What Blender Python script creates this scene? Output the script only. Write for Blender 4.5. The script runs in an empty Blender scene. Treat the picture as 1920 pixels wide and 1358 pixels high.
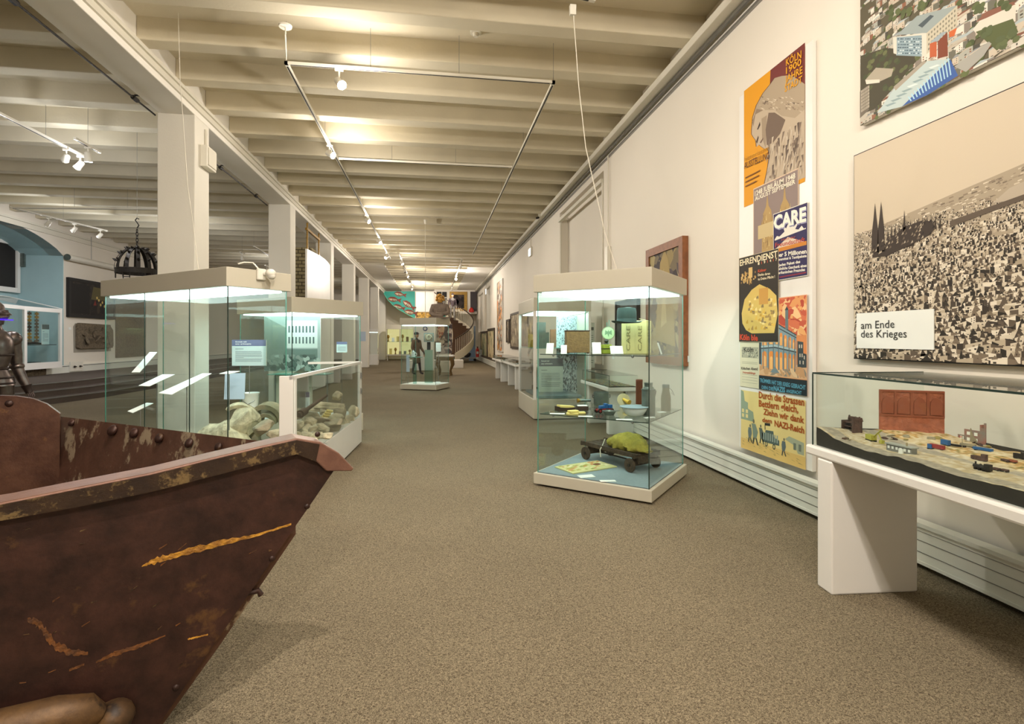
import bpy, bmesh, math, random
from mathutils import Vector, Matrix, noise
import mathutils

# ------------------------------------------------------------------ camera, world, exposure
sc = bpy.context.scene
TH = math.atan(0.148); CT, ST = math.cos(TH), math.sin(TH)
F0, HY = 1000.0, 636.0
cd = bpy.data.cameras.new('camera'); cam = bpy.data.objects.new('camera', cd)
sc.collection.objects.link(cam); sc.camera = cam
cam.location = (0, 0, 1.5); cam.rotation_euler = (math.pi/2, 0, -TH)
cd.sensor_width = 36; cd.lens = 36*F0/1920; cd.shift_y = -(679-HY)/1920; cd.clip_start = .05; cd.clip_end = 200
w = bpy.data.worlds.new('world'); sc.world = w; w.use_nodes = True
w.node_tree.nodes['Background'].inputs[0].default_value = (.9, .95, 1, 1)
w.node_tree.nodes['Background'].inputs[1].default_value = .5
sc.view_settings.view_transform = 'Standard'; sc.view_settings.look = 'None'
sc.view_settings.exposure = 0.18; sc.view_settings.gamma = 1
cy = sc.cycles
cy.max_bounces = 8; cy.diffuse_bounces = 5; cy.glossy_bounces = 3; cy.transparent_max_bounces = 32
cy.caustics_reflective = False; cy.caustics_refractive = False; cy.sample_clamp_indirect = 4
cy.use_denoising = True
POWER = .93; GLOW = .32

# ------------------------------------------------------------------ helpers
R = random.Random(7)
def room(xc, zc): return (xc*CT + zc*ST, -xc*ST + zc*CT)          # camera-plane distances to room metres
def C3(xc, zc, z): a = room(xc, zc); return Vector((a[0], a[1], z))
def ray(px, py):
    a = room((px-960)/F0, 1.0); return Vector((a[0], a[1], (HY-py)/F0))
CAM = Vector((0, 0, 1.5))
def onz(px, py, z): d = ray(px, py); return CAM + d*((z-1.5)/d.z)
def onx(px, py, X): d = ray(px, py); return CAM + d*(X/d.x)
def ony(px, py, Y): d = ray(px, py); return CAM + d*(Y/d.y)
def ond(px, py, zc): return CAM + ray(px, py)*zc
def onpl(px, py, p, n): d = ray(px, py); return CAM + d*((p-CAM).dot(n)/d.dot(n))
def srgb(h):
    if isinstance(h, str):
        h = h.lstrip('#'); v = [int(h[i:i+2], 16)/255 for i in (0, 2, 4)]
    else: v = list(h)
    return tuple((x/12.92 if x <= .04045 else ((x+.055)/1.055)**2.4) for x in v)

def mat(name, col, rough=.6, metal=0, nscale=0, namt=.0, bump=0, bscale=60, emis=None, estr=0, col2=None, spec=.5, detail=4):
    m = bpy.data.materials.new(name); m.use_nodes = True; nt = m.node_tree; b = nt.nodes['Principled BSDF']
    c = srgb(col); b.inputs['Base Color'].default_value = (*c, 1); b.inputs['Roughness'].default_value = rough
    b.inputs['Metallic'].default_value = metal; b.inputs['Specular IOR Level'].default_value = spec
    if nscale or bump: tc = nt.nodes.new('ShaderNodeTexCoord')
    if nscale:
        n = nt.nodes.new('ShaderNodeTexNoise'); n.inputs['Scale'].default_value = nscale; n.inputs['Detail'].default_value = detail
        nt.links.new(tc.outputs['Object'], n.inputs['Vector'])
        r = nt.nodes.new('ShaderNodeValToRGB'); r.color_ramp.elements[0].position = .35; r.color_ramp.elements[1].position = .65
        c2 = srgb(col2) if col2 else tuple(x*(1-namt) for x in c)
        r.color_ramp.elements[0].color = (*c2, 1); r.color_ramp.elements[1].color = (*c, 1)
        nt.links.new(n.outputs['Fac'], r.inputs[0]); nt.links.new(r.outputs[0], b.inputs['Base Color'])
    if bump:
        n2 = nt.nodes.new('ShaderNodeTexNoise'); n2.inputs['Scale'].default_value = bscale; n2.inputs['Detail'].default_value = 5
        nt.links.new(tc.outputs['Object'], n2.inputs['Vector'])
        bp = nt.nodes.new('ShaderNodeBump'); bp.inputs['Strength'].default_value = bump; bp.inputs['Distance'].default_value = .02
        nt.links.new(n2.outputs['Fac'], bp.inputs['Height']); nt.links.new(bp.outputs[0], b.inputs['Normal'])
    if emis:
        b.inputs['Emission Color'].default_value = (*srgb(emis), 1); b.inputs['Emission Strength'].default_value = estr
    return m

M = {}
M['wall'] = mat('wall_paint', '#e6dfd3', .8, nscale=.7, namt=.03)
M['pillar'] = mat('pillar_paint', '#e8e4da', .75, nscale=1.2, namt=.04, bump=.05, bscale=40)
M['ceil'] = mat('ceiling_paint', '#d8cfb8', .85, nscale=1.5, namt=.08, bump=.08, bscale=30)
M['beam'] = mat('beam_paint', '#f2eee6', .8, nscale=1.5, namt=.05)
M['trim'] = mat('trim_paint', '#d9d4c6', .6)
M['white'] = mat('white_lacquer', '#e9e6e1', .35, nscale=3, namt=.02)
M['case'] = mat('case_lacquer', '#c3bdac', .45, nscale=2, namt=.03)
M['plastic'] = mat('white_plastic', '#e4e0d4', .4)
M['blue'] = mat('niche_blue_paint', '#a9c6cb', .8, nscale=2, namt=.05)
M['dark'] = mat('dark_void', '#1b1715', .7)
M['darkmetal'] = mat('black_iron', '#2a2622', .5, metal=.6, bump=.2)
M['steel'] = mat('brushed_steel', '#9a9a98', .35, metal=.8)
M['brass'] = mat('gilt_wood', '#a8812c', .4, metal=.3, nscale=20, namt=.4)
M['wood'] = mat('brown_wood', '#8a5430', .5, nscale=14, namt=.3)
M['darkwood'] = mat('dark_wood', '#3d2a1a', .5, nscale=14, namt=.4)
M['oldwood'] = mat('weathered_wood', '#4a3a2a', .8, nscale=25, namt=.5, bump=.4)
M['felt'] = mat('grey_blue_felt', '#84959c', .95, nscale=40, namt=.08)
M['card'] = mat('label_card', '#eef2ee', .6)
M['foam'] = mat('black_foam', '#2b2823', .9, nscale=30, namt=.3)
M['glassedge'] = mat('glass_edge_green', '#4f8f80', .2, spec=.8)
M['glassdark'] = mat('glass_joint_dark', '#1f332c', .3)
M['armour'] = mat('armour_steel', '#8a7c78', .28, metal=.9, nscale=8, namt=.5)
M['stone'] = mat('sandstone', '#d0c5a6', .9, nscale=14, namt=.45, bump=.6, bscale=25)
M['stone2'] = mat('grey_stone', '#a49a80', .9, nscale=9, namt=.35, bump=.6, bscale=25)
M['relief'] = mat('brown_stone', '#7a6c58', .85, nscale=18, namt=.5, bump=.8, bscale=30)
M['hat'] = mat('green_felt', '#31443f', .95, nscale=30, namt=.1)
M['hatband'] = mat('hat_ribbon', '#3c5553', .6)
M['leather'] = mat('brown_leather', '#7d6238', .75, nscale=30, namt=.35, bump=.3)
M['enamel'] = mat('white_enamel', '#e8ecec', .15)
M['tin'] = mat('grey_tin', '#6f7a74', .4, metal=.5, nscale=12, namt=.3)
M['copper'] = mat('reddish_copper', '#7b3f2a', .45, metal=.3)
M['sack'] = mat('yellow_sackcloth', '#a0943c', .95, nscale=18, namt=.3, bump=1, bscale=14)
M['toyblue'] = mat('blue_paint', '#1d5a94', .4)
M['toyred'] = mat('red_paint', '#8e2b2b', .5)
M['soap'] = mat('yellow_soap', '#dccb7a', .6)
M['red'] = mat('red_lacquer', '#c8281e', .35)
M['stairwhite'] = mat('stair_paint', '#dcd2bc', .6)
M['stairtread'] = mat('stair_carpet', '#5e4534', .9)
M['teal'] = mat('teal_paint', '#2a9a8c', .6)
M['skin'] = mat('skin', '#c79a7c', .6)
M['coatbrown'] = mat('brown_coat', '#7c6450', .9, nscale=30, namt=.2)
M['coatdark'] = mat('dark_coat', '#3a2f33', .9)
M['jeans'] = mat('grey_trousers', '#77736e', .9)
M['sculpt'] = mat('grey_sculpture', '#8c7c70', .8, nscale=14, namt=.25, bump=.4)
M['goldhead'] = mat('golden_curls', '#e0a850', .45, metal=.3, nscale=30, namt=.4, bump=1, bscale=28)
M['brick_pale'] = mat('pale_brick', '#a89c78', .9)
M['radiator'] = mat('radiator_enamel', '#dedfd6', .4)
M['screenblue'] = mat('blue_white_board', '#b9cbe0', .5)

def emat(name, col, s):
    m = bpy.data.materials.new(name); m.use_nodes = True; nt = m.node_tree; nt.nodes.clear()
    e = nt.nodes.new('ShaderNodeEmission'); o = nt.nodes.new('ShaderNodeOutputMaterial')
    e.inputs[0].default_value = (*srgb(col), 1); e.inputs[1].default_value = s; nt.links.new(e.outputs[0], o.inputs[0]); return m
M['diffuser'] = emat('lit_diffuser', '#e0f8f3', 8.0)
M['bulb'] = emat('lit_bulb', '#fff1d0', 60)
M['bulbcool'] = emat('lit_bulb_cool', '#f4f8ff', 30)
M['exitlit'] = emat('lit_exit_sign', '#f4fff8', 1.6)
M['warmlit'] = emat('lit_cabinet_panel', '#f5e6a0', .7)
M['blueled'] = emat('blue_led', '#4a20ff', 2)

def glassmat(name, tint, refl=1.0):
    m = bpy.data.materials.new(name); m.use_nodes = True; nt = m.node_tree; nt.nodes.clear()
    t = nt.nodes.new('ShaderNodeBsdfTransparent'); g = nt.nodes.new('ShaderNodeBsdfGlossy'); mx = nt.nodes.new('ShaderNodeMixShader')
    lw = nt.nodes.new('ShaderNodeLayerWeight'); lw.inputs[0].default_value = .5; o = nt.nodes.new('ShaderNodeOutputMaterial')
    pw = nt.nodes.new('ShaderNodeMath'); pw.operation = 'POWER'; pw.inputs[1].default_value = 4.5; nt.links.new(lw.outputs['Facing'], pw.inputs[0])
    f = nt.nodes.new('ShaderNodeMath'); f.operation = 'MULTIPLY_ADD'; f.inputs[1].default_value = .8; f.inputs[2].default_value = .02; nt.links.new(pw.outputs[0], f.inputs[0])
    t.inputs[0].default_value = (*tint, 1); g.inputs['Roughness'].default_value = .01
    ml = nt.nodes.new('ShaderNodeMath'); ml.operation = 'MULTIPLY'; ml.inputs[1].default_value = refl
    nt.links.new(f.outputs[0], ml.inputs[0]); nt.links.new(ml.outputs[0], mx.inputs[0]); nt.links.new(t.outputs[0], mx.inputs[1]); nt.links.new(g.outputs[0], mx.inputs[2]); nt.links.new(mx.outputs[0], o.inputs[0])
    return m
M['glass'] = glassmat('case_glass', (.95, .982, .972))
M['glassclear'] = glassmat('clear_glass', (.96, .985, .975))
M['tealglass'] = glassmat('teal_acrylic', (.70, .86, .82))
M['greenglass'] = glassmat('green_bottle_glass', (.72, .72, .15))

# carpet: fine speckle of two browns
def carpet():
    m = mat('carpet', '#8c7f6c', .95); nt = m.node_tree; b = nt.nodes['Principled BSDF']; b.inputs['Specular IOR Level'].default_value = .15
    tc = nt.nodes.new('ShaderNodeTexCoord')
    n = nt.nodes.new('ShaderNodeTexNoise'); n.inputs['Scale'].default_value = 130; n.inputs['Detail'].default_value = 3; n.inputs['Distortion'].default_value = 1.5
    r = nt.nodes.new('ShaderNodeValToRGB'); e = r.color_ramp.elements
    e[0].position = .38; e[0].color = (*srgb('#554b3c'), 1); e[1].position = .64; e[1].color = (*srgb('#a0937b'), 1)
    n3 = nt.nodes.new('ShaderNodeTexNoise'); n3.inputs['Scale'].default_value = 1.1
    mx = nt.nodes.new('ShaderNodeMix'); mx.data_type = 'RGBA'; mx.blend_type = 'MULTIPLY'; mx.inputs[0].default_value = .25
    for q in (n, n3): nt.links.new(tc.outputs['Object'], q.inputs['Vector'])
    nt.links.new(n.outputs['Fac'], r.inputs[0]); nt.links.new(r.outputs[0], mx.inputs[6]); nt.links.new(n3.outputs['Fac'], mx.inputs[7])
    nt.links.new(mx.outputs[2], b.inputs['Base Color'])
    bp = nt.nodes.new('ShaderNodeBump'); bp.inputs['Strength'].default_value = .5; bp.inputs['Distance'].default_value = .01
    nt.links.new(n.outputs['Fac'], bp.inputs['Height']); nt.links.new(bp.outputs[0], b.inputs['Normal'])
    return m
M['carpet'] = carpet()
def rust(name, base, dark, patch, pscale, plo, phi, stretch=(1, 1, 1), rough=.45):
    m = mat(name, base, rough); nt = m.node_tree; b = nt.nodes['Principled BSDF']; b.inputs['Metallic'].default_value = .25
    tc = nt.nodes.new('ShaderNodeTexCoord'); mp = nt.nodes.new('ShaderNodeMapping'); mp.inputs['Scale'].default_value = stretch
    nt.links.new(tc.outputs['Object'], mp.inputs[0])
    a = nt.nodes.new('ShaderNodeTexNoise'); a.inputs['Scale'].default_value = 7; a.inputs['Detail'].default_value = 8; a.inputs['Roughness'].default_value = .7
    nt.links.new(tc.outputs['Object'], a.inputs['Vector'])
    r = nt.nodes.new('ShaderNodeValToRGB'); e = r.color_ramp.elements; e[0].position = .38; e[0].color = (*srgb(dark), 1); e[1].position = .66; e[1].color = (*srgb(base), 1)
    nt.links.new(a.outputs['Fac'], r.inputs[0])
    p = nt.nodes.new('ShaderNodeTexNoise'); p.inputs['Scale'].default_value = pscale; p.inputs['Detail'].default_value = 10; p.inputs['Roughness'].default_value = .68
    nt.links.new(mp.outputs[0], p.inputs['Vector'])
    r2 = nt.nodes.new('ShaderNodeValToRGB'); e = r2.color_ramp.elements; e[0].position = plo; e[0].color = (0, 0, 0, 1); e[1].position = phi; e[1].color = (1, 1, 1, 1)
    nt.links.new(p.outputs['Fac'], r2.inputs[0])
    mx = nt.nodes.new('ShaderNodeMix'); mx.data_type = 'RGBA'; nt.links.new(r2.outputs[0], mx.inputs[0]); nt.links.new(r.outputs[0], mx.inputs[6]); mx.inputs[7].default_value = (*srgb(patch), 1)
    nt.links.new(mx.outputs[2], b.inputs['Base Color'])
    bp = nt.nodes.new('ShaderNodeBump'); bp.inputs['Strength'].default_value = .5; bp.inputs['Distance'].default_value = .01
    nt.links.new(p.outputs['Fac'], bp.inputs['Height']); nt.links.new(bp.outputs[0], b.inputs['Normal'])
    return m
M['rust'] = rust('rusty_steel', '#472c24', '#291813', '#5f4226', 5, .60, .68)
M['rust2'] = rust('rusty_plate_light', '#5f4030', '#45291d', '#7a5634', 6, .58, .66)
M['rustin'] = rust('rust_inside', '#6b4a3c', '#553a2e', '#a3927a', 5.5, .555, .60, (1.2, 1.2, .8), .5)
M['rustrim'] = rust('rusty_rim', '#866252', '#6e4e42', '#94795a', 6, .62, .7, rough=.38)
M['rustband'] = rust('pitted_rim', '#3f2c1c', '#2a1c14', '#75603e', 16, .53, .60)
M['rustpin'] = rust('worn_pin', '#735636', '#4a3624', '#2e221a', 9, .52, .60)

def printmat():
    m = bpy.data.materials.new('printed_paper'); m.use_nodes = True; nt = m.node_tree; b = nt.nodes['Principled BSDF']
    b.inputs['Roughness'].default_value = .6; b.inputs['Specular IOR Level'].default_value = .3
    a = nt.nodes.new('ShaderNodeVertexColor'); a.layer_name = 'Col'; nt.links.new(a.outputs[0], b.inputs['Base Color']); return m
M['print'] = printmat()

class MB:
    def __init__(s): s.v = []; s.f = []; s.c = []; s.sm = False
    def add(s, vs, fs):
        o = len(s.v); s.v += [tuple(v) for v in vs]; s.f += [tuple(i+o for i in f) for f in fs]; return s
    def box(s, x0, x1, y0, y1, z0, z1, m=None):
        vs = [Vector((x, y, z)) for z in (z0, z1) for (x, y) in ((x0, y0), (x1, y0), (x1, y1), (x0, y1))]
        if m is not None: vs = [m @ v for v in vs]
        return s.add(vs, [(3, 2, 1, 0), (4, 5, 6, 7), (0, 1, 5, 4), (1, 2, 6, 5), (2, 3, 7, 6), (3, 0, 4, 7)])
    def loft(s, rings, cap=True, closed=False):
        n = len(rings[0]); o = len(s.v)
        for r in rings: s.v += [tuple(p) for p in r]
        k = len(rings)
        for i in range(k-1 if not closed else k):
            for j in range(n):
                a = o+i*n+j; b = o+i*n+(j+1) % n; i2 = (i+1) % k; c = o+i2*n+(j+1) % n; d = o+i2*n+j
                s.f.append((a, b, c, d))
        if cap and not closed:
            s.f.append(tuple(o+j for j in reversed(range(n)))); s.f.append(tuple(o+(k-1)*n+j for j in range(n)))
        return s
    def tube(s, pts, r, n=8, cap=True, sq=1.0):
        pts = [Vector(p) for p in pts]; rs = r if isinstance(r, (list, tuple)) else [r]*len(pts); rings = []
        up = None
        for i, p in enumerate(pts):
            t = (pts[min(i+1, len(pts)-1)]-pts[max(i-1, 0)]); t = t.normalized() if t.length else Vector((0, 0, 1))
            if up is None:
                a = Vector((0, 0, 1)) if abs(t.z) < .9 else Vector((1, 0, 0)); u = t.cross(a).normalized()
            else: u = (up - t*up.dot(t)).normalized()
            up = u; v = t.cross(u)
            rings.append([p + (u*math.cos(2*math.pi*k/n) + v*sq*math.sin(2*math.pi*k/n))*rs[i] for k in range(n)])
        s.loft(rings, cap); s.sm = True; return s
    def lathe(s, prof, n=24, c=(0, 0, 0), sx=1, sy=1):
        rings = [[(c[0]+r*sx*math.cos(2*math.pi*k/n), c[1]+r*sy*math.sin(2*math.pi*k/n), c[2]+z) for k in range(n)] for r, z in prof]
        s.loft(rings, True); s.sm = True; return s
    def prism(s, poly, d):            # poly: list of 3D points, extruded by vector d
        n = len(poly); d = Vector(d); a = [Vector(p) for p in poly]; b = [p+d for p in a]
        return s.add(a+b, [tuple(reversed(range(n))), tuple(range(n, 2*n))] + [(i, (i+1) % n, n+(i+1) % n, n+i) for i in range(n)])
    def sphere(s, c, r, sx=1, sy=1, sz=1, n=14, m=9):
        prof = [(max(r*math.sin(math.pi*i/m), .0005), -r*math.cos(math.pi*i/m)*sz) for i in range(m+1)]
        return s.lathe(prof, n, c, sx, sy)
    def rock(s, c, r, seed, sx=1, sy=1, sz=1, rough=.3):
        bm = bmesh.new(); bmesh.ops.create_icosphere(bm, subdivisions=2, radius=1)
        qq = random.Random(seed*7+1); bm.free(); bm = bmesh.new()
        for _ in range(22):
            p = Vector((qq.gauss(0, 1), qq.gauss(0, 1), qq.gauss(0, 1))).normalized(); bm.verts.new(p*(1+rough*qq.uniform(-.6, .6)))
        bmesh.ops.convex_hull(bm, input=bm.verts); bmesh.ops.delete(bm, geom=[v for v in bm.verts if not v.link_faces], context='VERTS')
        bmesh.ops.bevel(bm, geom=list(bm.edges), offset=.07, segments=1, affect='EDGES'); bm.verts.index_update(); bm.verts.ensure_lookup_table()
        off = Vector((seed*3.7, seed*1.3, seed*2.1)); rot = Matrix.Rotation(seed*1.7, 3, 'Z') @ Matrix.Rotation(math.sin(seed)*.5, 3, 'X')
        vs = []
        for v in bm.verts:
            p = v.co.copy(); m_ = max(abs(p.x), abs(p.y), abs(p.z)); q = p/m_*.8*.35 + p*.65
            q = rot @ Vector((q.x*sx, q.y*sy, q.z*sz)); vs.append(Vector(c)+q*r)
        fs = [tuple(x.index for x in f.verts) for f in bm.faces]; bm.free(); return s.add(vs, fs)

def mesh_of(name, mb, m, inv=None, bevel=0):
    me = bpy.data.meshes.new(name); vs = mb.v
    if inv is not None: vs = [tuple(inv @ Vector(v)) for v in vs]
    me.from_pydata(vs, [], mb.f); me.validate()
    me.materials.append(M[m] if isinstance(m, str) else m)
    if mb.sm:
        me.polygons.foreach_set('use_smooth', [True]*len(me.polygons))
    bm = bmesh.new(); bm.from_mesh(me)
    bmesh.ops.recalc_face_normals(bm, faces=bm.faces); bm.to_mesh(me); bm.free()
    return me
def finish(o, mb, bevel):
    if bevel:
        b = o.modifiers.new('bevel', 'BEVEL'); b.width = bevel; b.segments = 2; b.limit_method = 'ANGLE'; b.angle_limit = .6
    if mb.sm:
        try: o.data.set_sharp_from_angle(angle=.9)
        except Exception: pass
def thing(name, label, cat, loc=(0, 0, 0), rz=0, group=None, kind=None):
    o = bpy.data.objects.new(name, None); sc.collection.objects.link(o); o.empty_display_size = .1
    o.location = loc; o.rotation_euler = (0, 0, rz); tag(o, label, cat, group, kind)
    o['_m'] = 0; del o['_m']
    return o
def tag(o, label, cat, group=None, kind=None):
    if label: o['label'] = label
    if cat: o['category'] = cat
    if group: o['group'] = group
    if kind: o['kind'] = kind
    return o
def lmat(o): return Matrix.Translation(o.location) @ Matrix.Rotation(o.rotation_euler.z, 4, 'Z')
def wmat(o):
    m = lmat(o); p = o.parent
    while p is not None: m = lmat(p) @ m; p = p.parent
    return m
def part(name, mb, m, parent, world=False, bevel=0, label=None, kind=None):
    inv = wmat(parent).inverted() if world else None
    o = bpy.data.objects.new(name, mesh_of(name, mb, m, inv)); sc.collection.objects.link(o); o.parent = parent
    finish(o, mb, bevel)
    if label: o['label'] = label
    if kind: o['kind'] = kind
    return o
def solo(name, mb, m, label, cat, group=None, kind=None, bevel=0, m0=None):
    """one mesh thing given in world (or m0-local) coordinates; origin goes to the middle of its base"""
    vs = [Vector(v) for v in mb.v]
    if m0 is not None: vs = [m0 @ v for v in vs]
    mn = [min(v[i] for v in vs) for i in range(3)]; mx_ = [max(v[i] for v in vs) for i in range(3)]
    c = Vector(((mn[0]+mx_[0])/2, (mn[1]+mx_[1])/2, mn[2])); mb.v = [tuple(v-c) for v in vs]
    o = bpy.data.objects.new(name, mesh_of(name, mb, m)); o.location = c; sc.collection.objects.link(o)
    finish(o, mb, bevel); return tag(o, label, cat, group, kind)
def struct(name, mb, m, label=None, parent=None, bevel=0):
    o = bpy.data.objects.new(name, mesh_of(name, mb, m)); sc.collection.objects.link(o)
    finish(o, mb, bevel)
    if parent: o.parent = parent
    else: o['kind'] = 'structure'
    if label: o['label'] = label
    return o
def copy_tree(o, parent=None):
    c = o.copy(); sc.collection.objects.link(c); c.parent = parent
    for ch in list(o.children): copy_tree(ch, c)
    return c

# ------------------------------------------------------------------ flat prints (polygons with their own printed colour)
_tc = {}
def text_mesh(s, bold):
    k = (s, bold)
    if k in _tc: return _tc[k]
    cu = bpy.data.curves.new('t', 'FONT'); cu.body = s; cu.size = 1; cu.offset = bold; cu.resolution_u = 2
    o = bpy.data.objects.new('t', cu); sc.collection.objects.link(o); bpy.context.view_layer.update()
    me = o.evaluated_get(bpy.context.evaluated_depsgraph_get()).to_mesh()
    vs = [(v.co.x, v.co.y) for v in me.vertices]; fs = [tuple(p.vertices) for p in me.polygons]
    bpy.data.objects.remove(o); bpy.data.curves.remove(cu)
    xs = [v[0] for v in vs] or [0, 1]; _tc[k] = (vs, fs, min(xs), max(xs)); return _tc[k]
class Print:
    """flat picture in local (x right, z up), facing -y; y = -layer*step"""
    def __init__(s, y=0, step=.0005): s.v = []; s.f = []; s.c = []; s.y = y; s.step = step
    def poly(s, pts, col, layer=0):
        o = len(s.v); y = s.y-layer*s.step; s.v += [(p[0], y, p[1]) for p in pts]; s.f.append(tuple(range(o, o+len(pts)))); s.c.append(srgb(col)); return s
    def rect(s, x0, x1, z0, z1, col, layer=0): return s.poly([(x0, z0), (x1, z0), (x1, z1), (x0, z1)], col, layer)
    def disc(s, x, z, rx, rz, col, layer=0, n=20, a0=0, a1=360):
        return s.poly([(x+rx*math.cos(math.radians(a0+(a1-a0)*i/n)), z+rz*math.sin(math.radians(a0+(a1-a0)*i/n))) for i in range(n+1 if a1-a0 < 360 else n)], col, layer)
    def text(s, t, x, z, w, h, col, layer=2, bold=.01, skew=0):
        """left baseline x,z; width w (None = natural); cap height h"""
        vs, fs, x0, x1 = text_mesh(t, bold); k = h/.7; kx = (w/(x1-x0)) if w else k; o = len(s.v); y = s.y-layer*s.step
        s.v += [(x+(a-x0)*kx, y, z+b*k+(a-x0)*kx*skew) for a, b in vs]; s.f += [tuple(i+o for i in f) for f in fs]; s.c += [srgb(col)]*len(fs); return s
    def daub(s, x0, x1, z0, z1, pal, n, size, layer=1, seed=1, ar=1.5, clip=None):
        q = random.Random(seed)
        for i in range(n):
            x = q.uniform(x0, x1); z = q.uniform(z0, z1); a = q.uniform(0, 6.28); r = size*q.uniform(.4, 1)
            pts = []
            for k in range(6):
                t = k/6*6.28; rr = r*q.uniform(.6, 1.2); dx, dz = rr*ar*math.cos(t), rr*math.sin(t)
                X = x+dx*math.cos(a)-dz*math.sin(a); Z = z+dx*math.sin(a)+dz*math.cos(a)
                pts.append((min(max(X, x0), x1), min(max(Z, z0), z1)))
            if clip and not clip(x, z): continue
            s.poly(pts, q.choice(pal), layer+i*.6/n)
        return s
    def lines(s, x0, x1, z0, z1, n, col, layer=2, seed=3, h=None):
        q = random.Random(seed); dz = (z1-z0)/n
        for i in range(n):
            z = z1-dz*(i+1); e = x1 if i % 6 != 5 else x0+(x1-x0)*q.uniform(.3, .8)
            s.rect(x0, x0+(e-x0)*q.uniform(.93, 1), z+dz*.25, z+dz*.55, col, layer)
        return s
    def build(s, name, parent, label=None):
        me = bpy.data.meshes.new(name); me.from_pydata(s.v, [], s.f)
        ca = me.color_attributes.new('Col', 'FLOAT_COLOR', 'CORNER'); arr = []
        for p, c in zip(me.polygons, s.c): arr += [c[0], c[1], c[2], 1]*p.loop_total
        ca.data.foreach_set('color', arr); me.materials.append(M['print'])
        o = bpy.data.objects.new(name, me); sc.collection.objects.link(o)
        if parent: o.parent = parent
        if label: o['label'] = label
        return o
# ------------------------------------------------------------------ the building
XW, XL, YB, YF = 3.25, -11.7, -5.0, 41.0       # right wall, left wall, wall behind the camera, far wall
BX0, BX1 = -3.9, -3.4                          # arcade line
b = MB().box(-14, 4, YB-.3, YF+.3, -.2, 0); struct('floor', b, 'carpet', 'grey-brown speckled carpet floor')
ce = MB().box(-13.6, 4, YB-.3, YF+.3, 5.38, 5.6); ceiling = struct('ceiling', ce, 'ceil', 'cream painted joisted ceiling')
k = -11
j0 = None
while 6.0+.98*k < 40:
    y = 6.0+.98*k
    if y > YB:
        for (xa, xb) in ((BX1-.12, XW), (XL, BX0+.1)):
            if xa > -5 and y > 26.5: xa_, xb_ = -2.35, 1.75
            else: xa_, xb_ = xa, xb
            key = (xa_, xb_)
            if j0 is None: j0 = {}
            if key not in j0:
                o = struct('joist', MB().box(xa_, xb_, 0, .23, 5.1, 5.4), 'ceil', parent=ceiling, bevel=.012); j0[key] = o
            else:
                o = j0[key].copy(); sc.collection.objects.link(o)
            o.location.y = y
    k += 1
struct('soffit', MB().box(BX1-.1, -2.35, 26.7, YF, 5.1, 5.4).box(1.75, XW, 26.7, YF, 5.1, 5.4), 'beam', parent=ceiling)
struct('beam', MB().box(BX0+.02, BX1, YB, YF, 4.74, 5.0).box(BX0+.02, BX1-.12, YB, YF, 5.0, 5.4), 'beam', 'grey-white arcade beam resting on the pillars', bevel=.01)
struct('trim_1', MB().box(BX1, BX1+.03, YB, YF, 4.82, 4.90).box(BX1-.02, BX1+.06, YB, YF, 4.90, 4.95), 'trim', 'moulding along the arcade beam')
for i in (-2, 0, 1, 2, 3, 4, 5, 6):
    y = 8.28+5.2*i
    struct('pillar', MB().box(BX0, BX1, y, y+.5, 0, 4.74), 'pillar', 'square white pillar of the arcade', bevel=.012)
# right wall with a shallow window recess
b = MB()
ny0, ny1, nz0, nz1 = 9.9, 13.5, 1.0, 4.75
b.box(XW, XW+.5, YB, ny0, 0, 5.4).box(XW, XW+.5, ny1, 30.5, 0, 5.4).box(XW, XW+.5, ny0, ny1, nz1, 5.4).box(XW, XW+.5, ny0, ny1, 0, nz0)
b.box(XW+.22, XW+.5, ny0, ny1, nz0, nz1)
b.box(XW, XW+.5, 34, 35, 0, 5.4).box(XW, XW+.5, 38.5, YF, 0, 5.4)
for (a, c) in ((30.5, 34), (35, 38.5)):
    b.box(XW, XW+.5, a, c, 4.6, 5.4).box(XW, XW+.5, a, c, 0, 2.0).box(XW+.3, XW+.5, a, c, 2.0, 4.6)
struct('wall_right', b, 'wall', 'long white side wall')
struct('trim_2', MB().box(XW-.05, XW+.04, ny0+.03, ny1-.03, 4.52, 4.60).box(XW-.02, XW+.03, ny0+.02, ny0+.07, 1.0, 4.6).box(XW-.0, XW+.03, ny1-.07, ny1-.02, 1, 4.6), 'trim', 'white blind rail and edge strips of the recess')
struct('trim_3', MB().box(3.05, XW, YB, YF, 5.0, 5.1), 'trim', 'cornice boxing along the right wall', bevel=.008)
struct('trim_4', MB().box(3.17, 3.2, YB, YF, 4.955, 4.99).box(3.22, 3.25, YB, YF, 4.88, 4.91), 'steel', 'dark cable rail under the cornice')
# baseboard radiator, right wall
rb = MB().box(3.13, 3.2, YB, 40.9, .04, .30).box(3.11, 3.2, YB, 40.9, .285, .31).box(3.125, 3.13, YB, 40.9, .04, .06)
o = struct('baseboard_right', rb, 'radiator', 'low white baseboard radiator along the right wall')
struct('groove', MB().box(3.127, 3.131, YB, 40.9, .115, .119).box(3.127, 3.131, YB, 40.9, .19, .194).box(3.127, 3.131, YB, 40.9, .25, .253), 'steel', parent=o)
struct('slot', MB().box(3.2, 3.235, YB, 40.9, .26, .295), 'dark', parent=o)
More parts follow.
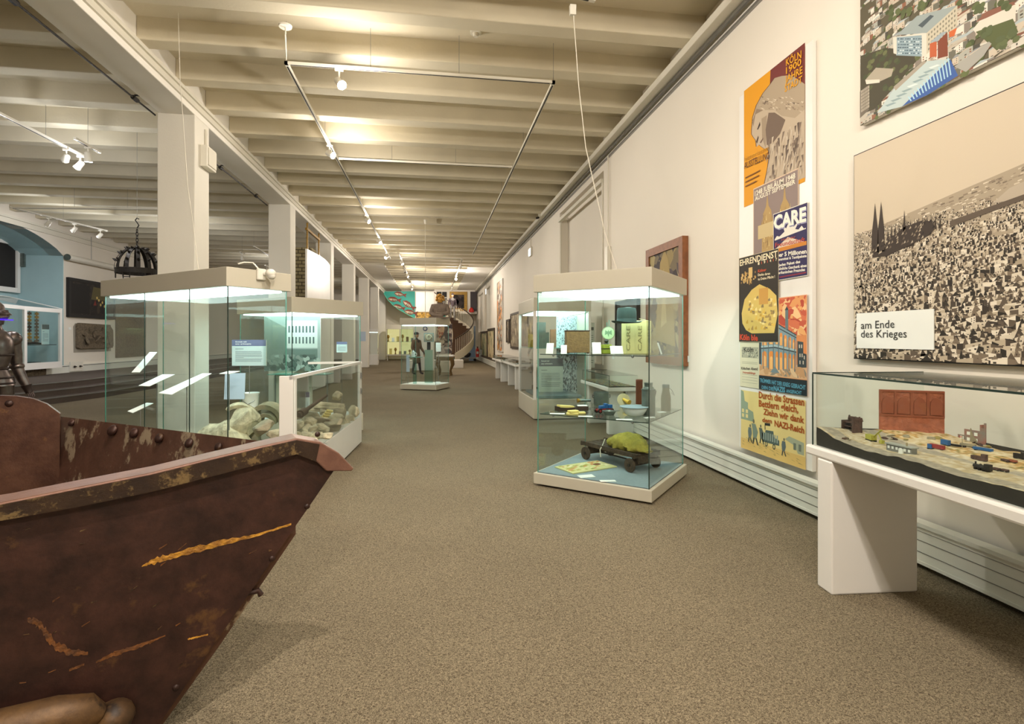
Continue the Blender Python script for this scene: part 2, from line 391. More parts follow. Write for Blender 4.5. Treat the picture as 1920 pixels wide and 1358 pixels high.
# left wall with deep blue niche
nL0, nL1, dep = 14.0, 19.0, 1.3
b = MB().box(XL-.4, XL, YB, nL0, 0, 5.4).box(XL-.4, XL, nL1, YF, 0, 5.4)
n = 16; zs, zp = 4.15, 4.78
arch = [(nL0+(nL1-nL0)*i/n, zs+(zp-zs)*math.sin(math.pi*i/n)**.75) for i in range(n+1)]
for i in range(n):
    (y0, z0), (y1, z1) = arch[i], arch[i+1]
    b.add([(XL, y0, z0), (XL, y1, z1), (XL, y1, 5.4), (XL, y0, 5.4), (XL-.4, y0, z0), (XL-.4, y1, z1), (XL-.4, y1, 5.4), (XL-.4, y0, 5.4)],
          [(0, 1, 2, 3), (7, 6, 5, 4), (0, 4, 5, 1), (3, 2, 6, 7)])
wl = struct('wall_left', b, 'wall', 'long left side wall')
b = MB().box(XL-dep-.2, XL-dep, nL0-.1, nL1+.1, 0, 5.2).box(XL-dep, XL-.01, nL1-.02, nL1+.1, 0, 5.0).box(XL-dep, XL-.01, nL0-.1, nL0+.02, 0, 5.0)
for i in range(n):
    (y0, z0), (y1, z1) = arch[i], arch[i+1]
    b.add([(XL-.01, y0, z0), (XL-.01, y1, z1), (XL-dep, y1, z1), (XL-dep, y0, z0), (XL-.01, y0, z0+.1), (XL-.01, y1, z1+.1), (XL-dep, y1, z1+.1), (XL-dep, y0, z0+.1)],
          [(0, 1, 2, 3), (7, 6, 5, 4), (0, 4, 5, 1), (3, 2, 6, 7)])
struct('wall_niche', b, 'blue', 'pale blue arched window niche')
XN = XL-dep
w1 = struct('window_1', MB().box(XN+.02, XN+.06, 14.6, 18.85, 3.05, 4.5), 'dark', 'dark arched window with white frame in the blue niche')
b = MB().box(XN+.05, XN+.12, 18.8, 18.92, 2.95, 4.52).box(XN+.05, XN+.115, 14.5, 18.8, 2.95, 3.1).box(XN+.05, XN+.1, 16.7, 16.76, 3.0, 4.5).box(XN+.05, XN+.115, 14.5, 18.8, 4.42, 4.52)
struct('window_frame', b, 'white', parent=w1)
struct('trim_5', MB().box(XL, XL+.12, YB, YF, 4.86, 4.92).box(XL, XL+.06, YB, YF, 4.72, 4.86), 'trim', 'cornice band along the left wall')
o = struct('baseboard_left', MB().box(XL, XL+.1, 5, 13.9, .42, .66).box(XL, XL+.1, 14, 40, .42, .66), 'radiator', 'white baseboard casing along the left wall')
struct('slot', MB().box(XL+.02, XL+.105, 5, 40, .62, .635), 'dark', parent=o)
# carpeted platform with three steps along the left wall
sp = thing('platform_steps', None, None, (0, 0, 0)); sp['kind'] = 'structure'; sp['label'] = 'dark carpeted steps up to the platform along the left wall'
for i, (x, z) in enumerate(((-9.15, .42), (-8.75, .28), (-8.38, .14))):
    pts = [(XL, 5), (x-.75, 5), (x-.55, 12.6), (x, 15.2), (x, 40.8), (XL, 40.8)]
    b = MB().prism([(p[0], p[1], 0) for p in pts], (0, 0, z)); struct('step', b, mat('step_carpet_%d' % i, '#54483f', .95, nscale=80, namt=.3), parent=sp)
    e = MB()
    for (p, q) in zip(pts[1:4], pts[2:5]):
        d = Vector((q[0]-p[0], q[1]-p[1], 0)); l = d.length; a = math.atan2(d.y, d.x)
        m = Matrix.Translation((p[0], p[1], z)) @ Matrix.Rotation(a, 4, 'Z'); e.box(0, l, -.012, .045, -.012, .006, m)
    struct('nosing', e, 'steel', parent=sp)
# end walls
struct('wall_far', MB().box(-13.6, 4, YF, YF+.3, 0, 5.5), 'wall', 'far end wall')
struct('wall_back', MB().box(-13.6, 4, YB-.3, YB, 0, 5.5), 'wall', 'wall behind the visitor')
struct('baseboard_far', MB().box(-6, 3.0, YF-.03, YF, 0, .1), 'white')
# iron tie rods beside the arcade beam
b = MB().tube([(-3.925, YB+.1, 4.70), (-3.925, 8.28, 4.70)], .012, 6)
for y in (2.6, 5.6, 7.7): b.tube([(-3.925, y, 4.70), (-3.925, y+.12, 4.70)], .03, 6).box(-3.93, -3.92, y+.05, y+.07, 4.7, 4.75).box(-3.93, -3.87, y+.05, y+.07, 4.74, 4.755)
solo('tie_rod', b, 'darkmetal', 'black tie rod with couplings before the first pillar', 'rod')
b = MB().tube([(-3.925, 8.78, 4.70), (-3.925, 13.48, 4.70)], .012, 6)
for y in (10.6, 12.6): b.tube([(-3.925, y, 4.70), (-3.925, y+.12, 4.70)], .03, 6).box(-3.93, -3.92, y+.05, y+.07, 4.7, 4.75).box(-3.93, -3.87, y+.05, y+.07, 4.74, 4.755)
solo('tie_rod', b, 'darkmetal', 'black tie rod between first and second pillar', 'rod')
p = onx(384, 298, BX1)
t = thing('junction_box', 'white wall box mounted high on the first pillar', 'box', (BX1, p.y, p.z-.16))
part('housing', MB().box(0, .1, -.17, .17, 0, .32), 'plastic', t, bevel=.01); part('cover', MB().box(.1, .115, -.14, .14, .03, .29), 'trim', t, bevel=.004)
part('conduit', MB().tube([(.02, 0, .32), (.02, 0, .60)], .018, 6), 'plastic', t)
# brick column and curved partition in the arcade
def brickmat():
    m = mat('brick', '#9c8f6c', .9); nt = m.node_tree; bs = nt.nodes['Principled BSDF']
    bt = nt.nodes.new('ShaderNodeTexBrick'); bt.inputs['Color1'].default_value = (*srgb('#a89b76'), 1); bt.inputs['Color2'].default_value = (*srgb('#8a7c58'), 1); bt.inputs['Mortar'].default_value = (*srgb('#4a4030'), 1)
    bt.inputs['Scale'].default_value = 2.2; bt.inputs['Mortar Size'].default_value = .03
    tc = nt.nodes.new('ShaderNodeTexCoord'); mp = nt.nodes.new('ShaderNodeMapping'); mp.inputs['Rotation'].default_value = (math.pi/2, 0, 0)
    nt.links.new(tc.outputs['Object'], mp.inputs[0]); nt.links.new(mp.outputs[0], bt.inputs['Vector']); nt.links.new(bt.outputs[0], bs.inputs['Base Color']); return m
M['brick'] = brickmat()
p0, p1 = ony(553, 464, 17.6), ony(578, 466, 17.6)
struct('brick_pier', MB().box(p0.x-.5, p1.x+.1, 17.6, 18.3, 0, p0.z), 'brick', 'tan brick pier behind the curved partition')
t = thing('partition_wall', 'curved white partition panel between second and third pillar', 'partition', (BX1, 15.3, 0), 0)
rings = []
for i in range(13):
    y = 3.35*i/12; x = .10*math.sin(math.pi*i/12)-.02; rings.append([(x-.05, y, .05), (x, y, .05), (x, y, 3.98), (x-.05, y, 3.98)])
b = MB().loft(rings); b.sm = False; part('panel', b, 'white', t)
part('hanger', MB().box(-.06, -.02, .1, .14, 3.98, 4.72).box(-.06, -.02, 1.6, 1.64, 3.98, 4.72).box(-.07, -.01, .0, 1.7, 4.5, 4.56), 'brass', t)

# ------------------------------------------------------------------ display cases
def case(label, c0, cu, cv, zp, zg, zt, lip=.03, joints=(), base_over=.035, floor_m='white', group=None, lit='diffuser', depthfix=None):
    """c0 near corner, cu far end of the left face, cv far end of the right face (camera-plane coordinates)"""
    a, u, v = Vector(room(*c0)), Vector(room(*cu)), Vector(room(*cv))
    du = (u-a); lu = du.length; ang = math.atan2(du.y, du.x) - math.pi/2; lv = (v-a).length if depthfix is None else depthfix
    t = thing('display_case', label, 'display case', (a.x, a.y, 0), ang, group)
    W, D = lv, lu
    g = base_over
    part('plinth', MB().box(0, W, 0, D, .02, zp), 'case', t, bevel=.006)
    part('case_floor', MB().box(g, W-g, g, D-g, zp, zp+.008), floor_m, t)
    part('canopy', MB().box(0, W, 0, D, zg+.02, zt), 'case', t, bevel=.004)
    part('light_panel', MB().box(g+.03, W-g-.03, g+.03, D-g-.03, zg+.004, zg+.018), lit, t)
    q = .008
    for (x0, x1, y0, y1) in ((g, W-g, g, g+q), (g, W-g, D-g-q, D-g), (g, g+q, g+q, D-g-q), (W-g-q, W-g, g+q, D-g-q)):
        part('glass_pane', MB().box(x0, x1, y0, y1, zp, zg+.02), 'glass', t)
    for (x, y) in ((g, g), (W-g, g), (g, D-g), (W-g, D-g)):
        part('glass_edge', MB().box(x-.004, x+.004, y-.004, y+.004, zp, zg+.02), 'glassedge' if (x, y) != (g, g) else 'glassdark', t)
    for jy in joints:
        part('glass_joint', MB().box(g-.003, g+.005, jy-.003, jy+.003, zp, zg+.02), 'glassdark', t)
    t['_dim'] = 0; del t['_dim']
    return t, W, D
caseR, RW, RD = case('tall glass case with green hat, handcart and enamel bowl inside', (1.26, 4.81), (.219, 5.47), (1.927, 5.84), .13, 1.96, 2.155, floor_m='felt')
case1, W1, D1 = case('long left glass case with slanted label plates and sensor on canopy', (-2.57, 4.8), (-4.63, 6.0), (-2.228, 5.387), .35, 1.96, 2.155, joints=(.66, 1.5), floor_m='stone')
case2, W2, D2 = case('lower-topped glass case behind the rubble case, right of long case', (-3.1, 7.5), (-4.2, 8.14), (-2.47, 8.7), .3, 1.86, 2.1)
caseF, WF, DF = case('distant glass case in the aisle with bust on its canopy', (-2.196, 15.46), (-3.325, 15.8), (-1.885, 16.4), .16, 1.9, 2.12)
# tall white framed case behind the right-hand case
t = thing('display_cabinet', 'white framed cabinet with crowd photograph behind the hat case', 'cabinet', (1.84, 9.7, 0), 0)
CW, CD = 1.1, 1.75
part('plinth', MB().box(0, CW, 0, CD, .02, .375), 'case', t, bevel=.006)
part('canopy', MB().box(0, CW, 0, CD, 2.02, 2.27), 'case', t, bevel=.006)
for (x, y) in ((0, 0), (CW-.05, 0), (0, CD-.05), (CW-.05, CD-.05)): part('frame_post', MB().box(x, x+.05, y, y+.05, .375, 2.02), 'white', t)
part('light_panel', MB().box(.08, CW-.08, .08, CD-.08, 2.0, 2.02), 'diffuser', t)
for (x0, x1, y0, y1) in ((.02, .028, .05, CD-.05), (.05, CW-.05, .02, .028)): part('glass_pane', MB().box(x0, x1, y0, y1, .375, 2.02), 'glass', t)
part('shelf', MB().box(.05, CW-.05, .25, CD-.05, 1.32, 1.33), 'glassedge', t)
part('back_panel', MB().box(CW-.03, CW-.01, .05, CD-.05, .375, 2.0), 'case', t)
cabinet = t

# low rubble case
lr0, lr1 = C3(-1.89, 4.6, 0), C3(-2.17, 7.7, 0)
ll0, ll1 = C3(-1.985, 4.62, 0), C3(-2.85, 7.45, 0)
t = thing('rubble_case', 'low white-framed glass case full of broken stones beside the aisle', 'display case', (lr0.x, lr0.y, 0))
rub = t
def quadbox(b, pts, z0, z1): return b.prism([(p.x, p.y, z0) for p in pts], (0, 0, z1-z0))
part('plinth', quadbox(MB(), [ll0, lr0, lr1, ll1], .02, .40), 'white', t, world=True, bevel=.005)
def lerp(a, b, k): return a+(b-a)*k
def wallstrip(b, p, q, th, z0, z1):
    d = (q-p); d.z = 0; nrm = Vector((-d.y, d.x, 0)).normalized()*th; return b.prism([(p.x, p.y, z0), (q.x, q.y, z0), (q.x+nrm.x, q.y+nrm.y, z0), (p.x+nrm.x, p.y+nrm.y, z0)], (0, 0, z1-z0))
f = MB(); wallstrip(f, lr0, lr1, .03, 1.15, 1.18); f2_ = MB(); wallstrip(f2_, lr1, ll1, .03, 1.15, 1.18); part('back_rail', f2_, 'white', t, world=True)
part('top_rail', f, 'white', t, world=True)
f = MB(); wallstrip(f, lr0, lerp(lr0, lr1, .012), .115, .40, 1.18)
part('end_panel', f, 'white', t, world=True, bevel=.003)
for (k0, k1) in ((.02, .035), (.955, 1)): f = MB(); wallstrip(f, lerp(lr0, lr1, k0), lerp(lr0, lr1, k1), .03, .40, 1.15); part('post', f, 'white', t, world=True)
f = MB(); wallstrip(f, lerp(lr0, lr1, .035), lerp(lr0, lr1, .955), .008, .40, 1.15); part('glass_pane', f, 'glassclear', t, world=True)
f = MB(); wallstrip(f, lr1, ll1, .008, .40, 1.15); part('glass_pane', f, 'glassclear', t, world=True)
f = MB(); wallstrip(f, ll1, ll0, .008, .40, 1.15); part('glass_pane', f, 'glassclear', t, world=True)
c = lerp(lr0, lr1, .978)
for z in (.72, .94): part('lock_plate', MB().box(c.x+.002, c.x+.016, c.y-.04, c.y+.03, z, z+.08), 'steel', t, world=True)

# display tables on panel legs
def table(label, org, rz, L, D=.62, leg_at=(), group=None, thick=.06, legD=.54, h=.75, legw=.13, glass=.5, inset=.03, legx=.06):
    """org: near-left(front) corner on the floor; local y runs along the wall, local x towards the wall"""
    t = thing('display_table', label, 'table', (org[0], org[1], 0), rz, group)
    part('table_top', MB().box(0, D, 0, L, h-thick, h), 'white', t, bevel=.012)
    for y in leg_at: part('leg', MB().box(legx, legx+legD, y, y+legw, 0, h-thick), 'white', t, bevel=.01)
    part('rail', MB().box(.30, .33, .05, L-.05, h-thick-.06, h-thick), 'steel', t)
    if glass:
        z1 = h+glass; i = inset
        for (x0, x1, y0, y1) in ((i, i+.006, i, L-i), (i+.006, D-i, L-i-.006, L-i), (i+.006, D-i, i, i+.006)):
            part('glass_pane', MB().box(x0, x1, y0, y1, h, z1), 'glassclear', t)
        part('glass_lid', MB().box(i, D-i, i, L-i, z1, z1+.006), 'glassclear', t)
        e = MB().box(i-.003, i+.003, i, L-i, z1-.002, z1+.008).box(i-.003, i+.003, L-i-.003, L-i+.003, h, z1).box(i-.003, i+.003, i-.003, i+.003, h, z1).box(i, D-i, L-i-.003, L-i+.003, z1, z1+.008)
        part('glass_edge', e, 'glassdark', t)
    return t
TRZ = -math.radians(3.75)
ca, sa = math.cos(TRZ), math.sin(TRZ)
tl = Vector((2.321, 3.056))                       # far-left (front) corner
TL = 2.5
org = (tl.x+sa*TL, tl.y-ca*TL)
tabR = table('white display table with war-ruins model under glass at right', org, TRZ, TL, D=.80, leg_at=(TL-.245, .35), glass=.445, h=.84, legx=.0)
tabM = table('white display table seen through the hat case', (2.66, 7.9), -.02, 1.65, D=.52, leg_at=(.15, 1.3), glass=.18)
tabA = table('nearer white display table in the row by the far right wall', (2.36, 15.3), .0, 2.75, D=.7, leg_at=(.35, 1.85), glass=.12, legD=.5)
tabB = table('farther white display table in the row by the far right wall', (2.3, 18.15), .0, 2.75, D=.7, leg_at=(.45, 2.0), glass=.12, legD=.5)
#tabC = table('pale showcase table in the left aisle beyond the long case', (-7.2, 13.2), .15, 2.2, D=.8, leg_at=(.2, 1.8), glass=.3)
# ------------------------------------------------------------------ excavator bucket in the foreground
BS = .915
A3, B3 = Vector((*room(-1.83*BS, 1.9*BS), 0)), Vector((*room(-.94*BS, 2.45*BS), 0))
e3 = (B3-A3).normalized(); n3 = Vector((e3.y, -e3.x, 0))          # n3 points to the camera side
if n3.dot(-A3) < 0: n3 = -n3
def onp(px, py, off=0): return onpl(px, py, A3+n3*off, n3)
bk = thing('excavator_bucket', 'huge rusty steel excavator bucket filling the lower left foreground', 'excavator bucket', (-1.8, 2.1, 0))
s_far = A3 - e3*.9
prof = [onp(-60, 985), onp(150, 935), onp(300, 905), onp(470, 860), onp(554, 845), onp(600, 862), onp(625, 884), onp(590, 935), onp(545, 1000), onp(470, 1110), onp(395, 1218), onp(300, 1356)]
last = prof[-1]; d = (prof[-1]-prof[-2]); last2 = last + d*((last.z-.02)/-d.z) if d.z < 0 else last
prof.append(last2); base_l = Vector((s_far.x, s_far.y, .02)); prof.append(base_l); prof.append(Vector((s_far.x, s_far.y, .88)))
part('side_plate', MB().prism(prof, -n3*.035), 'rust', bk, world=True)
# rim bar swept along the top of the side plate and drooping at the lip
tf = [(-300, 992), (-60, 953), (0, 943), (140, 915), (282, 887), (400, 858), (493, 836), (556, 822), (600, 829), (636, 850), (664, 879)]
bf = [(-300, 1030), (-60, 988), (0, 976), (140, 951), (282, 922), (400, 892), (493, 868), (556, 851), (592, 865), (612, 884), (660, 884)]
rings = []
for i, (a, c) in enumerate(zip(tf, bf)):
    p, q = onp(*a, .035), onp(*c, .035); wd = .13 if i < 8 else (.12, .09, .05)[i-8]
    off = -n3*wd; rings.append([p, q, q-n3*.035, p+off*.9+Vector((0, 0, -.03)), p+off])
r_ = MB().loft(rings); part('rim_bar', r_, 'rustrim', bk, world=True, bevel=.006)
# dark pitted weld band just below the rim on the outside
bb = []
for a, c in zip(tf[:9], bf[:9]):
    p, q = onp(*a, .038), onp(*c, .038); bb.append((p.lerp(q, .12), p.lerp(q, 1.02)))
m_ = MB()
for i in range(len(bb)-1): m_.prism([bb[i][0], bb[i][1], bb[i+1][1], bb[i+1][0]], n3*.004)
part('rim_weld', m_, 'rustband', bk, world=True)
# front plate: from the side plate profile across to the far side
T0 = C3(-1.06*BS, 2.53*BS, 1.5-.5*BS); T1 = C3(-2.93*BS, 3.45*BS, 1.5-.48*BS); wv = T1-T0; wv.z = 0
pe = [T0, onp(545, 1000, -.03), onp(395, 1218, -.03), last2-n3*.03]
inn = MB(); rr = []
for p in pe: rr.append(p)
th_ = Vector((0, 0, 0))
nrm = (pe[3]-pe[0]).cross(wv).normalized()
if nrm.dot(CAM-pe[0]) < 0: nrm = -nrm
for i in range(3):
    inn.prism([rr[i], rr[i+1], rr[i+1]+wv, rr[i]+wv], -nrm*.03)
part('front_plate', inn, 'rustin', bk, world=True)
n_far = n3; Pf = A3+wv
def onf(px, py): return onpl(px, py, Pf, n3)
ff = [onf(112, 776), onf(88, 758), onf(62, 748), onf(32, 743), onf(0, 742), onf(-60, 746), onf(-160, 760)]
ff += [Vector((ff[-1].x, ff[-1].y, .02)), Vector((ff[0].x, ff[0].y, .02))]
part('far_side_plate', MB().prism(ff, -n3*.035), 'rust2', bk, world=True)
bp_ = [s_far+Vector((0, 0, .02)), s_far+wv+Vector((0, 0, .02)), s_far+wv+Vector((0, 0, .85)), s_far+Vector((0, 0, .85))]
part('back_plate', MB().prism(bp_, e3*.03), 'rustin', bk, world=True)
part('floor_plate', MB().prism([s_far+Vector((0, 0, .01)), Vector((last2.x, last2.y, .01)), Vector((last2.x, last2.y, .01))+wv, s_far+wv+Vector((0, 0, .01))], (0, 0, .03)), 'rustin', bk, world=True)
for (px, py, on_, r) in [(211, 807, 0, 11), (251, 812, 0, 10), (298, 822, 0, 10), (354, 831, 0, 10), (409, 838, 0, 9), (134, 793, 0, 7), (17, 757, 1, 6), (50, 830, 0, 7), (33, 826, 0, 6)]:
    p = onpl(px, py, T0+nrm*.0, nrm) if on_ == 0 else onf(px, py)
    nn = nrm if on_ == 0 else n3
    zc = (p-CAM).length; m_ = MB(); m_.sphere((0, 0, 0), r*.8*zc/1000, sz=.6, n=10, m=6); rot = Vector((0, 0, 1)).rotation_difference(nn).to_matrix()
    m_.v = [tuple(rot @ Vector(v)+p) for v in m_.v]; part('rivet', m_, 'rust', bk, world=True)
for (px, py) in [(576, 950), (510, 1048), (330, 1290), (600, 818)]:
    p = onp(px, py, .0); m_ = MB(); m_.sphere((0, 0, 0), .012, sz=.5, n=10, m=6); rot = Vector((0, 0, 1)).rotation_difference(n3).to_matrix()
    if py == 818: p = p-n3*.05
    m_.v = [tuple(rot @ Vector(v)+p) for v in m_.v]; part('rivet', m_, 'rust', bk, world=True)
m_ = MB(); p = onp(474, 1110, -.02); m_.tube([p+e3*-.03, p+e3*.02, p+e3*.03-Vector((0, 0, .02))], .012, 8); part('bent_lug', m_, 'rust', bk, world=True)
# scraped paint marks lie on the plate
def strip(pts, wd, mname, seed, name='paint_scrape'):
    q = random.Random(seed); up, dn = [], []
    N = 40; L = len(pts)-1
    for i in range(N+1):
        t = i/N*L; k = min(int(t), L-1); f = t-k
        x = pts[k][0]*(1-f)+pts[k+1][0]*f; y = pts[k][1]*(1-f)+pts[k+1][1]*f; w_ = (wd[k]*(1-f)+wd[k+1]*f)
        up.append(onp(x, y-w_*q.uniform(.4, 1.1), .0)); dn.append(onp(x, y+w_*q.uniform(.4, 1.1), .0))
    m_ = MB()
    for i in range(N): m_.prism([dn[i], dn[i+1], up[i+1], up[i]], n3*.002)
    part(name, m_, mname, bk, world=True)
M['ochre'] = mat('ochre_paint', '#c8912e', .55, nscale=30, col2='#8a5d22', bump=.5, bscale=80)
M['ochre2'] = mat('faded_orange_rust', '#7a4a1c', .7, nscale=40, col2='#4a2d18', bump=.4)
strip([(266, 1062), (290, 1052), (330, 1041), (420, 1017), (480, 1004), (546, 983)], [1, 7, 8, 6, 3, 2], 'ochre', 1)
strip([(130, 1257), (158, 1246)], [3, 2], 'ochre2', 2)
strip([(180, 1242), (215, 1226), (260, 1212), (310, 1192)], [2, 5, 4, 1], 'ochre2', 3)
strip([(352, 1199), (390, 1190)], [2, 1.5], 'ochre', 4)
strip([(52, 1162), (72, 1168), (88, 1190), (105, 1212), (130, 1222), (165, 1225)], [4, 10, 12, 11, 9, 3], 'ochre2', 5)
for i in range(34):
    q = random.Random(100+i); x = q.uniform(20, 560); y = q.uniform(960, 1330)
    if x > 560-(y-960)*.75: continue
    l = q.uniform(4, 16); strip([(x, y), (x+l, y-l*q.uniform(.1, .9))], [q.uniform(.6, 2.5), q.uniform(.4, 1)], q.choice(['ochre2', 'rustpin', 'rustband']), i, 'paint_fleck')
# worn pin boss at the bottom
pts = [onp(-140, 1400, .07), onp(0, 1368, .07), onp(100, 1345, .08), onp(165, 1335, .08), onp(188, 1338, .07)]
m_ = MB().tube(pts, [.055, .06, .062, .055, .03], 14); part('pin', m_, 'rustpin', bk, world=True)
p = onp(214, 1345, .05); m_ = MB().sphere(p, .062, sz=.9); part('pin_head', m_, 'rustpin', bk, world=True)

# ------------------------------------------------------------------ pictures on the right wall
XP = 3.205
def plane_pt(X, Y0):
    def f(px, py): p = onx(px, py, X); return (Y0-p.y, p.z)
    return f
def wall_thing(name, label, cat, X, Y0, group=None):
    # local x runs towards the camera (-Y), local y into the wall (+X)
    return thing(name, label, cat, (X, Y0, 0), -math.pi/2, group)
def ptext(pr, W, s, a, b_, hpx, col, layer=3, bold=.01):
    A, B = W(*a), W(*b_); h = abs(W(a[0], a[1]-hpx)[1]-A[1])
    pr.text(s, A[0], A[1], B[0]-A[0], h, col, layer, bold, (B[1]-A[1])/(B[0]-A[0]))
def quad_from(W, tl, tr, br, bl): return [W(*bl), W(*br), W(*tr), W(*tl)]

# poster board
Yb = onx(1388, 600, XP).y
t = wall_thing('poster_board', 'tall white board with seven overlapping historical posters beside the model table', 'poster board', XP, Yb)
W = plane_pt(XP, Yb)
x0, x1 = -.02, W(1523, 400)[0]; z1 = W(1523, 75)[1]; z0 = W(1523, 885)[1]
part('backing_board', MB().box(x0, x1, .0, .04, z0, z1), 'white', t, bevel=.003)
def poster(name, base, rect_px, layer_y, lab, fn):
    """rect_px = (left, right, y top at left, y bottom at left)"""
    l, r, yt, yb_ = rect_px; a = W(l, yt); c = W(l, yb_); bx = W(r, 600)[0]
    pr = Print(y=-.003-layer_y*.004)
    X0, X1, Z0, Z1 = a[0], bx, c[1], a[1]
    pr.rect(X0, X1, Z0, Z1, base, 0); fn(pr, X0, X1, Z0, Z1)
    o = pr.build(name, t, lab)
    # paper body
    return o
def P(x0, x1, z0, z1):                     # picture-relative coordinates, 0..1
    return lambda u, v: (x0+(x1-x0)*u, z0+(z1-z0)*v)
def f1(pr, X0, X1, Z0, Z1):
    g = P(X0, X1, Z0, Z1)
    pr.poly([g(.48, 1), g(.47, .90), g(.47, .3), g(1, .3), g(1, 1)], '#6e2f2c', 1)
    head = [(.47, .885), (.36, .86), (.24, .80), (.17, .72), (.15, .62), (.15, .585), (.19, .545), (.22, .52), (.235, .48), (.24, .455), (.285, .462), (.30, .45), (.34, .425), (.38, .40), (.42, .40), (.455, .36), (.455, .31), (.44, .25), (.42, .2), (.38, .12), (.33, .03), (1, .03), (1, .70), (.92, .76), (.80, .84), (.66, .885), (.55, .91)]
    pr.poly([g(u-.012, v+.004) for u, v in head], '#4a2a20', 2); pr.poly([g(u, v) for u, v in head], '#b8a791', 3)
    veil = [(.47, .885), (.36, .86), (.24, .80), (.2, .74), (.30, .745), (.42, .70), (.55, .66), (.66, .58), (.76, .54), (.86, .5), (1, .52), (1, .70), (.92, .76), (.80, .84), (.66, .885), (.55, .91)]
    pr.poly([g(u, v) for u, v in veil], '#a89780', 4)
    pr.poly([g(u, v) for u, v in [(.45, .67), (.55, .64), (.66, .57), (.72, .53), (.64, .45), (.52, .41), (.42, .42), (.40, .55)]], '#6d5b4e', 5)
    pr.poly([g(u, v) for u, v in [(.40, .40), (.42, .66), (.33, .66), (.34, .5)]], '#9a8872', 4.9); pr.poly([g(u, v) for u, v in [(.16, .69), (.24, .77), (.36, .72), (.22, .73), (.18, .64)]], '#8a7763', 5)
    pr.poly([g(.25, .595), g(.30, .645), g(.31, .615), g(.27, .59)], '#3a2c25', 6)
    pr.poly([g(.23, .50), g(.27, .54), g(.28, .52), g(.25, .48)], '#4a3a32', 6)
    pr.poly([g(.30, .475), g(.36, .5), g(.36, .485), g(.32, .462)], '#6d5548', 6)
    q = random.Random(4)
    for i in range(70):                    # pleats of the veil and robe
        u = q.uniform(.28, .95); v = .80-.35*(u-.3)+q.uniform(-.05, .06); l = q.uniform(.03, .08)
        pr.poly([g(u, v), g(u+l*.7, v-l*.45), g(u+l*.8, v-l*.3)], q.choice(['#cbbda8', '#8b7967', '#bdae98', '#6f5f52']), 6+i*.01)
    for i in range(130):
        u = q.uniform(.42, .96); v = q.uniform(.05, .46); l = q.uniform(.04, .12)
        pr.poly([g(min(u, 1), v), g(min(u+.03, 1), v), g(min(u-.04+.08*q.random(), 1), max(v-l, .03))], q.choice(['#c3b5a1', '#79685a', '#a99883', '#5f5046']), 6.8+i*.01)
    ptext(pr, W, 'KÖLN', (1475.5, 124), (1504.5, 108), 13, '#d99a1c', 14, .02); ptext(pr, W, '1900', (1475.5, 139), (1504.5, 121), 12, '#d99a1c', 14, .02)
    ptext(pr, W, 'JAHRE', (1474, 156), (1506.5, 137), 13, '#d99a1c', 14, .02); ptext(pr, W, 'STADT', (1473, 173), (1506, 154), 12, '#d99a1c', 14, .02)
    ptext(pr, W, 'AUSSTELLUNG', (1397, 317), (1444, 297), 12, '#4e2a14', 14, .005); ptext(pr, W, 'historische', (1397, 303), (1443, 281), 8, '#b08018', 14, 0)
    for k, (a_, b_) in enumerate([(1399, 1427), (1399, 1425), (1399, 1420)]):
        A = W(a_, 335+k*8); B = W(b_, 324+k*8); pr.rect(A[0], B[0], A[1], A[1]+.012, '#7a4d14', 14)
poster('poster', '#d9960e', (1395.5, 1510, 171, 389), 0, 'yellow and maroon poster with a veiled stone head', f1)
def f2(pr, X0, X1, Z0, Z1):
    g = P(X0, X1, Z0, Z1); pr.rect(X0+.008, X1-.008, Z0, Z1-.01, '#8b7a75', 1)
    q = random.Random(8)
    for (c_, s_) in ((.34, 1.0), (.72, 1.02)):
        pr.poly([g(c_-.13, 0), g(c_-.12, .42), g(c_-.09, .58), g(c_-.03, .66), g(c_, .84*s_), g(c_+.03, .66), g(c_+.09, .58), g(c_+.12, .42), g(c_+.13, 0)], '#b0925c', 2)
        for i in range(40):
            u = c_+q.uniform(-.11, .11); v = q.uniform(.02, .55); pr.poly([g(u, v), g(u+.015, v), g(u+.008, v+q.uniform(.03, .09))], q.choice(['#d9c48a', '#7d6240', '#927548']), 3+i*.01)
        for k in (-.13, -.09, .09, .13): pr.poly([g(c_+k-.015, .4), g(c_+k, .56+abs(k)*-.4), g(c_+k+.015, .4)], '#a58651', 2.5)
    pr.rect(*[g(.12, 0)[0], g(.50, 0)[0], g(0, .22)[1], g(0, .42)[1]], '#c6b284', 3.6)
    pr.poly([g(.44, 0), g(.46, .34), g(.53, .46), g(.6, .34), g(.62, 0)], '#a78a58', 2.6)
    ptext(pr, W, '1248 JUBILÄUM 1948', (1417, 368), (1493, 334), 9, '#e8e0cc', 6, .03); ptext(pr, W, 'AUGUST SEPTEMBER', (1417, 377), (1493, 344), 7.5, '#e8e0cc', 6, .03)
poster('poster', '#d8bfa4', (1413.7, 1498.6, 354.5, 480), 1, 'grey-brown jubilee poster with twin church spires', f2)
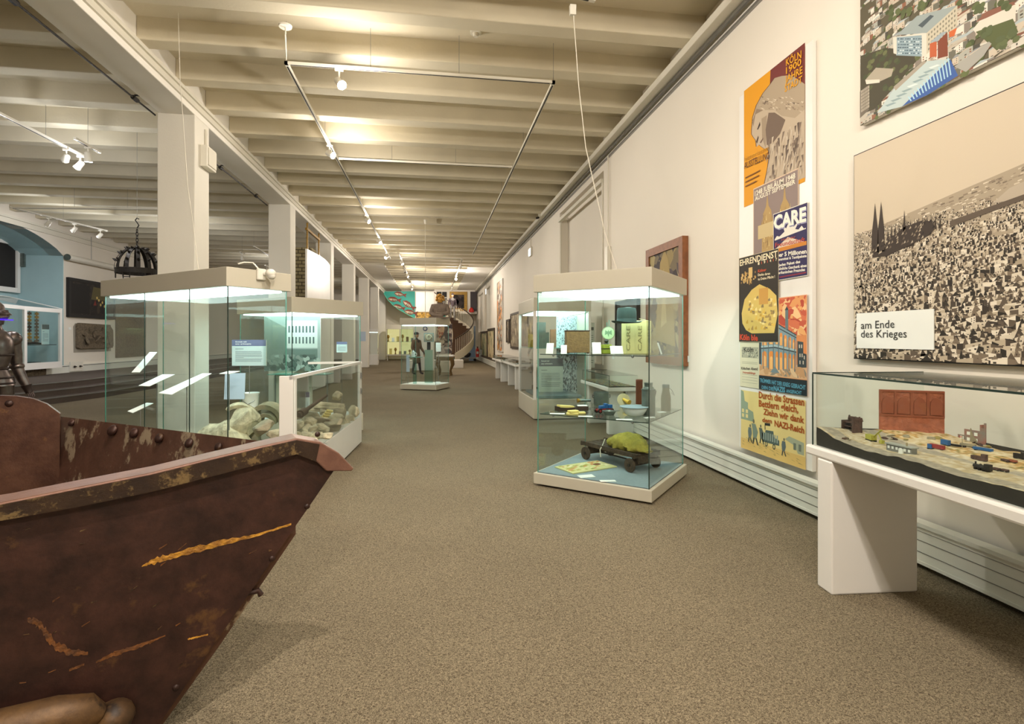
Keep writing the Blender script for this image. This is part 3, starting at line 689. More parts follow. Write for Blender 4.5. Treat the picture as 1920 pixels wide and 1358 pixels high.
def f3(pr, X0, X1, Z0, Z1):
    g = P(X0, X1, Z0, Z1); pr.rect(X0+.006, X1-.006, Z0+.006, Z1-.006, '#2b2352', 1)
    pr.poly([g(.05, .62), g(.12, .66), g(.2, .64), g(.35, .69), g(.3, .78), g(.4, .73), g(.45, .78), g(.55, .78), g(.62, .72), g(.8, .8), g(.66, .68), g(.75, .66), g(.84, .70), g(.9, .65), g(.95, .655), g(.95, .64), g(.05, .60)], '#e5e1d6', 2)
    pr.poly([g(.08, .475), g(.45, .60), g(.9, .475)], '#dcc9b4', 2); pr.rect(g(.04, 0)[0], g(.97, 0)[0], g(0, .42)[1], g(0, .475)[1], '#c9812a', 3)
    ptext(pr, W, 'CARE', (1454, 432), (1515, 416), 24, '#8f8fb0', 4, .05); ptext(pr, W, 'CARE', (1453, 430), (1514, 414), 24, '#f0ece0', 5, .04)
    ptext(pr, W, 'Hand der', (1468, 452), (1494, 446), 4, '#b8553c', 5, 0); ptext(pr, W, 'Freundschaft', (1456, 464), (1512, 453), 8, '#b8402c', 5, .01)
    ptext(pr, W, 'über 5 Millionen', (1455, 483), (1515, 475), 7.5, '#eeeadf', 5, .03); ptext(pr, W, 'Lebensmittel & Textilpakete', (1455, 490), (1515, 482), 4.6, '#eeeadf', 5, .03)
    for k, s_ in enumerate(['Jedes Paket das', 'persönliche Geschenk eines', 'amerikanischen Freundes']): ptext(pr, W, s_, (1456+(6 if k == 0 else 0), 500+k*7.5), ((1503, 1515, 1512)[k], 493+k*7.5), 5, '#eeeadf', 5, .03)
    A = W(1464, 521); B = W(1514, 521); pr.rect(A[0], B[0], A[1], A[1]+.01, '#8e2a3a', 4)
poster('poster', '#e8e4d8', (1451.8, 1516.8, 402, 528), 2, 'dark blue aid parcel poster with large white letters', f3)
def f4(pr, X0, X1, Z0, Z1):
    g = P(X0, X1, Z0, Z1); pr.rect(X0+.004, X1-.004, Z0+.004, Z1-.004, '#2c251c', 1)
    ptext(pr, W, 'EHRENDIENST', (1390, 499), (1461, 482), 11, '#efe2c0', 4, .02)
    for i, ch in enumerate('1947'): ptext(pr, W, ch, (1424+i*11, 497-i*2.6), (1427+i*11, 496.4-i*2.6), 5, '#efe2c0', 4, .02)
    for i in range(3): ptext(pr, W, 'I', (1430.5+i*11, 495.5-i*2.6), (1431.5+i*11, 495.3-i*2.6), 4.5, '#c5502c', 4, .03)
    ptext(pr, W, 'Kölner', (1424, 511), (1440, 508), 5, '#c5502c', 4, .03); ptext(pr, W, 'Denke daran', (1424, 518), (1447, 515), 4.5, '#efe2c0', 4, .02); ptext(pr, W, 'tu Deine Pflicht !', (1424, 526), (1456, 521), 4.5, '#efe2c0', 4, .02)
    q = random.Random(5)
    for i in range(46):
        u = q.uniform(.05, .44); v = q.uniform(.66, .8); pr.rect(*[g(u, 0)[0], g(u+.03, 0)[0], g(0, v)[1], g(0, v+q.uniform(.01, .05))[1]], q.choice(['#d8b878', '#8a6b3c', '#c09a58']), 2+i*.02)
    pr.rect(*[g(.27, 0)[0], g(.37, 0)[0], g(0, .74)[1], g(0, .86)[1]], '#d8b878', 3)
    arch_ = [g(.08, .34), g(.1, .22), g(.2, .14), g(.35, .1), g(.9, .1), g(.98, .3), g(.95, .5), g(.8, .58), g(.55, .65), g(.35, .60), g(.16, .5)]
    pr.poly(arch_, '#d9bc66', 2.2)
    for i in range(70):
        u = q.uniform(.15, .9); v = q.uniform(.13, .5); pr.poly([g(u, v), g(u+.06, v), g(u+.05, v+q.uniform(.01, .06)), g(u, v+.02)], q.choice(['#c49a3c', '#ecd792', '#a8884c', '#8e7a52', '#e0b850']), 3+i*.01)
    pr.rect(*[g(.54, 0)[0], g(.76, 0)[0], g(0, .42)[1], g(0, .6)[1]], '#c99848', 4)
    ptext(pr, W, 'Köln ble', (1390, 637), (1424, 639), 10, '#c5452a', 4, .04)
poster('poster', '#cbbd9c', (1388, 1462.7, 484.7, 641.5), 3, 'black poster with a golden townscape in an arch', f4)
def f6(pr, X0, X1, Z0, Z1):
    g = P(X0, X1, Z0, Z1); q = random.Random(6)
    pr.rect(*[g(.1, 0)[0], g(.95, 0)[0], g(0, .66)[1], g(0, .90)[1]], '#a9a692', 1)
    for i in range(50): u = q.uniform(.1, .9); v = q.uniform(.66, .84); pr.rect(*[g(u, 0)[0], g(u+.03, 0)[0], g(0, v)[1], g(0, v+.03)[1]], q.choice(['#5f6258', '#d0ccb4', '#7c8074']), 2+i*.01)
    ptext(pr, W, 'Köln', (1396, 660), (1414, 660), 9, '#2d2d2a', 4, .01)
    ptext(pr, W, 'Kölschen Abend', (1391, 693), (1422, 694.5), 5, '#33302c', 3, .02); ptext(pr, W, 'Heimatklänge', (1394, 700), (1418, 702), 4, '#b5482c', 3, .01)
    for v in (.56, .53, .28, .22, .16, .10): pr.rect(*[g(.12, 0)[0], g(.9, 0)[0], g(0, v)[1], g(0, v+.006)[1]], '#8d8a78', 2)
poster('poster', '#d6d0b4', (1388.5, 1425.5, 642.5, 724), 1, 'pale newspaper sheet with small engraving', f6)
def f5(pr, X0, X1, Z0, Z1):
    g = P(X0, X1, Z0, Z1); pr.rect(X0+.006, X1-.006, Z0+.0, Z1-.006, '#d98a52', 1)
    q = random.Random(9)
    pr.daub(X0+.01, X1-.01, g(0, .6)[1], Z1-.01, ['#c85a3e', '#e09a5e', '#ecc08a', '#b84832', '#e8a868', '#d5704a'], 240, .05, 2, 11, 1.9)
    pr.rect(X0+.006, X1-.006, g(0, .16)[1], g(0, .30)[1], '#d9b088', 3.2)
    pr.daub(X0+.01, X1-.01, g(0, .17)[1], g(0, .28)[1], ['#e0c29c', '#c79a70', '#8f8678'], 40, .03, 3.3, 12, 2.5)
    S = '#8298a0'; D = '#3c4448'
    pr.poly([g(.0, .28), g(.0, .62), g(.05, .68), g(.08, .64), g(.12, .68), g(.12, .28)], D, 3.6)
    pr.poly([g(.82, .27), g(.82, .54), g(.93, .53), g(.93, .42), g(.99, .41), g(.99, .28)], D, 3.6)
    bl = lambda u: .245+.0*u
    def side(ua, ub, za, zb, ta, tb, n, seed):
        pr.poly([g(ua, za), g(ub, zb), g(ub, tb), g(ua, ta)], S, 4)
        for fl in (0, 1):
            for i in range(n):
                f = (i+.5)/n; u = ua+(ub-ua)*f; b0 = za+(zb-za)*f; t0 = ta+(tb-ta)*f; h_ = t0-b0; w_ = abs(ub-ua)/n*.33
                v0 = b0+(.0 if fl == 0 else .55)*h_; v1 = b0+(.40 if fl == 0 else .84)*h_
                pts = [g(u-w_, v0), g(u+w_, v0)]+[(g(u+w_*math.cos(a), 0)[0], g(0, v1-.03+.03*math.sin(a))[1]) for a in [math.pi*k/6 for k in range(7)]]
                pr.poly(pts, '#e58f42', 4.4); pr.poly([(x*.6+g(u, 0)[0]*.4, z*.7+g(0, v0)[1]*.3) for x, z in pts], '#f2bd78', 4.6)
        for fr in (.46, .90, .98): pr.poly([g(ua, za+(ta-za)*fr), g(ub, zb+(tb-zb)*fr), g(ub, zb+(tb-zb)*fr+.012), g(ua, za+(ta-za)*fr+.012)], D, 4.8)
        pr.poly([g(ua, za+(ta-za)*.47+.01), g(ub, zb+(tb-zb)*.47+.01), g(ub, zb+(tb-zb)*.47+.03), g(ua, za+(ta-za)*.47+.03)], '#a9bcc0', 4.9)
    side(.05, .36, .27, .225, .66, .745, 2, 1); side(.36, .80, .225, .27, .745, .60, 5, 2)
    pr.poly([g(.30, .74), g(.34, .80), g(.40, .80), g(.44, .75)], D, 5); pr.rect(*[g(.58, 0)[0], g(.64, 0)[0], g(0, .66)[1], g(0, .86)[1]], '#6b787c', 5)
    pr.poly([g(.57, .86), g(.61, .90), g(.65, .86)], D, 5); pr.poly([g(.26, .2), g(.36, .27), g(.46, .2)], '#75868c', 5)
    for i in range(7): u = .1+i*.11; pr.rect(*[g(u, 0)[0], g(u+.015, 0)[0], g(0, .23)[1], g(0, .6)[1]], '#5a686e', 4.95)
    for (u, v) in ((.85, .47), (.89, .47), (.86, .38), (.9, .38), (.94, .36), (.86, .31), (.92, .31)): pr.rect(*[g(u, 0)[0], g(u+.02, 0)[0], g(0, v)[1], g(0, v+.035)[1]], '#c9c0b0', 5)
    A = W(1426.4, 709)[1]; pr.rect(X0, X1, Z0, g(0, .155)[1], '#1f2a30', 6)
    ptext(pr, W, 'TRÜMMER HAT DER KRIEG GEBRACHT', (1427.5, 716.5), (1513.5, 731), 7, '#5e9fb8', 8, .03)
    ptext(pr, W, 'DEN DIE', (1431, 729), (1453, 732.5), 6, '#5e9fb8', 8, .03); ptext(pr, W, 'NAZIS', (1453.5, 732.5), (1475, 736), 9, '#5e9fb8', 8, .04); ptext(pr, W, 'ANGEFACHT', (1477, 736), (1506, 740), 6, '#5e9fb8', 8, .03)
poster('poster', '#e9cdb8', (1425.6, 1516, 562.5, 729.5), 2.2, 'poster of an arcaded building in orange flames', f5)
def f7(pr, X0, X1, Z0, Z1):
    g = P(X0, X1, Z0, Z1); q = random.Random(10)
    pr.rect(X0, X1, Z0, g(0, .18)[1], '#d9b870', 1)
    pr.poly([g(0, 1), g(.05, .98), g(.07, .82), g(.13, .8), g(.13, .7), g(.22, .66), g(.24, .5), g(.0, .5)], '#8fa08a', 1.5)
    for (u, v) in ((.02, .62), (.09, .62), (.02, .54), (.09, .54)): pr.rect(*[g(u, 0)[0], g(u+.04, 0)[0], g(0, v)[1], g(0, v+.06)[1]], '#e0cf94', 2)
    pr.poly([g(.72, .36), g(.78, .42), g(.98, .38), g(.98, .2), g(.9, .2), g(.86, .3)], '#a3aa92', 1.5)
    for (u, v) in ((.84, .24), (.91, .24)): pr.rect(*[g(u, 0)[0], g(u+.035, 0)[0], g(0, v)[1], g(0, v+.1)[1]], '#6a7468', 2)
    def fig(u, v, s, col, lean=0):
        pr.poly([g(u-.02*s, v), g(u-.03*s, v+.10*s), g(u-.02*s+lean, v+.17*s), g(u+.03*s+lean, v+.17*s), g(u+.04*s, v+.08*s), g(u+.02*s, v)], col, 3)
        pr.poly([g(u-.02*s, v), g(u-.03*s, v-.08*s), g(u-.015*s, v-.08*s), g(u+.0*s, v)], '#454a44', 3); pr.poly([g(u+.005*s, v), g(u+.03*s, v-.08*s), g(u+.045*s, v-.08*s), g(u+.025*s, v)], '#454a44', 3)
        c_ = g(u+lean+.01, v+.20*s); pr.disc(c_[0], c_[1], .012*s, .016*s, '#6d6a5a', 3.2, 10)
    fig(.16, .22, 1.0, '#6b7a7a', .0); fig(.25, .24, 1.35, '#7b8a7c', -.03); fig(.36, .26, 1.0, '#5c6660', -.02); fig(.70, .17, .9, '#5f6b6e', 0)
    pr.poly([g(.38, .22), g(.37, .36), g(.42, .37), g(.43, .42), g(.55, .43), g(.56, .34), g(.64, .31), g(.64, .23)], '#50605c', 3)
    for k in range(7): u = .39+k*.035; pr.rect(*[g(u, 0)[0], g(u+.018, 0)[0], g(0, .26)[1], g(0, .38)[1]], '#93a096', 3.4+.01*k)
    for (u, v) in ((.44, .20), (.56, .19)): c_ = g(u, v); pr.disc(c_[0], c_[1], .022, .026, '#3c4440', 3.6, 14); pr.disc(c_[0], c_[1], .013, .016, '#c5b478', 3.8, 12)
    pr.rect(*[g(.415, 0)[0], g(.425, 0)[0], g(0, .42)[1], g(0, .53)[1]], '#2a2a26', 3.2); pr.poly([g(.42, .53), g(.50, .54), g(.50, .50), g(.42, .49)], '#2a2a26', 3.2)
    for i in range(36): u = q.uniform(0, .9); v = q.uniform(.06, .2); pr.poly([g(u, v), g(u+q.uniform(.03, .09), v-.015), g(u+.02, v+.004)], q.choice(['#8d875c', '#b39a58', '#6a6a50']), 2.5+i*.01)
    C_ = '#a5521e'
    ptext(pr, W, 'Durch die Strassen', (1424.5, 746), (1510, 761), 12, C_, 6, .03); ptext(pr, W, 'Bettlern gleich,', (1424.5, 762), (1499, 774), 12, C_, 6, .03)
    ptext(pr, W, 'Ziehn wir dank', (1433, 777), (1510, 794), 11, C_, 6, .03); ptext(pr, W, 'dem', (1431, 791), (1449, 794), 8, C_, 6, .03); ptext(pr, W, 'NAZI-Reich', (1454, 799), (1510, 813), 11, C_, 6, .035)
poster('poster', '#e0cc8a', (1390.6, 1512, 731, 839), 1.2, 'sandy yellow poster with people pulling a cart', f7)

# black-and-white ruins photograph and colour aerial photograph
YbR = onx(1600, 500, XP).y
def city(pr, g, vh, seed, pal_l, pal_d, n, clip=None, roofs=None, tree=None):
    """rows of buildings growing towards the viewer; vh = horizon v"""
    q = random.Random(seed)
    for i in range(n):
        t = (i/n)**1.25; v = vh-.01-(vh+.03)*t; s = .006+.036*t; k = q.randrange(1, 3)
        u = q.uniform(-.01, 1.0); lay = 2+7*i/n
        if clip and clip(u, v): continue
        w_ = s*q.uniform(.5, 1.3); h_ = s*q.uniform(.4, 1.3); sk = q.uniform(-.2, .4)*s
        cl = lambda a: min(max(a, 0), 1)
        G = lambda a, c_: g(cl(a), cl(c_))
        A = [G(u, v), G(u+w_, v+sk), G(u+w_, v+sk+h_), G(u, v+h_)]
        pr.poly(A, q.choice(pal_l), lay)
        pr.poly([G(u+w_, v+sk), G(u+w_*1.5, v+sk*.3+s*.1), G(u+w_*1.5, v+sk*.3+h_), G(u+w_, v+sk+h_)], q.choice(pal_d), lay+.001)
        if roofs: pr.poly([G(u, v+h_), G(u+w_, v+sk+h_), G(u+w_*1.5, v+sk*.3+h_), G(u+w_*.5, v+h_+s*.3)], q.choice(roofs), lay+.002)
        elif q.random() < .6: pr.poly([G(u+w_*.1, v+h_*.3), G(u+w_*.9, v+sk+h_*.5), G(u+w_*.5, v+h_*1.4)], q.choice(pal_d), lay+.002)
        if t > .12 and w_ > .012:
            nn = q.randrange(2, 5)
            for a in range(nn):
                for c_ in range(q.randrange(1, 4)):
                    uu = u+w_*(a+.3)/nn; vv = v+sk*(a+.3)/nn+h_*(.15+.27*c_); pr.poly([G(uu, vv), G(uu+w_*.4/nn, vv), G(uu+w_*.4/nn, vv+h_*.15), G(uu, vv+h_*.15)], q.choice(pal_d), lay+.003)
        if tree and q.random() < tree: c_ = G(u+w_*1.6, v+.01); r_ = s*q.uniform(.3, .7); pr.disc(c_[0], c_[1], r_*1.1, r_, q.choice(['#56603a', '#626c42', '#4a5434']), lay+.004, 9)
t = wall_thing('photo_panel', 'large sepia photograph of a bombed city above the model table', 'photograph', XP, YbR)
W2 = plane_pt(XP, YbR)
ph_z0, ph_z1 = W2(1600, 673)[1], W2(1600, 292)[1]; ph_w = 2.35
part('panel', MB().box(0, ph_w, .004, .04, ph_z0, ph_z1), 'dark', t)
pr = Print(y=0, step=.0003); pr.rect(.008, ph_w-.008, ph_z0+.008, ph_z1-.008, '#cdbfa9', 0)
g = P(.008, ph_w-.008, ph_z0+.008, ph_z1-.008)
q = random.Random(2)
pr.poly([g(0, 0), g(1, 0), g(1, .80), g(.7, .755), g(.35, .68), g(0, .60)], '#a89a85', 1)
for i in range(900):
    u = q.uniform(0, .98); top = .60+.2*u; v = top-q.uniform(0, .13)**1; s = q.uniform(.003, .010)
    pr.poly([g(u, v), g(u+s*1.6, v+s*.3), g(u+s*1.4, v+s*.9), g(u, v+s*.7)], q.choice(['#c9bda8', '#8a7c6b', '#75685a', '#d6cbb8', '#9b8d7a']), 1.2+i*.0005)
def river(u, v): return u > .46 and v > .585+(.02 if u < .6 else 0) and v < .52+.30*u
city(pr, g, .62, 3, ['#d8cdb9', '#c5b8a2', '#b8aa94', '#e4dac8', '#d0c4b0'], ['#4a4036', '#5f5346', '#383028', '#7a6c5c', '#2d2720'], 4600, clip=lambda u, v: river(u, v))
pr.poly([g(.44, .60), g(.55, .585), g(.75, .60), g(1, .64), g(1, .77), g(.8, .73), g(.62, .685), g(.48, .64)], '#b5a896', 9.3)
pr.poly([g(.70, .61), g(.86, .655), g(1, .69), g(1, .67), g(.86, .635), g(.70, .60)], '#7a6d5e', 9.4)
for u_ in (.62, .66): pr.rect(*[g(u_, 0)[0], g(u_+.015, 0)[0], g(0, .585)[1], g(0, .67)[1]], '#6f6354', 9.5)
# twin-towered church
D = '#3a3029'
for u_ in (.085, .108):
    pr.poly([g(u_-.014, .50), g(u_-.012, .60), g(u_-.006, .66), g(u_, .735), g(u_+.006, .66), g(u_+.012, .60), g(u_+.014, .50)], D, 9.6)
pr.poly([g(.075, .50), g(.12, .505), g(.13, .56), g(.16, .565), g(.19, .59), g(.25, .60), g(.28, .585), g(.285, .55), g(.27, .53), g(.2, .50), g(.13, .475), g(.075, .48)], D, 9.6)
for i in range(60): u_ = q.uniform(.07, .30); v_ = .475+.35*(u_-.07)+q.uniform(-.02, .06); pr.poly([g(u_, v_), g(u_+.008, v_+.004), g(u_+.006, v_+.014)], q.choice(['#6d6052', '#8a7c6a', '#241d18', '#b5a893']), 9.7+i*.001)
for i in range(14): u_ = .13+i*.013; pr.poly([g(u_, .55), g(u_+.003, .62), g(u_+.006, .55)], D, 9.65)
pr.poly([g(.185, .57), g(.19, .665), g(.196, .57)], D, 9.6)
pr.poly([g(.33, .545), g(.33, .57), g(.46, .595), g(.62, .625), g(.62, .61), g(.46, .575)], '#5d5145', 9.6)
pr.build('photograph', t)
lp = Print(y=-.012)
A, Bq = W2(1608, 655), W2(1753, 655); z1_ = W2(1608, 588)[1]; zb_ = W2(1608, 653)[1]
part('caption_plate', MB().box(A[0], Bq[0], -.010, -.004, zb_, z1_), 'card', t)
ptext(lp, W2, 'am Ende', (1617, 617), (1680, 614.5), 14, '#2b2b2b', 2, .0); ptext(lp, W2, 'des Krieges', (1617, 633), (1703, 633), 14, '#2b2b2b', 2, .0)
lp.build('caption_text', t)
YbA = onx(1613, 100, XP).y
t = wall_thing('photo_panel', 'large colour aerial photograph of a modern city at top right', 'photograph', XP, YbA)
W3 = plane_pt(XP, YbA); az0 = W3(1613, 236)[1]; az1 = az0+1.45
part('panel', MB().box(0, ph_w, .004, .04, az0, az1), 'beam', t)
pr = Print(y=0, step=.0003); g = P(0, ph_w, az0, az1); pr.rect(0, ph_w, az0, az1, '#5c5645', 0)
city(pr, g, .98, 5, ['#cdc8bc', '#b9b2a4', '#dcd6ca', '#a8a89e', '#c4b8a6'], ['#6c6a5e', '#4c4a42', '#857c72', '#8a5f4a'], 1300, roofs=['#b5a998', '#8f9496', '#7d5545', '#a9b4b6'], tree=.45)
def W3g(lst, col, l): pr.poly([W3(*p) for p in lst], col, l)
W3g([(1614, 215), (1614, 105), (1660, 90), (1735, 95), (1690, 150), (1640, 205)], '#474334', 9.5)
for i in range(60):
    x = 1618+q.uniform(0, 105); y = 95+q.uniform(0, 75); p_ = W3(x, y); pr.disc(p_[0], p_[1], .02, .016, q.choice(['#4d5438', '#5c6340', '#454c34', '#686c48']), 9.6+i*.003, 9)
W3g([(1623, 150), (1643, 127), (1676, 129), (1672, 143), (1650, 153), (1625, 158)], '#a89f8e', 9.9); W3g([(1623, 150), (1625, 158), (1650, 155), (1650, 149)], '#d8d2c4', 10)
W3g([(1613, 172), (1628, 160), (1630, 206), (1613, 222)], '#6d655a', 9.9)
for i in range(5):
    for k in range(7): p_ = W3(1615+i*3, 175+k*6-i*2); pr.rect(p_[0], p_[0]+.018, p_[1], p_[1]+.02, '#a89f90', 10)
W3g([(1682, 68), (1681, 104), (1730, 106), (1730, 65)], '#8fa3ac', 9.9)
for i in range(11):
    for k in range(6): x = 1684+i*4.2+q.uniform(-1, 1); y = 72+k*5.4; W3g([(x, y), (x+3.2, y-.3), (x+3.2, y+2), (x, y+2.3)], q.choice(['#5f7480', '#c3d0d4', '#4c606c']), 10)
W3g([(1675, 70), (1730, 62), (1738, 62), (1738, 106), (1729, 106), (1729, 66), (1682, 70), (1682, 102), (1676, 100)], '#d5d0c4', 10.1)
W3g([(1682, 66), (1720, 30), (1795, 10), (1795, 16), (1738, 62)], '#97a2a2', 9.8); W3g([(1722, 48), (1745, 28), (1752, 30), (1730, 52)], '#4f5a60', 10)
W3g([(1738, 62), (1796, 10), (1796, 48), (1738, 102)], '#c2baa6', 9.9)
for i in range(10):
    for k in range(4): x = 1741+i*5.4; y = 64-i*4.9+k*9; W3g([(x, y), (x+2.6, y-2.4), (x+2.6, y+1.6), (x, y+4)], '#7d7a6c', 10)
W3g([(1744, 82), (1757, 77), (1757, 106), (1744, 108)], '#b8603c', 10.2); W3g([(1759, 78), (1777, 60), (1778, 105), (1759, 110)], '#7c4230', 10.2); W3g([(1744, 80), (1765, 62), (1777, 58), (1758, 78)], '#9aa6ae', 10.2)
W3g([(1780, 60), (1795, 52), (1790, 68), (1781, 70)], '#c8683a', 10)
W3g([(1654, 200), (1678, 165), (1737, 115), (1783, 110), (1752, 140), (1692, 200), (1645, 212)], '#b7c6c6', 10.3)
for i in range(9):
    f = i/9; x = 1660+f*92; y = 198-f*80; W3g([(x, y), (x+16, y-6), (x+22, y-5), (x+5, y+2)], q.choice(['#8ea2a6', '#d3dedc']), 10.4)
W3g([(1692, 200), (1752, 140), (1783, 112), (1797, 142), (1740, 178), (1700, 196)], '#3f5fa0', 10.4)
for i in range(14):
    f = i/14; x = 1708+f*80; yb2 = 190-f*52; yt2 = yb2-8-f*26; W3g([(x, yb2), (x+2.4, yb2-1.3), (x-5+2.4, yt2-1), (x-5, yt2)], '#a9cfe0', 10.5)
W3g([(1676, 163), (1732, 114), (1738, 116), (1680, 170)], '#a39a8c', 10.45)
W3g([(1790, 125), (1855, 78), (1860, 82), (1845, 105), (1812, 135)], '#a3a19a', 10.3); W3g([(1830, 60), (1900, 35), (1910, 60), (1870, 95)], '#565e3a', 10.2)
for n_, (x, y) in enumerate(((1835, 15), (1885, 8), (1850, 60), (1730, 12), (1700, 25), (1678, 28), (1900, 66), (1880, 80))):
    for k in range(7): p_ = W3(x+q.uniform(-8, 8), y+q.uniform(-8, 8)); pr.disc(p_[0], p_[1], .02, .018, q.choice(['#4f5838', '#5f6844', '#566040']), 10.6+n_*.35+k*.05, 9)
W3g([(1825, 55), (1845, 30), (1905, 5), (1905, 40), (1830, 62)], '#d6cfc2', 10.1); W3g([(1830, 42), (1850, 22), (1900, 3), (1905, 8), (1850, 34)], '#855a4a', 10.2)
pr.build('photograph', t)
# ------------------------------------------------------------------ track lighting
TZ = 4.85
def spotlight(loc, aim, name='track_spotlight', label=None, group='spotlights on the ceiling tracks', energy=60, col=(1, .905, .79), cool=False, size=1.9, stem=.10, lit=True, kind='SPOT'):
    """head hangs under the track at loc and points at aim"""
    t = thing(name, label, 'spotlight', loc, 0, group)
    part('adapter', MB().box(-.05, .05, -.015, .015, -.03, 0), 'plastic', t)
    part('stem', MB().tube([(0, 0, -.03), (0, 0, -.03-stem)], .012, 6), 'plastic', t)
    c = Vector((0, 0, -.05-stem)); d = (Vector(aim)-Vector(loc)-c).normalized()
    part('lamp_head', MB().tube([c-d*.07, c-d*.05, c+d*.05, c+d*.09], [.02, .045, .05, .058], 12), 'plastic', t)
    m_ = MB().tube([c+d*.091, c+d*.094], .05, 12); part('bulb', m_, ('bulbcool' if cool else 'bulb') if lit else 'steel', t)
    if lit:
        l = bpy.data.lights.new('spot', kind); l.energy = energy*POWER; l.color = col; l.shadow_soft_size = .05
        if kind == 'SPOT': l.spot_size = size; l.spot_blend = .8
        o = bpy.data.objects.new('spot_beam', l); sc.collection.objects.link(o); o.parent = t; o.location = c+d*.11
        o.rotation_euler = d.to_track_quat('-Z', 'Y').to_euler()
        if kind == 'SPOT':
            l2 = bpy.data.lights.new('glow', 'POINT'); l2.energy = energy*POWER*GLOW; l2.color = col; l2.shadow_soft_size = .06
            o = bpy.data.objects.new('lamp_glow', l2); sc.collection.objects.link(o); o.parent = t; o.location = c+d*.16
    return t
def track(name, label, pts, z, wires=(), ceil_z=5.1, m='plastic'):
    p0 = Vector(pts[0]); t = thing(name, label, 'lighting track', (p0.x, p0.y, z))
    for a, c in zip(pts[:-1], pts[1:]):
        a, c = Vector((*a, 0)), Vector((*c, 0)); d = c-a; L = d.length; mm = Matrix.Translation((a.x-p0.x, a.y-p0.y, 0)) @ Matrix.Rotation(math.atan2(d.y, d.x), 4, 'Z')
        r_ = MB().box(-.02, L+.02, -.02, .02, -.0, .035, mm); o = part('rail', r_, m, t)
        part('slot', MB().box(.05, L-.05, -.008, .008, -.003, 0, mm), 'dark', t)
    for (x, y) in wires: part('wire', MB().tube([(x-p0.x, y-p0.y, .03), (x-p0.x, y-p0.y, (5.38 if (y-6.0) % .98 > .24 else 5.1)-z)], .003, 4), 'steel', t)
    return t
fl_, fr_ = onz(540, 127, TZ), onz(1040, 152, TZ)
FY = (fl_.y+fr_.y)/2; LX, RX = fl_.x, fr_.x
YE = onz(727, 486, TZ).y; YE2 = onz(880, 478, TZ).y; YM = onz(960, 315, TZ).y
track('ceiling_track', 'rectangular white lighting track frame hanging in the nave', [(LX, YE), (LX, FY), (RX, FY), (RX, YE2)], TZ, [(LX, FY), (LX+1, FY), (LX+2.1, FY), (RX, FY), (LX, 9.2), (RX, 9.2), (RX, 12.2), (LX, 14)])
track('ceiling_track', 'white cross track joining the two nave tracks', [(LX+.05, YM), (RX-.05, YM)], TZ, [(LX+1.0, YM), (LX+2.2, YM)])
pa = onz(1112, 3, TZ)
track('ceiling_track', 'short white track end at the top edge holding the case cable', [(pa.x, pa.y), (pa.x-1.6, pa.y-.25)], TZ, [(pa.x-.1, pa.y)])
# farther tracks
y1, y2 = 22.0, 37.0
track('ceiling_track', 'far left nave track with small lamps', [(LX+.45, 21.5), (LX+.45, 37)], TZ, [(LX+.45, 24.9), (LX+.45, 31)])
track('ceiling_track', 'far right nave track near the staircase', [(RX-.35, 22.5), (RX-.35, 36)], TZ, [(RX-.35, 24.9)])
track('ceiling_track', 'far white cross track before the staircase', [(LX+.5, 22.4), (RX-.4, 22.4)], TZ)
def on_track(px, py, X): return onx(px, py, X)
WARM = (1, .78, .50)
lab = 'glaring spotlight on the front bar of the nave track'
spotlight((LX+.62, FY, TZ), (1.6, 3.6, .8), label='glaring spotlight hanging from the front bar of the track frame', energy=230, stem=.12)
for i, (px, py, en, aim, lb) in enumerate([
    (617, 283, 230, (3.2, 10, 2), 'glaring spotlight on the left nave track behind the front bar'),
    (688, 410, 200, (3.2, 16, 2), 'third starry spotlight along the left nave track'),
    (707, 450, 150, (3.0, 19, 1.5), 'fourth starry spotlight along the left nave track'),
    (721, 479, 150, (-3.4, 24, 2), 'fifth starry spotlight along the left nave track')]):
    Y = onz(px, py, TZ-.1).y; spotlight((LX, Y, TZ), (aim[0]-.6, Y-2.5, aim[2]), label=lb, energy=en*1.15)
for i, (Y, aim, lb, lit) in enumerate([(22.8, (2, 27, 1), 'nearest lamp of the far left track', True), (25.4, (0, 28, 1), 'unlit lamp head on the far left track', False), (27.5, (3, 33, 2), 'middle lit lamp of the far left track', True), (30, (0, 40, 3), 'dim lamp head further along the far left track', False), (33.5, (2, 41, 3), 'farthest lit lamp of the far left track', True), (34.6, (-2, 41, 3), 'last lit lamp at the end of the far left track', True)]):
    spotlight((LX+.45, Y, TZ), (aim[0], Y-1.5 if Y < 32 else 41, aim[2]), label=lb, energy=230, lit=lit)
spotlight((RX-.35, 28.5, TZ), (-.5, 16, 1.4), label='starry bright spotlight before the staircase', energy=420, size=2.4)
spotlight((RX-.35, 23.6, TZ), (1, 30, 2), label='unlit spotlight on the far right track', lit=False)
spotlight((RX-.35, 34.5, TZ), (.5, 41, 3), label='small lamp at the far end of the right track', energy=120)
# fill lamps added on an unseen track over and behind the visitor
track('ceiling_track', 'added unseen lighting track over the visitor', [(.4, -4), (.4, 3.4)], TZ, [(.4, -2)])
for (Y, aim, en) in ((-3, (3.2, 1, 1.2), 170), (-.5, (3.2, 2.6, 1.0), 130), (2.6, (3.2, 5.6, 1.0), 110), (3.2, (-3.0, 5.2, 1.6), 280), (.6, (-1.5, 3.2, .2), 320), (-3.6, (-2, 6, 1.5), 380)):
    spotlight((.4, Y, TZ), aim, label='added fill spotlight on the unseen track over the visitor', energy=en, size=2.0)
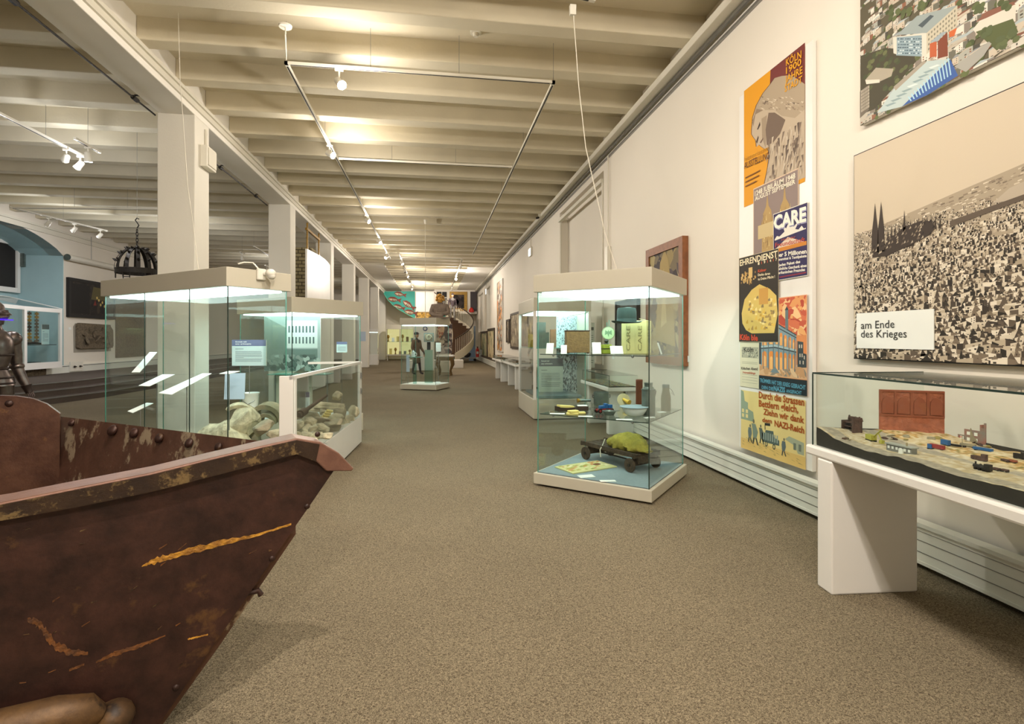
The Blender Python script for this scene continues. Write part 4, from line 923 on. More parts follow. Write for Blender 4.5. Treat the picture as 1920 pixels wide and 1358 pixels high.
# left aisle tracks
def aisle(px, py, z=4.6): return onz(px, py, z)
a_, b_ = aisle(-60, 185), aisle(159, 296)
track('ceiling_track', 'white track with two bright lamps high in the left aisle', [(a_.x, a_.y), (b_.x, b_.y)], 4.6, [(lerp(a_, b_, .6).x, lerp(a_, b_, .6).y)])
COOL = (.96, .97, 1)
for k, lb, aim, en in ((.80, 'bright oval lamp near the end of the upper left track', (-11.6, 16, 2.5), 260), (.95, 'last lamp at the end of the upper left track', (-11, 12, 0), 160), (.12, 'glaring lamp at the left picture edge', (-6, 11, 0), 260)):
    p = lerp(a_, b_, k); spotlight((p.x, p.y, 4.6), aim, label=lb, energy=en*.22, col=COOL, cool=True, size=2.4)
c_, d_ = aisle(20, 390), aisle(200, 434)
track('ceiling_track', 'thin white track along the left wall with three lamps', [(c_.x, c_.y), (d_.x, d_.y)], 4.6, [(lerp(c_, d_, .5).x, lerp(c_, d_, .5).y)])
for k, lb, lit in ((.35, 'first small lamp of the track along the left wall', True), (.62, 'brighter middle lamp of the track along the left wall', True), (.92, 'last small lamp of the track along the left wall', True)):
    p = lerp(c_, d_, k); spotlight((p.x, p.y, 4.6), (-11.7, p.y+.5, 2.4), label=lb, energy=60, col=COOL, cool=True, size=2.2)
e_, f_ = aisle(0, 390), aisle(292, 394)
e_, f_ = aisle(24, 391), aisle(310, 394)
track('ceiling_track', 'white cross track spanning the left aisle', [(e_.x, e_.y), (f_.x, f_.y)], 4.6, [(lerp(e_, f_, .4).x, lerp(e_, f_, .4).y), (lerp(e_, f_, .75).x, lerp(e_, f_, .75).y)])
g_, h_ = aisle(476, 463), aisle(505, 480)
track('ceiling_track', 'short slanted track seen between the first two pillars', [(g_.x, g_.y), (h_.x, h_.y)], 4.6, [(g_.x, g_.y)])
for (X, Y, en) in ((-5.5, 9.5, 200), (-7.5, 17, 500), (-7.0, 24, 500), (-7, 33, 300), (-6.0, 1.5, 90), (-6.0, -2.5, 200)):  # extra lamps added to brighten the left aisle, with track pieces to hang from
    spotlight((X, Y, 4.6), (X-.2, Y+1, 0), label='fill spotlight added in the left aisle', energy=en*.4, col=COOL, cool=True, size=2.6, group='added aisle fill spotlights'); track('ceiling_track', 'short track piece added to hold a fill lamp in the left aisle', [(X, Y-.3), (X, Y+.3)], 4.6, [(X, Y)])['group'] = 'added short aisle tracks'
p = onz(454, 475, 4.6); track('ceiling_track', 'tiny track piece of the unlit lamp between the first pillars', [(p.x, p.y-.2), (p.x, p.y+.2)], 4.6, [(p.x, p.y)]); spotlight((p.x, p.y, 4.6), (p.x, p.y+1, 1), label='small unlit spotlight seen between first and second pillar', lit=False, cool=True)
# ceiling fittings
p = onz(535, 48, 5.1)
t = thing('ceiling_rose', 'round ceiling rose feeding the track frame', 'ceiling rose', (p.x, p.y, 5.1)); part('plate', MB().lathe([(.07, -.02), (.075, 0)], 20), 'plastic', t)
part('feed_cable', MB().tube([(0, 0, -.01), (0, 0, -.1), (LX-p.x, FY-p.y, TZ-5.1+.05)], .008, 6), 'trim', t)
p = onz(892, 58, 5.38)
for (px, py) in ((892, 60), (723, 332)):
    p = onz(px, py, 5.37); t = thing('smoke_detector', 'round white smoke detector on the ceiling %s' % ('over the front track bar' if px == 892 else 'inside the track frame'), 'smoke detector', (p.x, p.y, 5.37))
    part('base', MB().lathe([(.07, -.02), (.07, .01)], 16), 'plastic', t); part('sensor', MB().lathe([(.03, -.06), (.04, -.02)], 16), 'trim', t)
def cable(name, label, pts, r=.005, m='trim'): return solo(name, MB().tube(pts, r, 5), m, label, 'cable')
ctop = onz(1074, 10, TZ)
t = thing('power_drop', 'thin white cable dropping from the ceiling track to the hat case', 'cable', (ctop.x, ctop.y, TZ))
cen = wmat(caseR) @ Vector((RW*.35, RD*.45, 2.155)); pts = []
pz_ = [(1074, 10, 0), (1085, 160, .2), (1098, 275, .55), (1110, 330, .72), (1135, 440, .9), (1158, 498, 1)]
za = ond(1074, 10, 1)
for (px, py, k) in pz_:
    zc0 = (ctop.x*ST+ctop.y*CT); zc1 = (cen.x*ST+cen.y*CT); pts.append(ond(px, py, zc0+(zc1-zc0)*k))
pts[-1] = ond(1160, 500, zc1); pts[-1].z = 2.157
part('plug', MB().box(-.03, .03, -.02, .02, -.10, 0), 'plastic', t); part('cord', MB().tube(pts, .005, 5), 'trim', t, world=True)
cf = wmat(caseF) @ Vector((WF*.5, DF*.5, 2.12))
t = thing('power_drop', 'straight white cable hanging down to the distant case', 'cable', (cf.x, cf.y, 5.1))
part('plug', MB().lathe([(.03, -.12), (.05, 0)], 10), 'plastic', t); part('cord', MB().tube([(0, 0, -.1), (0, 0, 2.12-5.1)], .008, 5), 'trim', t)
p0_, p1_ = onx(337, 30, -3.2), None
zc = 6.6
cable('cable', 'thin cable hanging in front of the first pillar', [ond(334, 24, 6.28), ond(338, 160, 6.2), ond(343, 220, 6.2), ond(352, 350, 6.0), ond(362, 420, 5.9), ond(372, 506, 5.7)], .004)
# exit signs on the right wall
for (px, py, h, lb) in ((993, 473, .32, 'lit white exit lamp box on the right wall'), (911, 547, .4, 'far lit exit lamp box beside the staircase')):
    p = onx(px, py, XW-.06); t = thing('exit_light', lb, 'exit light', (p.x, p.y, p.z-h/2)); part('housing', MB().box(.0, .055, -.2, .2, .02, h), 'plastic', t, bevel=.01)
    part('lit_panel', MB().box(-.012, -.001, -.17, .17, .04, h-.05), 'exitlit', t); part('conduit', MB().tube([(.04, 0, h), (.04, 0, 5.0-p.z+h/2)], .012, 6), 'trim', t)
p = onx(1139, 478, XW-.05)
t = thing('cable_box', 'narrow cream box with conduit on the wall above the hat case', 'box', (XW-.08, p.y, p.z-.3)); part('housing', MB().box(0, .075, -.07, .07, 0, .45), 'plastic', t, bevel=.008); part('conduit', MB().tube([(.04, 0, .45), (.04, 0, 4.9-p.z+.3)], .015, 6), 'trim', t)
for (px, py, lb) in ((1010, 398, 'small black camera under the cornice, nearer'),):
    p = onz(px, py, 4.98); t = thing('security_camera', 'small dark camera tucked under the right cornice', 'camera', (3.0, onx(px, py, 3.0).y, 4.96)); part('body', MB().tube([(0, 0, .03), (-.07, -.05, .0)], .03, 10), 'darkmetal', t); part('bracket', MB().box(-.01, .06, -.01, .01, .02, .14), 'trim', t)
# motion sensor on the long case canopy
mF = wmat(case1)
p = onpl(488, 514, mF @ Vector((0, 0, 2)), (mF.to_3x3() @ Vector((0, -1, 0))))
t = thing('motion_sensor', 'white round sensor fixed to the long case canopy', 'sensor', (p.x, p.y, p.z-.06), case1.rotation_euler.z)
part('base', MB().box(-.045, .045, -.03, 0, 0, .11), 'plastic', t, bevel=.01); part('arm', MB().tube([(.02, -.03, .06), (.03, -.07, .06)], .02, 8), 'plastic', t)
part('head', MB().sphere((.04, -.10, .065), .048, sz=.85), 'plastic', t); part('lens', MB().lathe([(.02, -.035), (.038, -.015), (.04, .0)], 16, (.045, -.105, .045)), 'pillar', t)
part('cord', MB().tube([(-.03, -.01, .11), (-.05, .04, .165), (-.11, .08, .165), (-.16, .10, .145)], .007, 6), 'plastic', t)

# ------------------------------------------------------------------ contents of the hat case
inv = wmat(caseR)
ZL, ZU, ZFl = .735, 1.347, .138
g = .05
part('shelf', MB().box(g, RW-g, g, RD-g, ZL-.008, ZL), 'glass', caseR); part('shelf', MB().box(g+.35, RW-g, g+.0, RD-g, ZU-.008, ZU), 'glass', caseR)
e = MB()
for z in (ZL, ZU): e.box(g-.001, g+.001, g, RD-g, z-.008, z).box(g, RW-g, g-.001, g+.001, z-.008, z)
part('shelf_edge', e, 'glassdark', caseR)
for z in (ZL, ZU):
    for y in (.2, RD-.2): part('shelf_clip', MB().sphere((g+.01, y, z-.012), .014, n=8, m=6), 'steel', caseR)
def at(px, py, z): return onz(px, py, z)
def zc_of(p): return p.x*ST+p.y*CT
def mm(p, n): return n*zc_of(p)/1000          # n photo pixels at p, in metres
YAW = -TH
# text panel in cabinet, crowd photo
def board(name, label, cat, p, w_, h, rz, draw, m='card', th=.012, group=None, pname='sheet'):
    t = thing(name, label, cat, p, rz, group); part('board', MB().box(-w_/2, w_/2, 0, th, 0, h), m, t)
    pr = Print(y=-.001, step=.0004); draw(pr, w_, h); pr.build('printed_face', t); return t
def textpanel(title1, title2, head='#5a5d6c', body='#c9d6d2'):
    def d(pr, w_, h):
        pr.rect(-w_/2, w_/2, 0, h, body, 0); pr.rect(-w_/2, w_/2, h*.76, h, head, 1)
        pr.text(title1, -w_*.40, h*.90, w_*.34, h*.045, '#eef0f0', 2, .03); pr.text(title2, -w_*.40, h*.82, w_*.46, h*.045, '#eef0f0', 2, .03)
        pr.rect(-w_*.4, -w_*.16, h*.64, h*.655, '#505560', 2); pr.lines(-w_*.4, w_*.4, h*.15, h*.58, 9, '#6d7680', 2)
    return d
p = onx(1033, 735, 2.22); p = ond(1033, 735, 10.0)
board('text_panel', 'grey text panel seen low behind the hat case glass', 'text panel', (p.x, p.y, p.z), .46, .63, -.05, textpanel('Soweit wir', 'uns erinnern'))
def crowd(pr, w_, h):
    q = random.Random(31); pr.rect(-w_/2, w_/2, 0, h, '#b9c4cc', 0)
    for i in range(1500):
        v = q.uniform(0, 1); s = .010+.012*(1-v); x = q.uniform(-w_/2, w_/2-s); z = v*(h-s*3)
        pr.poly([(x, z), (x+s, z+s*.4), (x+s*.8, z+s*2.6), (x+s*.2, z+s*2)], q.choice(['#1f2833', '#3a4654', '#e4ecf0', '#7f8d9a', '#12181f', '#cfdae0', '#55636f']), 1+i*.002)
p = ond(1075, 745, 10.9)
board('crowd_photograph', 'tall black and white crowd photograph standing in the white framed cabinet', 'photograph', (p.x, p.y, .39), .70, 1.58, -.05, crowd)
def news(pr, w_, h):
    pr.rect(-w_/2, w_/2, 0, h, '#d6dcd2', 0); pr.rect(-w_*.42, w_*.42, h*.83, h*.90, '#59625f', 1); pr.lines(-w_*.42, w_*.42, h*.1, h*.74, 14, '#7b8680', 1)
p = ond(1103, 690, 10.6); board('newspaper', 'pale newspaper page beside the crowd photograph', 'newspaper', (p.x, p.y, p.z), .26, .9, -.05, news)
for i, (px, py, h_, lb) in enumerate(((1021, 640, .30, 'dark picture leaning on the glass shelf of the cabinet'), (1015, 640, .5, 'narrow dark picture behind the leaning one'))):
    p = ond(px, py, 10.3+i*.2); solo('small_picture', MB().box(p.x-.09, p.x+.09, p.y, p.y+.02, 1.33, 1.33+h_), 'tin', lb, 'picture')
# display cards
def card(p, w_, d, rz, tilt=0, lb='small white label card', grp='label cards in the hat case', name='label_card'):
    m = Matrix.Translation(p) @ Matrix.Rotation(rz, 4, 'Z') @ Matrix.Rotation(tilt, 4, 'X')
    return solo(name, MB().box(-w_/2, w_/2, 0, d, 0, .004, m), 'card', lb, 'label card', grp)
for (px, py, z, w_, d, rz, tl_, lb) in [
    (1045, 777, ZL, .15, .06, -.25, 0, 'white card lying at the left end of the lower shelf'), (1098, 782, ZL, .14, .05, -.2, 0, 'white card lying before the soap on the lower shelf'),
    (1171, 788, ZL, .15, .05, -.2, 0, 'white card lying in front of the enamel bowl'), (1220, 784, ZL, .11, .04, .2, 0, 'small card at the foot of the milk can'), (1244, 774, ZL, .08, .05, .3, 0, 'small card beside the wire-handled flask'),
    (1030, 664, ZU, .075, .12, -.45, 1.15, 'slanted white card left of the brown box'), (1119, 664, ZU, .09, .12, -.1, 1.35, 'upright pale card between brown box and bottle'),
    (1157, 664, ZU, .13, .09, -.1, 1.1, 'white card leaning below the hat'), (1240, 664, ZU, .05, .12, .9, 1.25, 'slanted card right of the parcel'),
    (1057, 664, ZU, .06, .1, -.3, 1.1, 'white card half behind the brown box'),
    (1103, 896, ZFl, .16, .10, .12, 0, 'larger white card on the case floor'), (1141, 904, ZFl, .15, .06, -.1, 0, 'narrower white card on the case floor near the front edge')]:
    card(at(px, py, z+.001), w_, d, rz, tl_, lb)
# brown leather box
p = at(1084, 663, ZU+.001)
t = thing('wireless_box', 'square brown leather-covered box on the upper shelf', 'box', (p.x, p.y, ZU), -.12)
s = mm(p, 44); part('body', MB().box(-s/2, s/2, 0, .16, .008, s*.95), 'leather', t, bevel=.006); part('lid', MB().box(-s/2-.003, s/2+.003, -.003, .163, s*.95, s*1.0), 'darkwood', t, bevel=.003)
for x in (-s*.42, s*.42): part('foot', MB().box(x-.01, x+.01, .01, .03, 0, .008), 'darkwood', t)
# green bottle lamp
p = at(1137, 663, ZU+.001)
t = thing('oil_bottle', 'green glass bottle with round topped stopper on the upper shelf', 'bottle', (p.x, p.y, ZU), .1)
s = mm(p, 18)/2; part('bottle_body', MB().box(-s, s, -s*.6, s*.6, 0, s*1.9), mat('green_bottle', '#8a9a2a', .1, spec=.9), t, bevel=.006); part('band', MB().box(-s*1.1, s*1.1, -s*.7, s*.7, s*.95, s*1.1), 'darkmetal', t)
part('neck', MB().lathe([(s*.5, s*1.9), (s*.25, s*2.2), (s*.45, s*2.6), (s*.2, s*3.0)], 14), 'darkmetal', t)
p2 = ond(1140.5, 641, zc_of(p)+.14)
t = thing('eagle_plaque', 'round green disc with eagle relief behind the bottle', 'plaque', (p2.x, p2.y, ZU), -.1)
s = mm(p2, 24)/2; cz = ond(1140.5, 625, zc_of(p2)).z-ZU
part('disc', MB().tube([(0, 0, cz), (0, .015, cz)], s, 28), mat('pale_green_disc', '#9db88e', .4), t); part('rim', MB().tube([(0, -.003, cz), (0, .0, cz)], s*1.04, 28), mat('disc_rim', '#7c8a6a', .5), t)
pr = Print(y=-.005); pr.disc(0, cz, s*.93, s*.93, '#a9c49a', 0, 28)
pr.poly([(0, cz-s*.6), (-s*.15, cz-.1*s), (-s*.55, cz-s*.3), (-s*.5, cz+s*.5), (-s*.12, cz+s*.25), (0, cz+s*.55), (s*.12, cz+s*.25), (s*.5, cz+s*.5), (s*.55, cz-s*.3), (s*.15, cz-.1*s)], '#6c8a6a', 1); pr.build('relief', t)
part('stand', MB().tube([(0, .008, 0), (0, .008, cz-s)], .004, 6).tube([(.01, .008, cz+s), (.01, .008, cz+s*2.1)], .003, 5).tube([(-.012, .008, cz+s), (-.012, .008, cz+s*1.7)], .003, 5), 'glassedge', t)
# hat on a clear stand
ph = ond(1175, 604, 5.35)
t = thing('felt_hat', 'dark green felt hat with ribbon raised on a clear stand', 'hat', (ph.x, ph.y, ph.z-.012), .15)
k = mm(ph, 1)
rings = []; N = 40
def hatring(rx, ry, z, dx=0, curl=0): return [(dx+rx*math.cos(2*math.pi*j/N), ry*math.sin(2*math.pi*j/N), z+curl*(math.cos(2*math.pi*j/N)**2)) for j in range(N)]
br = [hatring(17*k, 15*k, .002), hatring(24*k, 20*k, .0, 0, .004), hatring(28*k, 23*k, .002, 0, .012), hatring(29.5*k, 24.5*k, .006, 0, .018), hatring(28*k, 23*k, .008, 0, .016), hatring(22*k, 18*k, .006, 0, .004), hatring(18.5*k, 16*k, .008)]
m_ = MB().loft(br, False); m_.sm = True; part('brim', m_, 'hat', t)
rings = [hatring(18.5*k, 16*k, .006), hatring(18.8*k, 16*k, .06), hatring(18.6*k, 15.4*k, .12), hatring(17*k, 13*k, .152)]
top = []
for j in range(N):
    a = 2*math.pi*j/N; top.append((11*k*math.cos(a), 7*k*math.sin(a), .160-.012*math.cos(a)**2))
rings.append(top); rings.append([(8*k*math.cos(2*math.pi*j/N), 2.5*k*math.sin(2*math.pi*j/N), .136) for j in range(N)])
m_ = MB().loft(rings, True); m_.sm = True; part('crown', m_, 'hat', t)
m_ = MB().loft([hatring(18.8*k, 16.3*k, .010), hatring(18.8*k, 16.3*k, .042), hatring(18.3*k, 15.8*k, .044)], False); m_.sm = True; part('ribbon', m_, 'hatband', t)
part('clear_stand', MB().tube([(0, 0, ZU-ph.z+.012), (0, 0, .005)], .008, 8).box(-.05, .05, -.05, .05, ZU-ph.z+.012, ZU-ph.z+.018), 'glassclear', t)
# yellow parcel
p = at(1192, 664, ZU+.001)
t = thing('aid_parcel', 'pale yellow cardboard parcel with upright lettering behind the hat', 'parcel', (p.x+.02, p.y+.1, ZU), -.55)
M['cardb'] = mat('pale_cardboard', '#dcd592', .8, nscale=8, namt=.08)
part('carton', MB().box(-.13, .13, 0, .30, 0, .345), 'cardb', t, bevel=.004); m_ = MB(); m_.prism([(-.13, 0, .345), (-.13, .3, .345), (-.05, .3, .375), (-.05, 0, .375)], (.004, 0, -.003)); m_.prism([(.13, 0, .345), (.13, .3, .345), (.05, .3, .365), (.05, 0, .365)], (.004, 0, -.003)); part('flap', m_, 'cardb', t)
pr = Print(y=-.002)
for i, (s_, x) in enumerate((('CARE', -.04), ('CARE', .08))):
    vs, fs, xa, xb = text_mesh(s_, .01); kx = .26/(xb-xa); o_ = len(pr.v); pr.v += [(x-b*.055, -.003, .03+(a-xa)*kx) for a, b in vs]; pr.f += [tuple(i_+o_ for i_ in f) for f in fs]; pr.c += [srgb('#8f8a58')]*len(fs)
pr.build('printed_letters', t)
pr2 = Print(y=0)
for i, (s_, x) in enumerate((('CARE', .10), ('CARE', .22))):
    vs, fs, xa, xb = text_mesh(s_, .01); kx = .26/(xb-xa); o_ = len(pr2.v); pr2.v += [(.1325, x-b*.07, .03+(a-xa)*kx) for a, b in vs]; pr2.f += [tuple(reversed([i_+o_ for i_ in f])) for f in fs]; pr2.c += [srgb('#8f8a58')]*len(fs)
pr2.build('side_letters', t)
# lower shelf
p = at(1064, 771, ZL+.001)
t = thing('card_tray', 'dark wooden tray of yellowed papers on the lower shelf', 'tray', (p.x, p.y, ZL), .25)
part('tray', MB().box(-.10, .10, 0, .10, 0, .035).box(-.10, -.094, 0, .1, .03, .05), 'darkwood', t); part('papers', MB().box(-.085, .085, .008, .092, .035, .055, Matrix.Rotation(.1, 4, 'Y')), 'soap', t)
p = at(1093, 770, ZL+.001)
t = thing('card_tray', 'second darker tray right of the papers on the lower shelf', 'tray', (p.x, p.y, ZL), -.1)
part('tray', MB().box(-.06, .06, 0, .09, 0, .045), 'darkwood', t); part('papers', MB().box(-.05, .05, .008, .08, .045, .052), 'card', t)
p = at(1073, 778, ZL+.001); solo('soap_bar', MB().box(-.058, .058, -.035, .035, 0, .022, Matrix.Translation((p.x, p.y, ZL+.001)) @ Matrix.Rotation(-.1, 4, 'Z')), 'soap', 'pale yellow soap bar lying underneath', 'soap', bevel=.006)
solo('soap_bar', MB().box(-.052, .052, -.032, .032, 0, .022, Matrix.Translation((p.x+.01, p.y+.004, ZL+.024)) @ Matrix.Rotation(.35, 4, 'Z')), 'soap', 'pale yellow soap bar lying crosswise on top', 'soap', bevel=.006)
p = at(1090, 776, ZL+.001); solo('soap_bar', MB().box(-.04, .04, -.03, .03, 0, .02, Matrix.Translation((p.x, p.y, ZL+.001))), 'soap', 'pale yellow soap piece to the right of the pair', 'soap', bevel=.006)
p = at(1097, 760, ZL+.001)
t = thing('torch', 'small metal hand torch lying behind the trays', 'torch', (p.x, p.y+.05, ZL)); part('barrel', MB().tube([(-.05, 0, .05), (.08, 0, .05)], .016, 12), 'tin', t); part('lens_head', MB().tube([(-.05, 0, .05), (-.08, 0, .05)], [.018, .028], 12), 'brass', t); part('rest', MB().box(-.04, .06, -.02, .02, 0, .036), 'glassclear', t)
p = at(1132, 774, ZL+.001)
t = thing('toy_tractor', 'blue toy tractor with red wheels on the lower shelf', 'toy', (p.x, p.y, ZL), .35)
part('chassis', MB().box(-.09, .09, -.018, .018, .03, .045), 'toyred', t); part('bonnet', MB().box(-.055, .0, -.02, .02, .045, .075), 'toyblue', t, bevel=.004); part('cab', MB().box(.01, .04, -.022, .022, .045, .095), 'toyblue', t, bevel=.004); part('trailer', MB().box(.05, .10, -.022, .022, .045, .08), 'toyblue', t, bevel=.003)
for (x, r) in ((-.07, .026), (.025, .022), (.085, .022)):
    for y in (-.03, .03): w__ = part('wheel', MB().tube([(x, y-.006, r), (x, y+.006, r)], r, 14), 'darkmetal', t); part('hub', MB().tube([(x, y-.0075, r), (x, y+.0075, r)], r*.5, 10), 'toyred', w__)
p = at(1142, 778, ZL+.001)
t = thing('tin_dish', 'small round grey tin dish with rim handle', 'dish', (p.x, p.y, ZL)); k = mm(p, 13); part('bowl', MB().lathe([(k*.7, 0), (k*.95, .03), (k, .042), (k*.9, .042), (k*.65, .006)], 24), 'tin', t); part('handle', MB().box(k*.9, k*1.6, -.012, .012, .038, .042), 'tin', t)
p = at(1190, 779, ZL+.001)
t = thing('enamel_bowl', 'white enamel washing bowl with wide rim', 'bowl', (p.x, p.y, ZL)); k = mm(p, 27.5); part('bowl', MB().lathe([(k*.45, 0), (k*.62, .012), (k*.82, .06), (k*.84, .078), (k, .086), (k, .090), (k*.82, .084), (k*.58, .02), (k*.01, .012)], 32), 'enamel', t)
part('rim_edge', MB().lathe([(k*.995, .084), (k*1.01, .087), (k*.995, .0915)], 32), 'felt', t)
p = at(1139, 764, ZL+.001)
t = thing('cooking_pot', 'grey lidless cooking pot with ear handles behind the toy', 'pot', (p.x, p.y+.22, ZL)); k = mm(p, 15); part('body', MB().lathe([(k*.95, 0), (k, .01), (k, .15), (k*.95, .15), (k*.93, .02)], 28), 'tin', t)
for s in (-1, 1): part('handle', MB().tube([(s*k, 0, .11), (s*k*1.18, 0, .12), (s*k*1.18, 0, .09), (s*k, 0, .085)], .004, 6), 'darkmetal', t)
p = at(1175, 764, ZL+.001)
t = thing('hand_horn', 'round flanged disc with yellow horn mouthpiece behind the bowl', 'horn', (p.x, p.y+.10, ZL), -.2); part('flange', MB().tube([(0, 0, .075), (0, .012, .075)], .07, 24), mat('cream_disc', '#cfc7a0', .5), t); part('horn', MB().tube([(.0, 0, .08), (.02, -.06, .07), (.05, -.1, .055)], [.015, .02, .03], 12), mat('yellow_horn', '#c9a63a', .4), t)
part('foot', MB().box(-.03, .03, -.005, .02, 0, .01), 'tin', t)
p = at(1206, 760, ZL+.001)
t = thing('thermos_flask', 'reddish brown cylinder beside the milk can', 'flask', (p.x, p.y+.12, ZL)); k = mm(p, 6.5); part('body', MB().lathe([(k, 0), (k, .26), (k*.9, .262)], 20), 'copper', t); part('cap', MB().lathe([(k*1.02, .262), (k*1.02, .285), (k*.9, .29)], 20), 'copper', t)
p = at(1218, 779, ZL+.001)
t = thing('milk_can', 'dark grey-green lidded milk can with side handle', 'can', (p.x, p.y+.03, ZL)); k = mm(p, 12.5); part('body', MB().lathe([(k, 0), (k, .235), (k*.95, .25), (k*.7, .285)], 26), 'tin', t); part('lid', MB().lathe([(k*1.05, .25), (k*1.05, .262), (k*.8, .268)], 26), 'tin', t); part('neck', MB().lathe([(k*.6, .28), (k*.62, .32), (k*.7, .325)], 22), 'tin', t); part('handle', MB().tube([(k*.75, 0, .26), (k*1.2, 0, .24), (k*1.05, 0, .19)], .004, 6), 'darkmetal', t)
p = at(1248.5, 770, ZL+.001)
t = thing('wire_flask', 'tall tapering grey-brown flask with wire bail', 'flask', (p.x, p.y, ZL)); k = mm(p, 9); part('body', MB().lathe([(k, 0), (k*1.02, .14), (k*.72, .22), (k*.7, .245)], 22), mat('brown_tin', '#7b745c', .5, metal=.3), t); part('cap', MB().lathe([(k*.75, .245), (k*.75, .275), (k*.7, .28)], 20), 'tin', t); part('bail', MB().tube([(k*.7, 0, .24), (k*1.3, 0, .22), (k*1.9, 0, .16), (k*1.2, 0, .19)], .0025, 5), 'darkmetal', t)
# handcart with sack
pw = [at(1097, 863, ZFl), at(1178, 886, ZFl), at(1231, 877, ZFl), at(1145, 853.5, ZFl)]
cc = (pw[0]+pw[1]+pw[2]+pw[3])/4; dx_ = ((pw[1]+pw[2])-(pw[0]+pw[3]))/2; rz = math.atan2(dx_.y, dx_.x); L = dx_.length; Wd = ((pw[2]-pw[1]).length+(pw[3]-pw[0]).length)/2*.9
t = thing('handcart', 'old four-wheeled wooden handcart on the case floor', 'cart', (cc.x, cc.y, ZFl), rz)
rw = .072
for x in (-L/2, L/2):
    part('axle', MB().box(x-.014, x+.014, -Wd/2+.01, Wd/2-.01, rw-.012, rw+.014), 'oldwood', t); part('bolster', MB().box(x-.02, x+.02, -Wd/2+.05, Wd/2-.05, rw+.014, .155), 'oldwood', t)
    for y in (-Wd/2, Wd/2):
        w__ = part('wheel', MB().tube([(x, y-.01, rw), (x, y+.01, rw)], rw, 22), 'oldwood', t, bevel=.003); part('hub', MB().tube([(x, y-.018, rw), (x, y+.018, rw)], .018, 10), 'darkmetal', w__)
part('pole', MB().tube([(-L/2, 0, rw), (L/2, 0, rw)], .008, 6), 'darkmetal', t)
b0, b1 = -L/2-.09, L/2+.07
for i in range(5):
    y = -Wd/2+.02+i*(Wd-.04)/5; part('slat', MB().box(b0, b1, y+.006, y+(Wd-.04)/5-.006, .165, .178), 'oldwood', t)
for y in (-Wd/2+.0, Wd/2-.02): part('side_rail', MB().box(b0, b1, y, y+.02, .155, .20), 'oldwood', t, bevel=.003)
for x in (b0, b1-.02): part('end_board', MB().box(x, x+.02, -Wd/2, Wd/2, .15, .178), 'oldwood', t)
part('end_plank', MB().box(b1-.02, b1, -Wd/2+.05, Wd/2-.05, .09, .15), 'oldwood', t)
m_ = MB(); n1, n2 = 26, 16; rings = []
for i in range(n1):
    u = i/(n1-1); x = -.15+ (L/2+.24)*u; prof_ = max(math.sin(math.pi*min(u*1.0+.03, .97))**.45, .05)
    if u < .12: prof_ *= .72+u
    ring = []
    for j in range(n2):
        a = 2*math.pi*j/n2; wob = 1+.22*noise.noise(Vector((u*7, math.cos(a)*2, math.sin(a)*2)))+.08*math.sin(u*38+math.sin(a)*3)
        y = math.cos(a)*(Wd/2-.02)*prof_*wob; z = .178+max(0, .07+.105*math.sin(a)*prof_*wob)*prof_; ring.append((x, y, z))
    rings.append(ring)
m_.loft(rings); m_.sm = True
ms = wmat(t); t2 = thing('cloth_sack', 'lumpy yellow-green cloth sack tied onto the handcart', 'sack', tuple(ms @ Vector((0, 0, .178))), rz)
m_.v = [(a, b_2, c-.178) for a, b_2, c in m_.v]; part('sack_body', m_, 'sack', t2)
x = -.09; part('tie_cord', MB().tube([(x, -Wd/2+.06, .09), (x+.01, -Wd/2+.01, .02), (x, -Wd/2-.012, -.02), (x+.01, -Wd/2-.012, -.10)], .005, 6), 'trim', t2)
# magazine on the floor
q4 = [at(1035, 873, ZFl+.004), at(1074.5, 889, ZFl+.004), at(1157, 876, ZFl+.004), at(1122, 862, ZFl+.004)]
c0_ = q4[1]; ux = (q4[2]-q4[1]); lx = ux.length; rz = math.atan2(ux.y, ux.x); uy = q4[0]-q4[1]; ly = uy.length*.8
t = thing('magazine', 'open illustrated magazine page lying before the handcart', 'magazine', (c0_.x, c0_.y, ZFl), rz)
part('pages', MB().box(0, lx, 0, ly, .002, .012), mat('page_yellow', '#c9c88e', .7), t); pr = Print(y=0); q = random.Random(77)
for i in range(60):
    x = q.uniform(.02, lx*.9); y = q.uniform(.02, ly*.85); pr.v += [(x, y, .0125+i*.00001), (min(x+.06, lx), y+.01, .0125+i*.00001), (min(x+.05, lx), min(y+.05, ly), .0125+i*.00001), (x, min(y+.03, ly), .0125+i*.00001)]; o_ = len(pr.v)-4; pr.f.append((o_, o_+1, o_+2, o_+3)); pr.c.append(srgb(q.choice(['#a9a24e', '#d5cf98', '#8e9a4a', '#c28a5a', '#e0d8b0'])))
x, y = lx*.78, ly*.55; o_ = len(pr.v); pr.v += [(x+.05*math.cos(a), y+.035*math.sin(a), .0135) for a in [k*.524 for k in range(12)]]; pr.f.append(tuple(range(o_, o_+12))); pr.c.append(srgb('#7a4a3c'))
pr.build('picture', t)
# ------------------------------------------------------------------ contents of the left cases
m1 = wmat(case1)
def inc(t, x, y, z): return wmat(t) @ Vector((x, y, z))
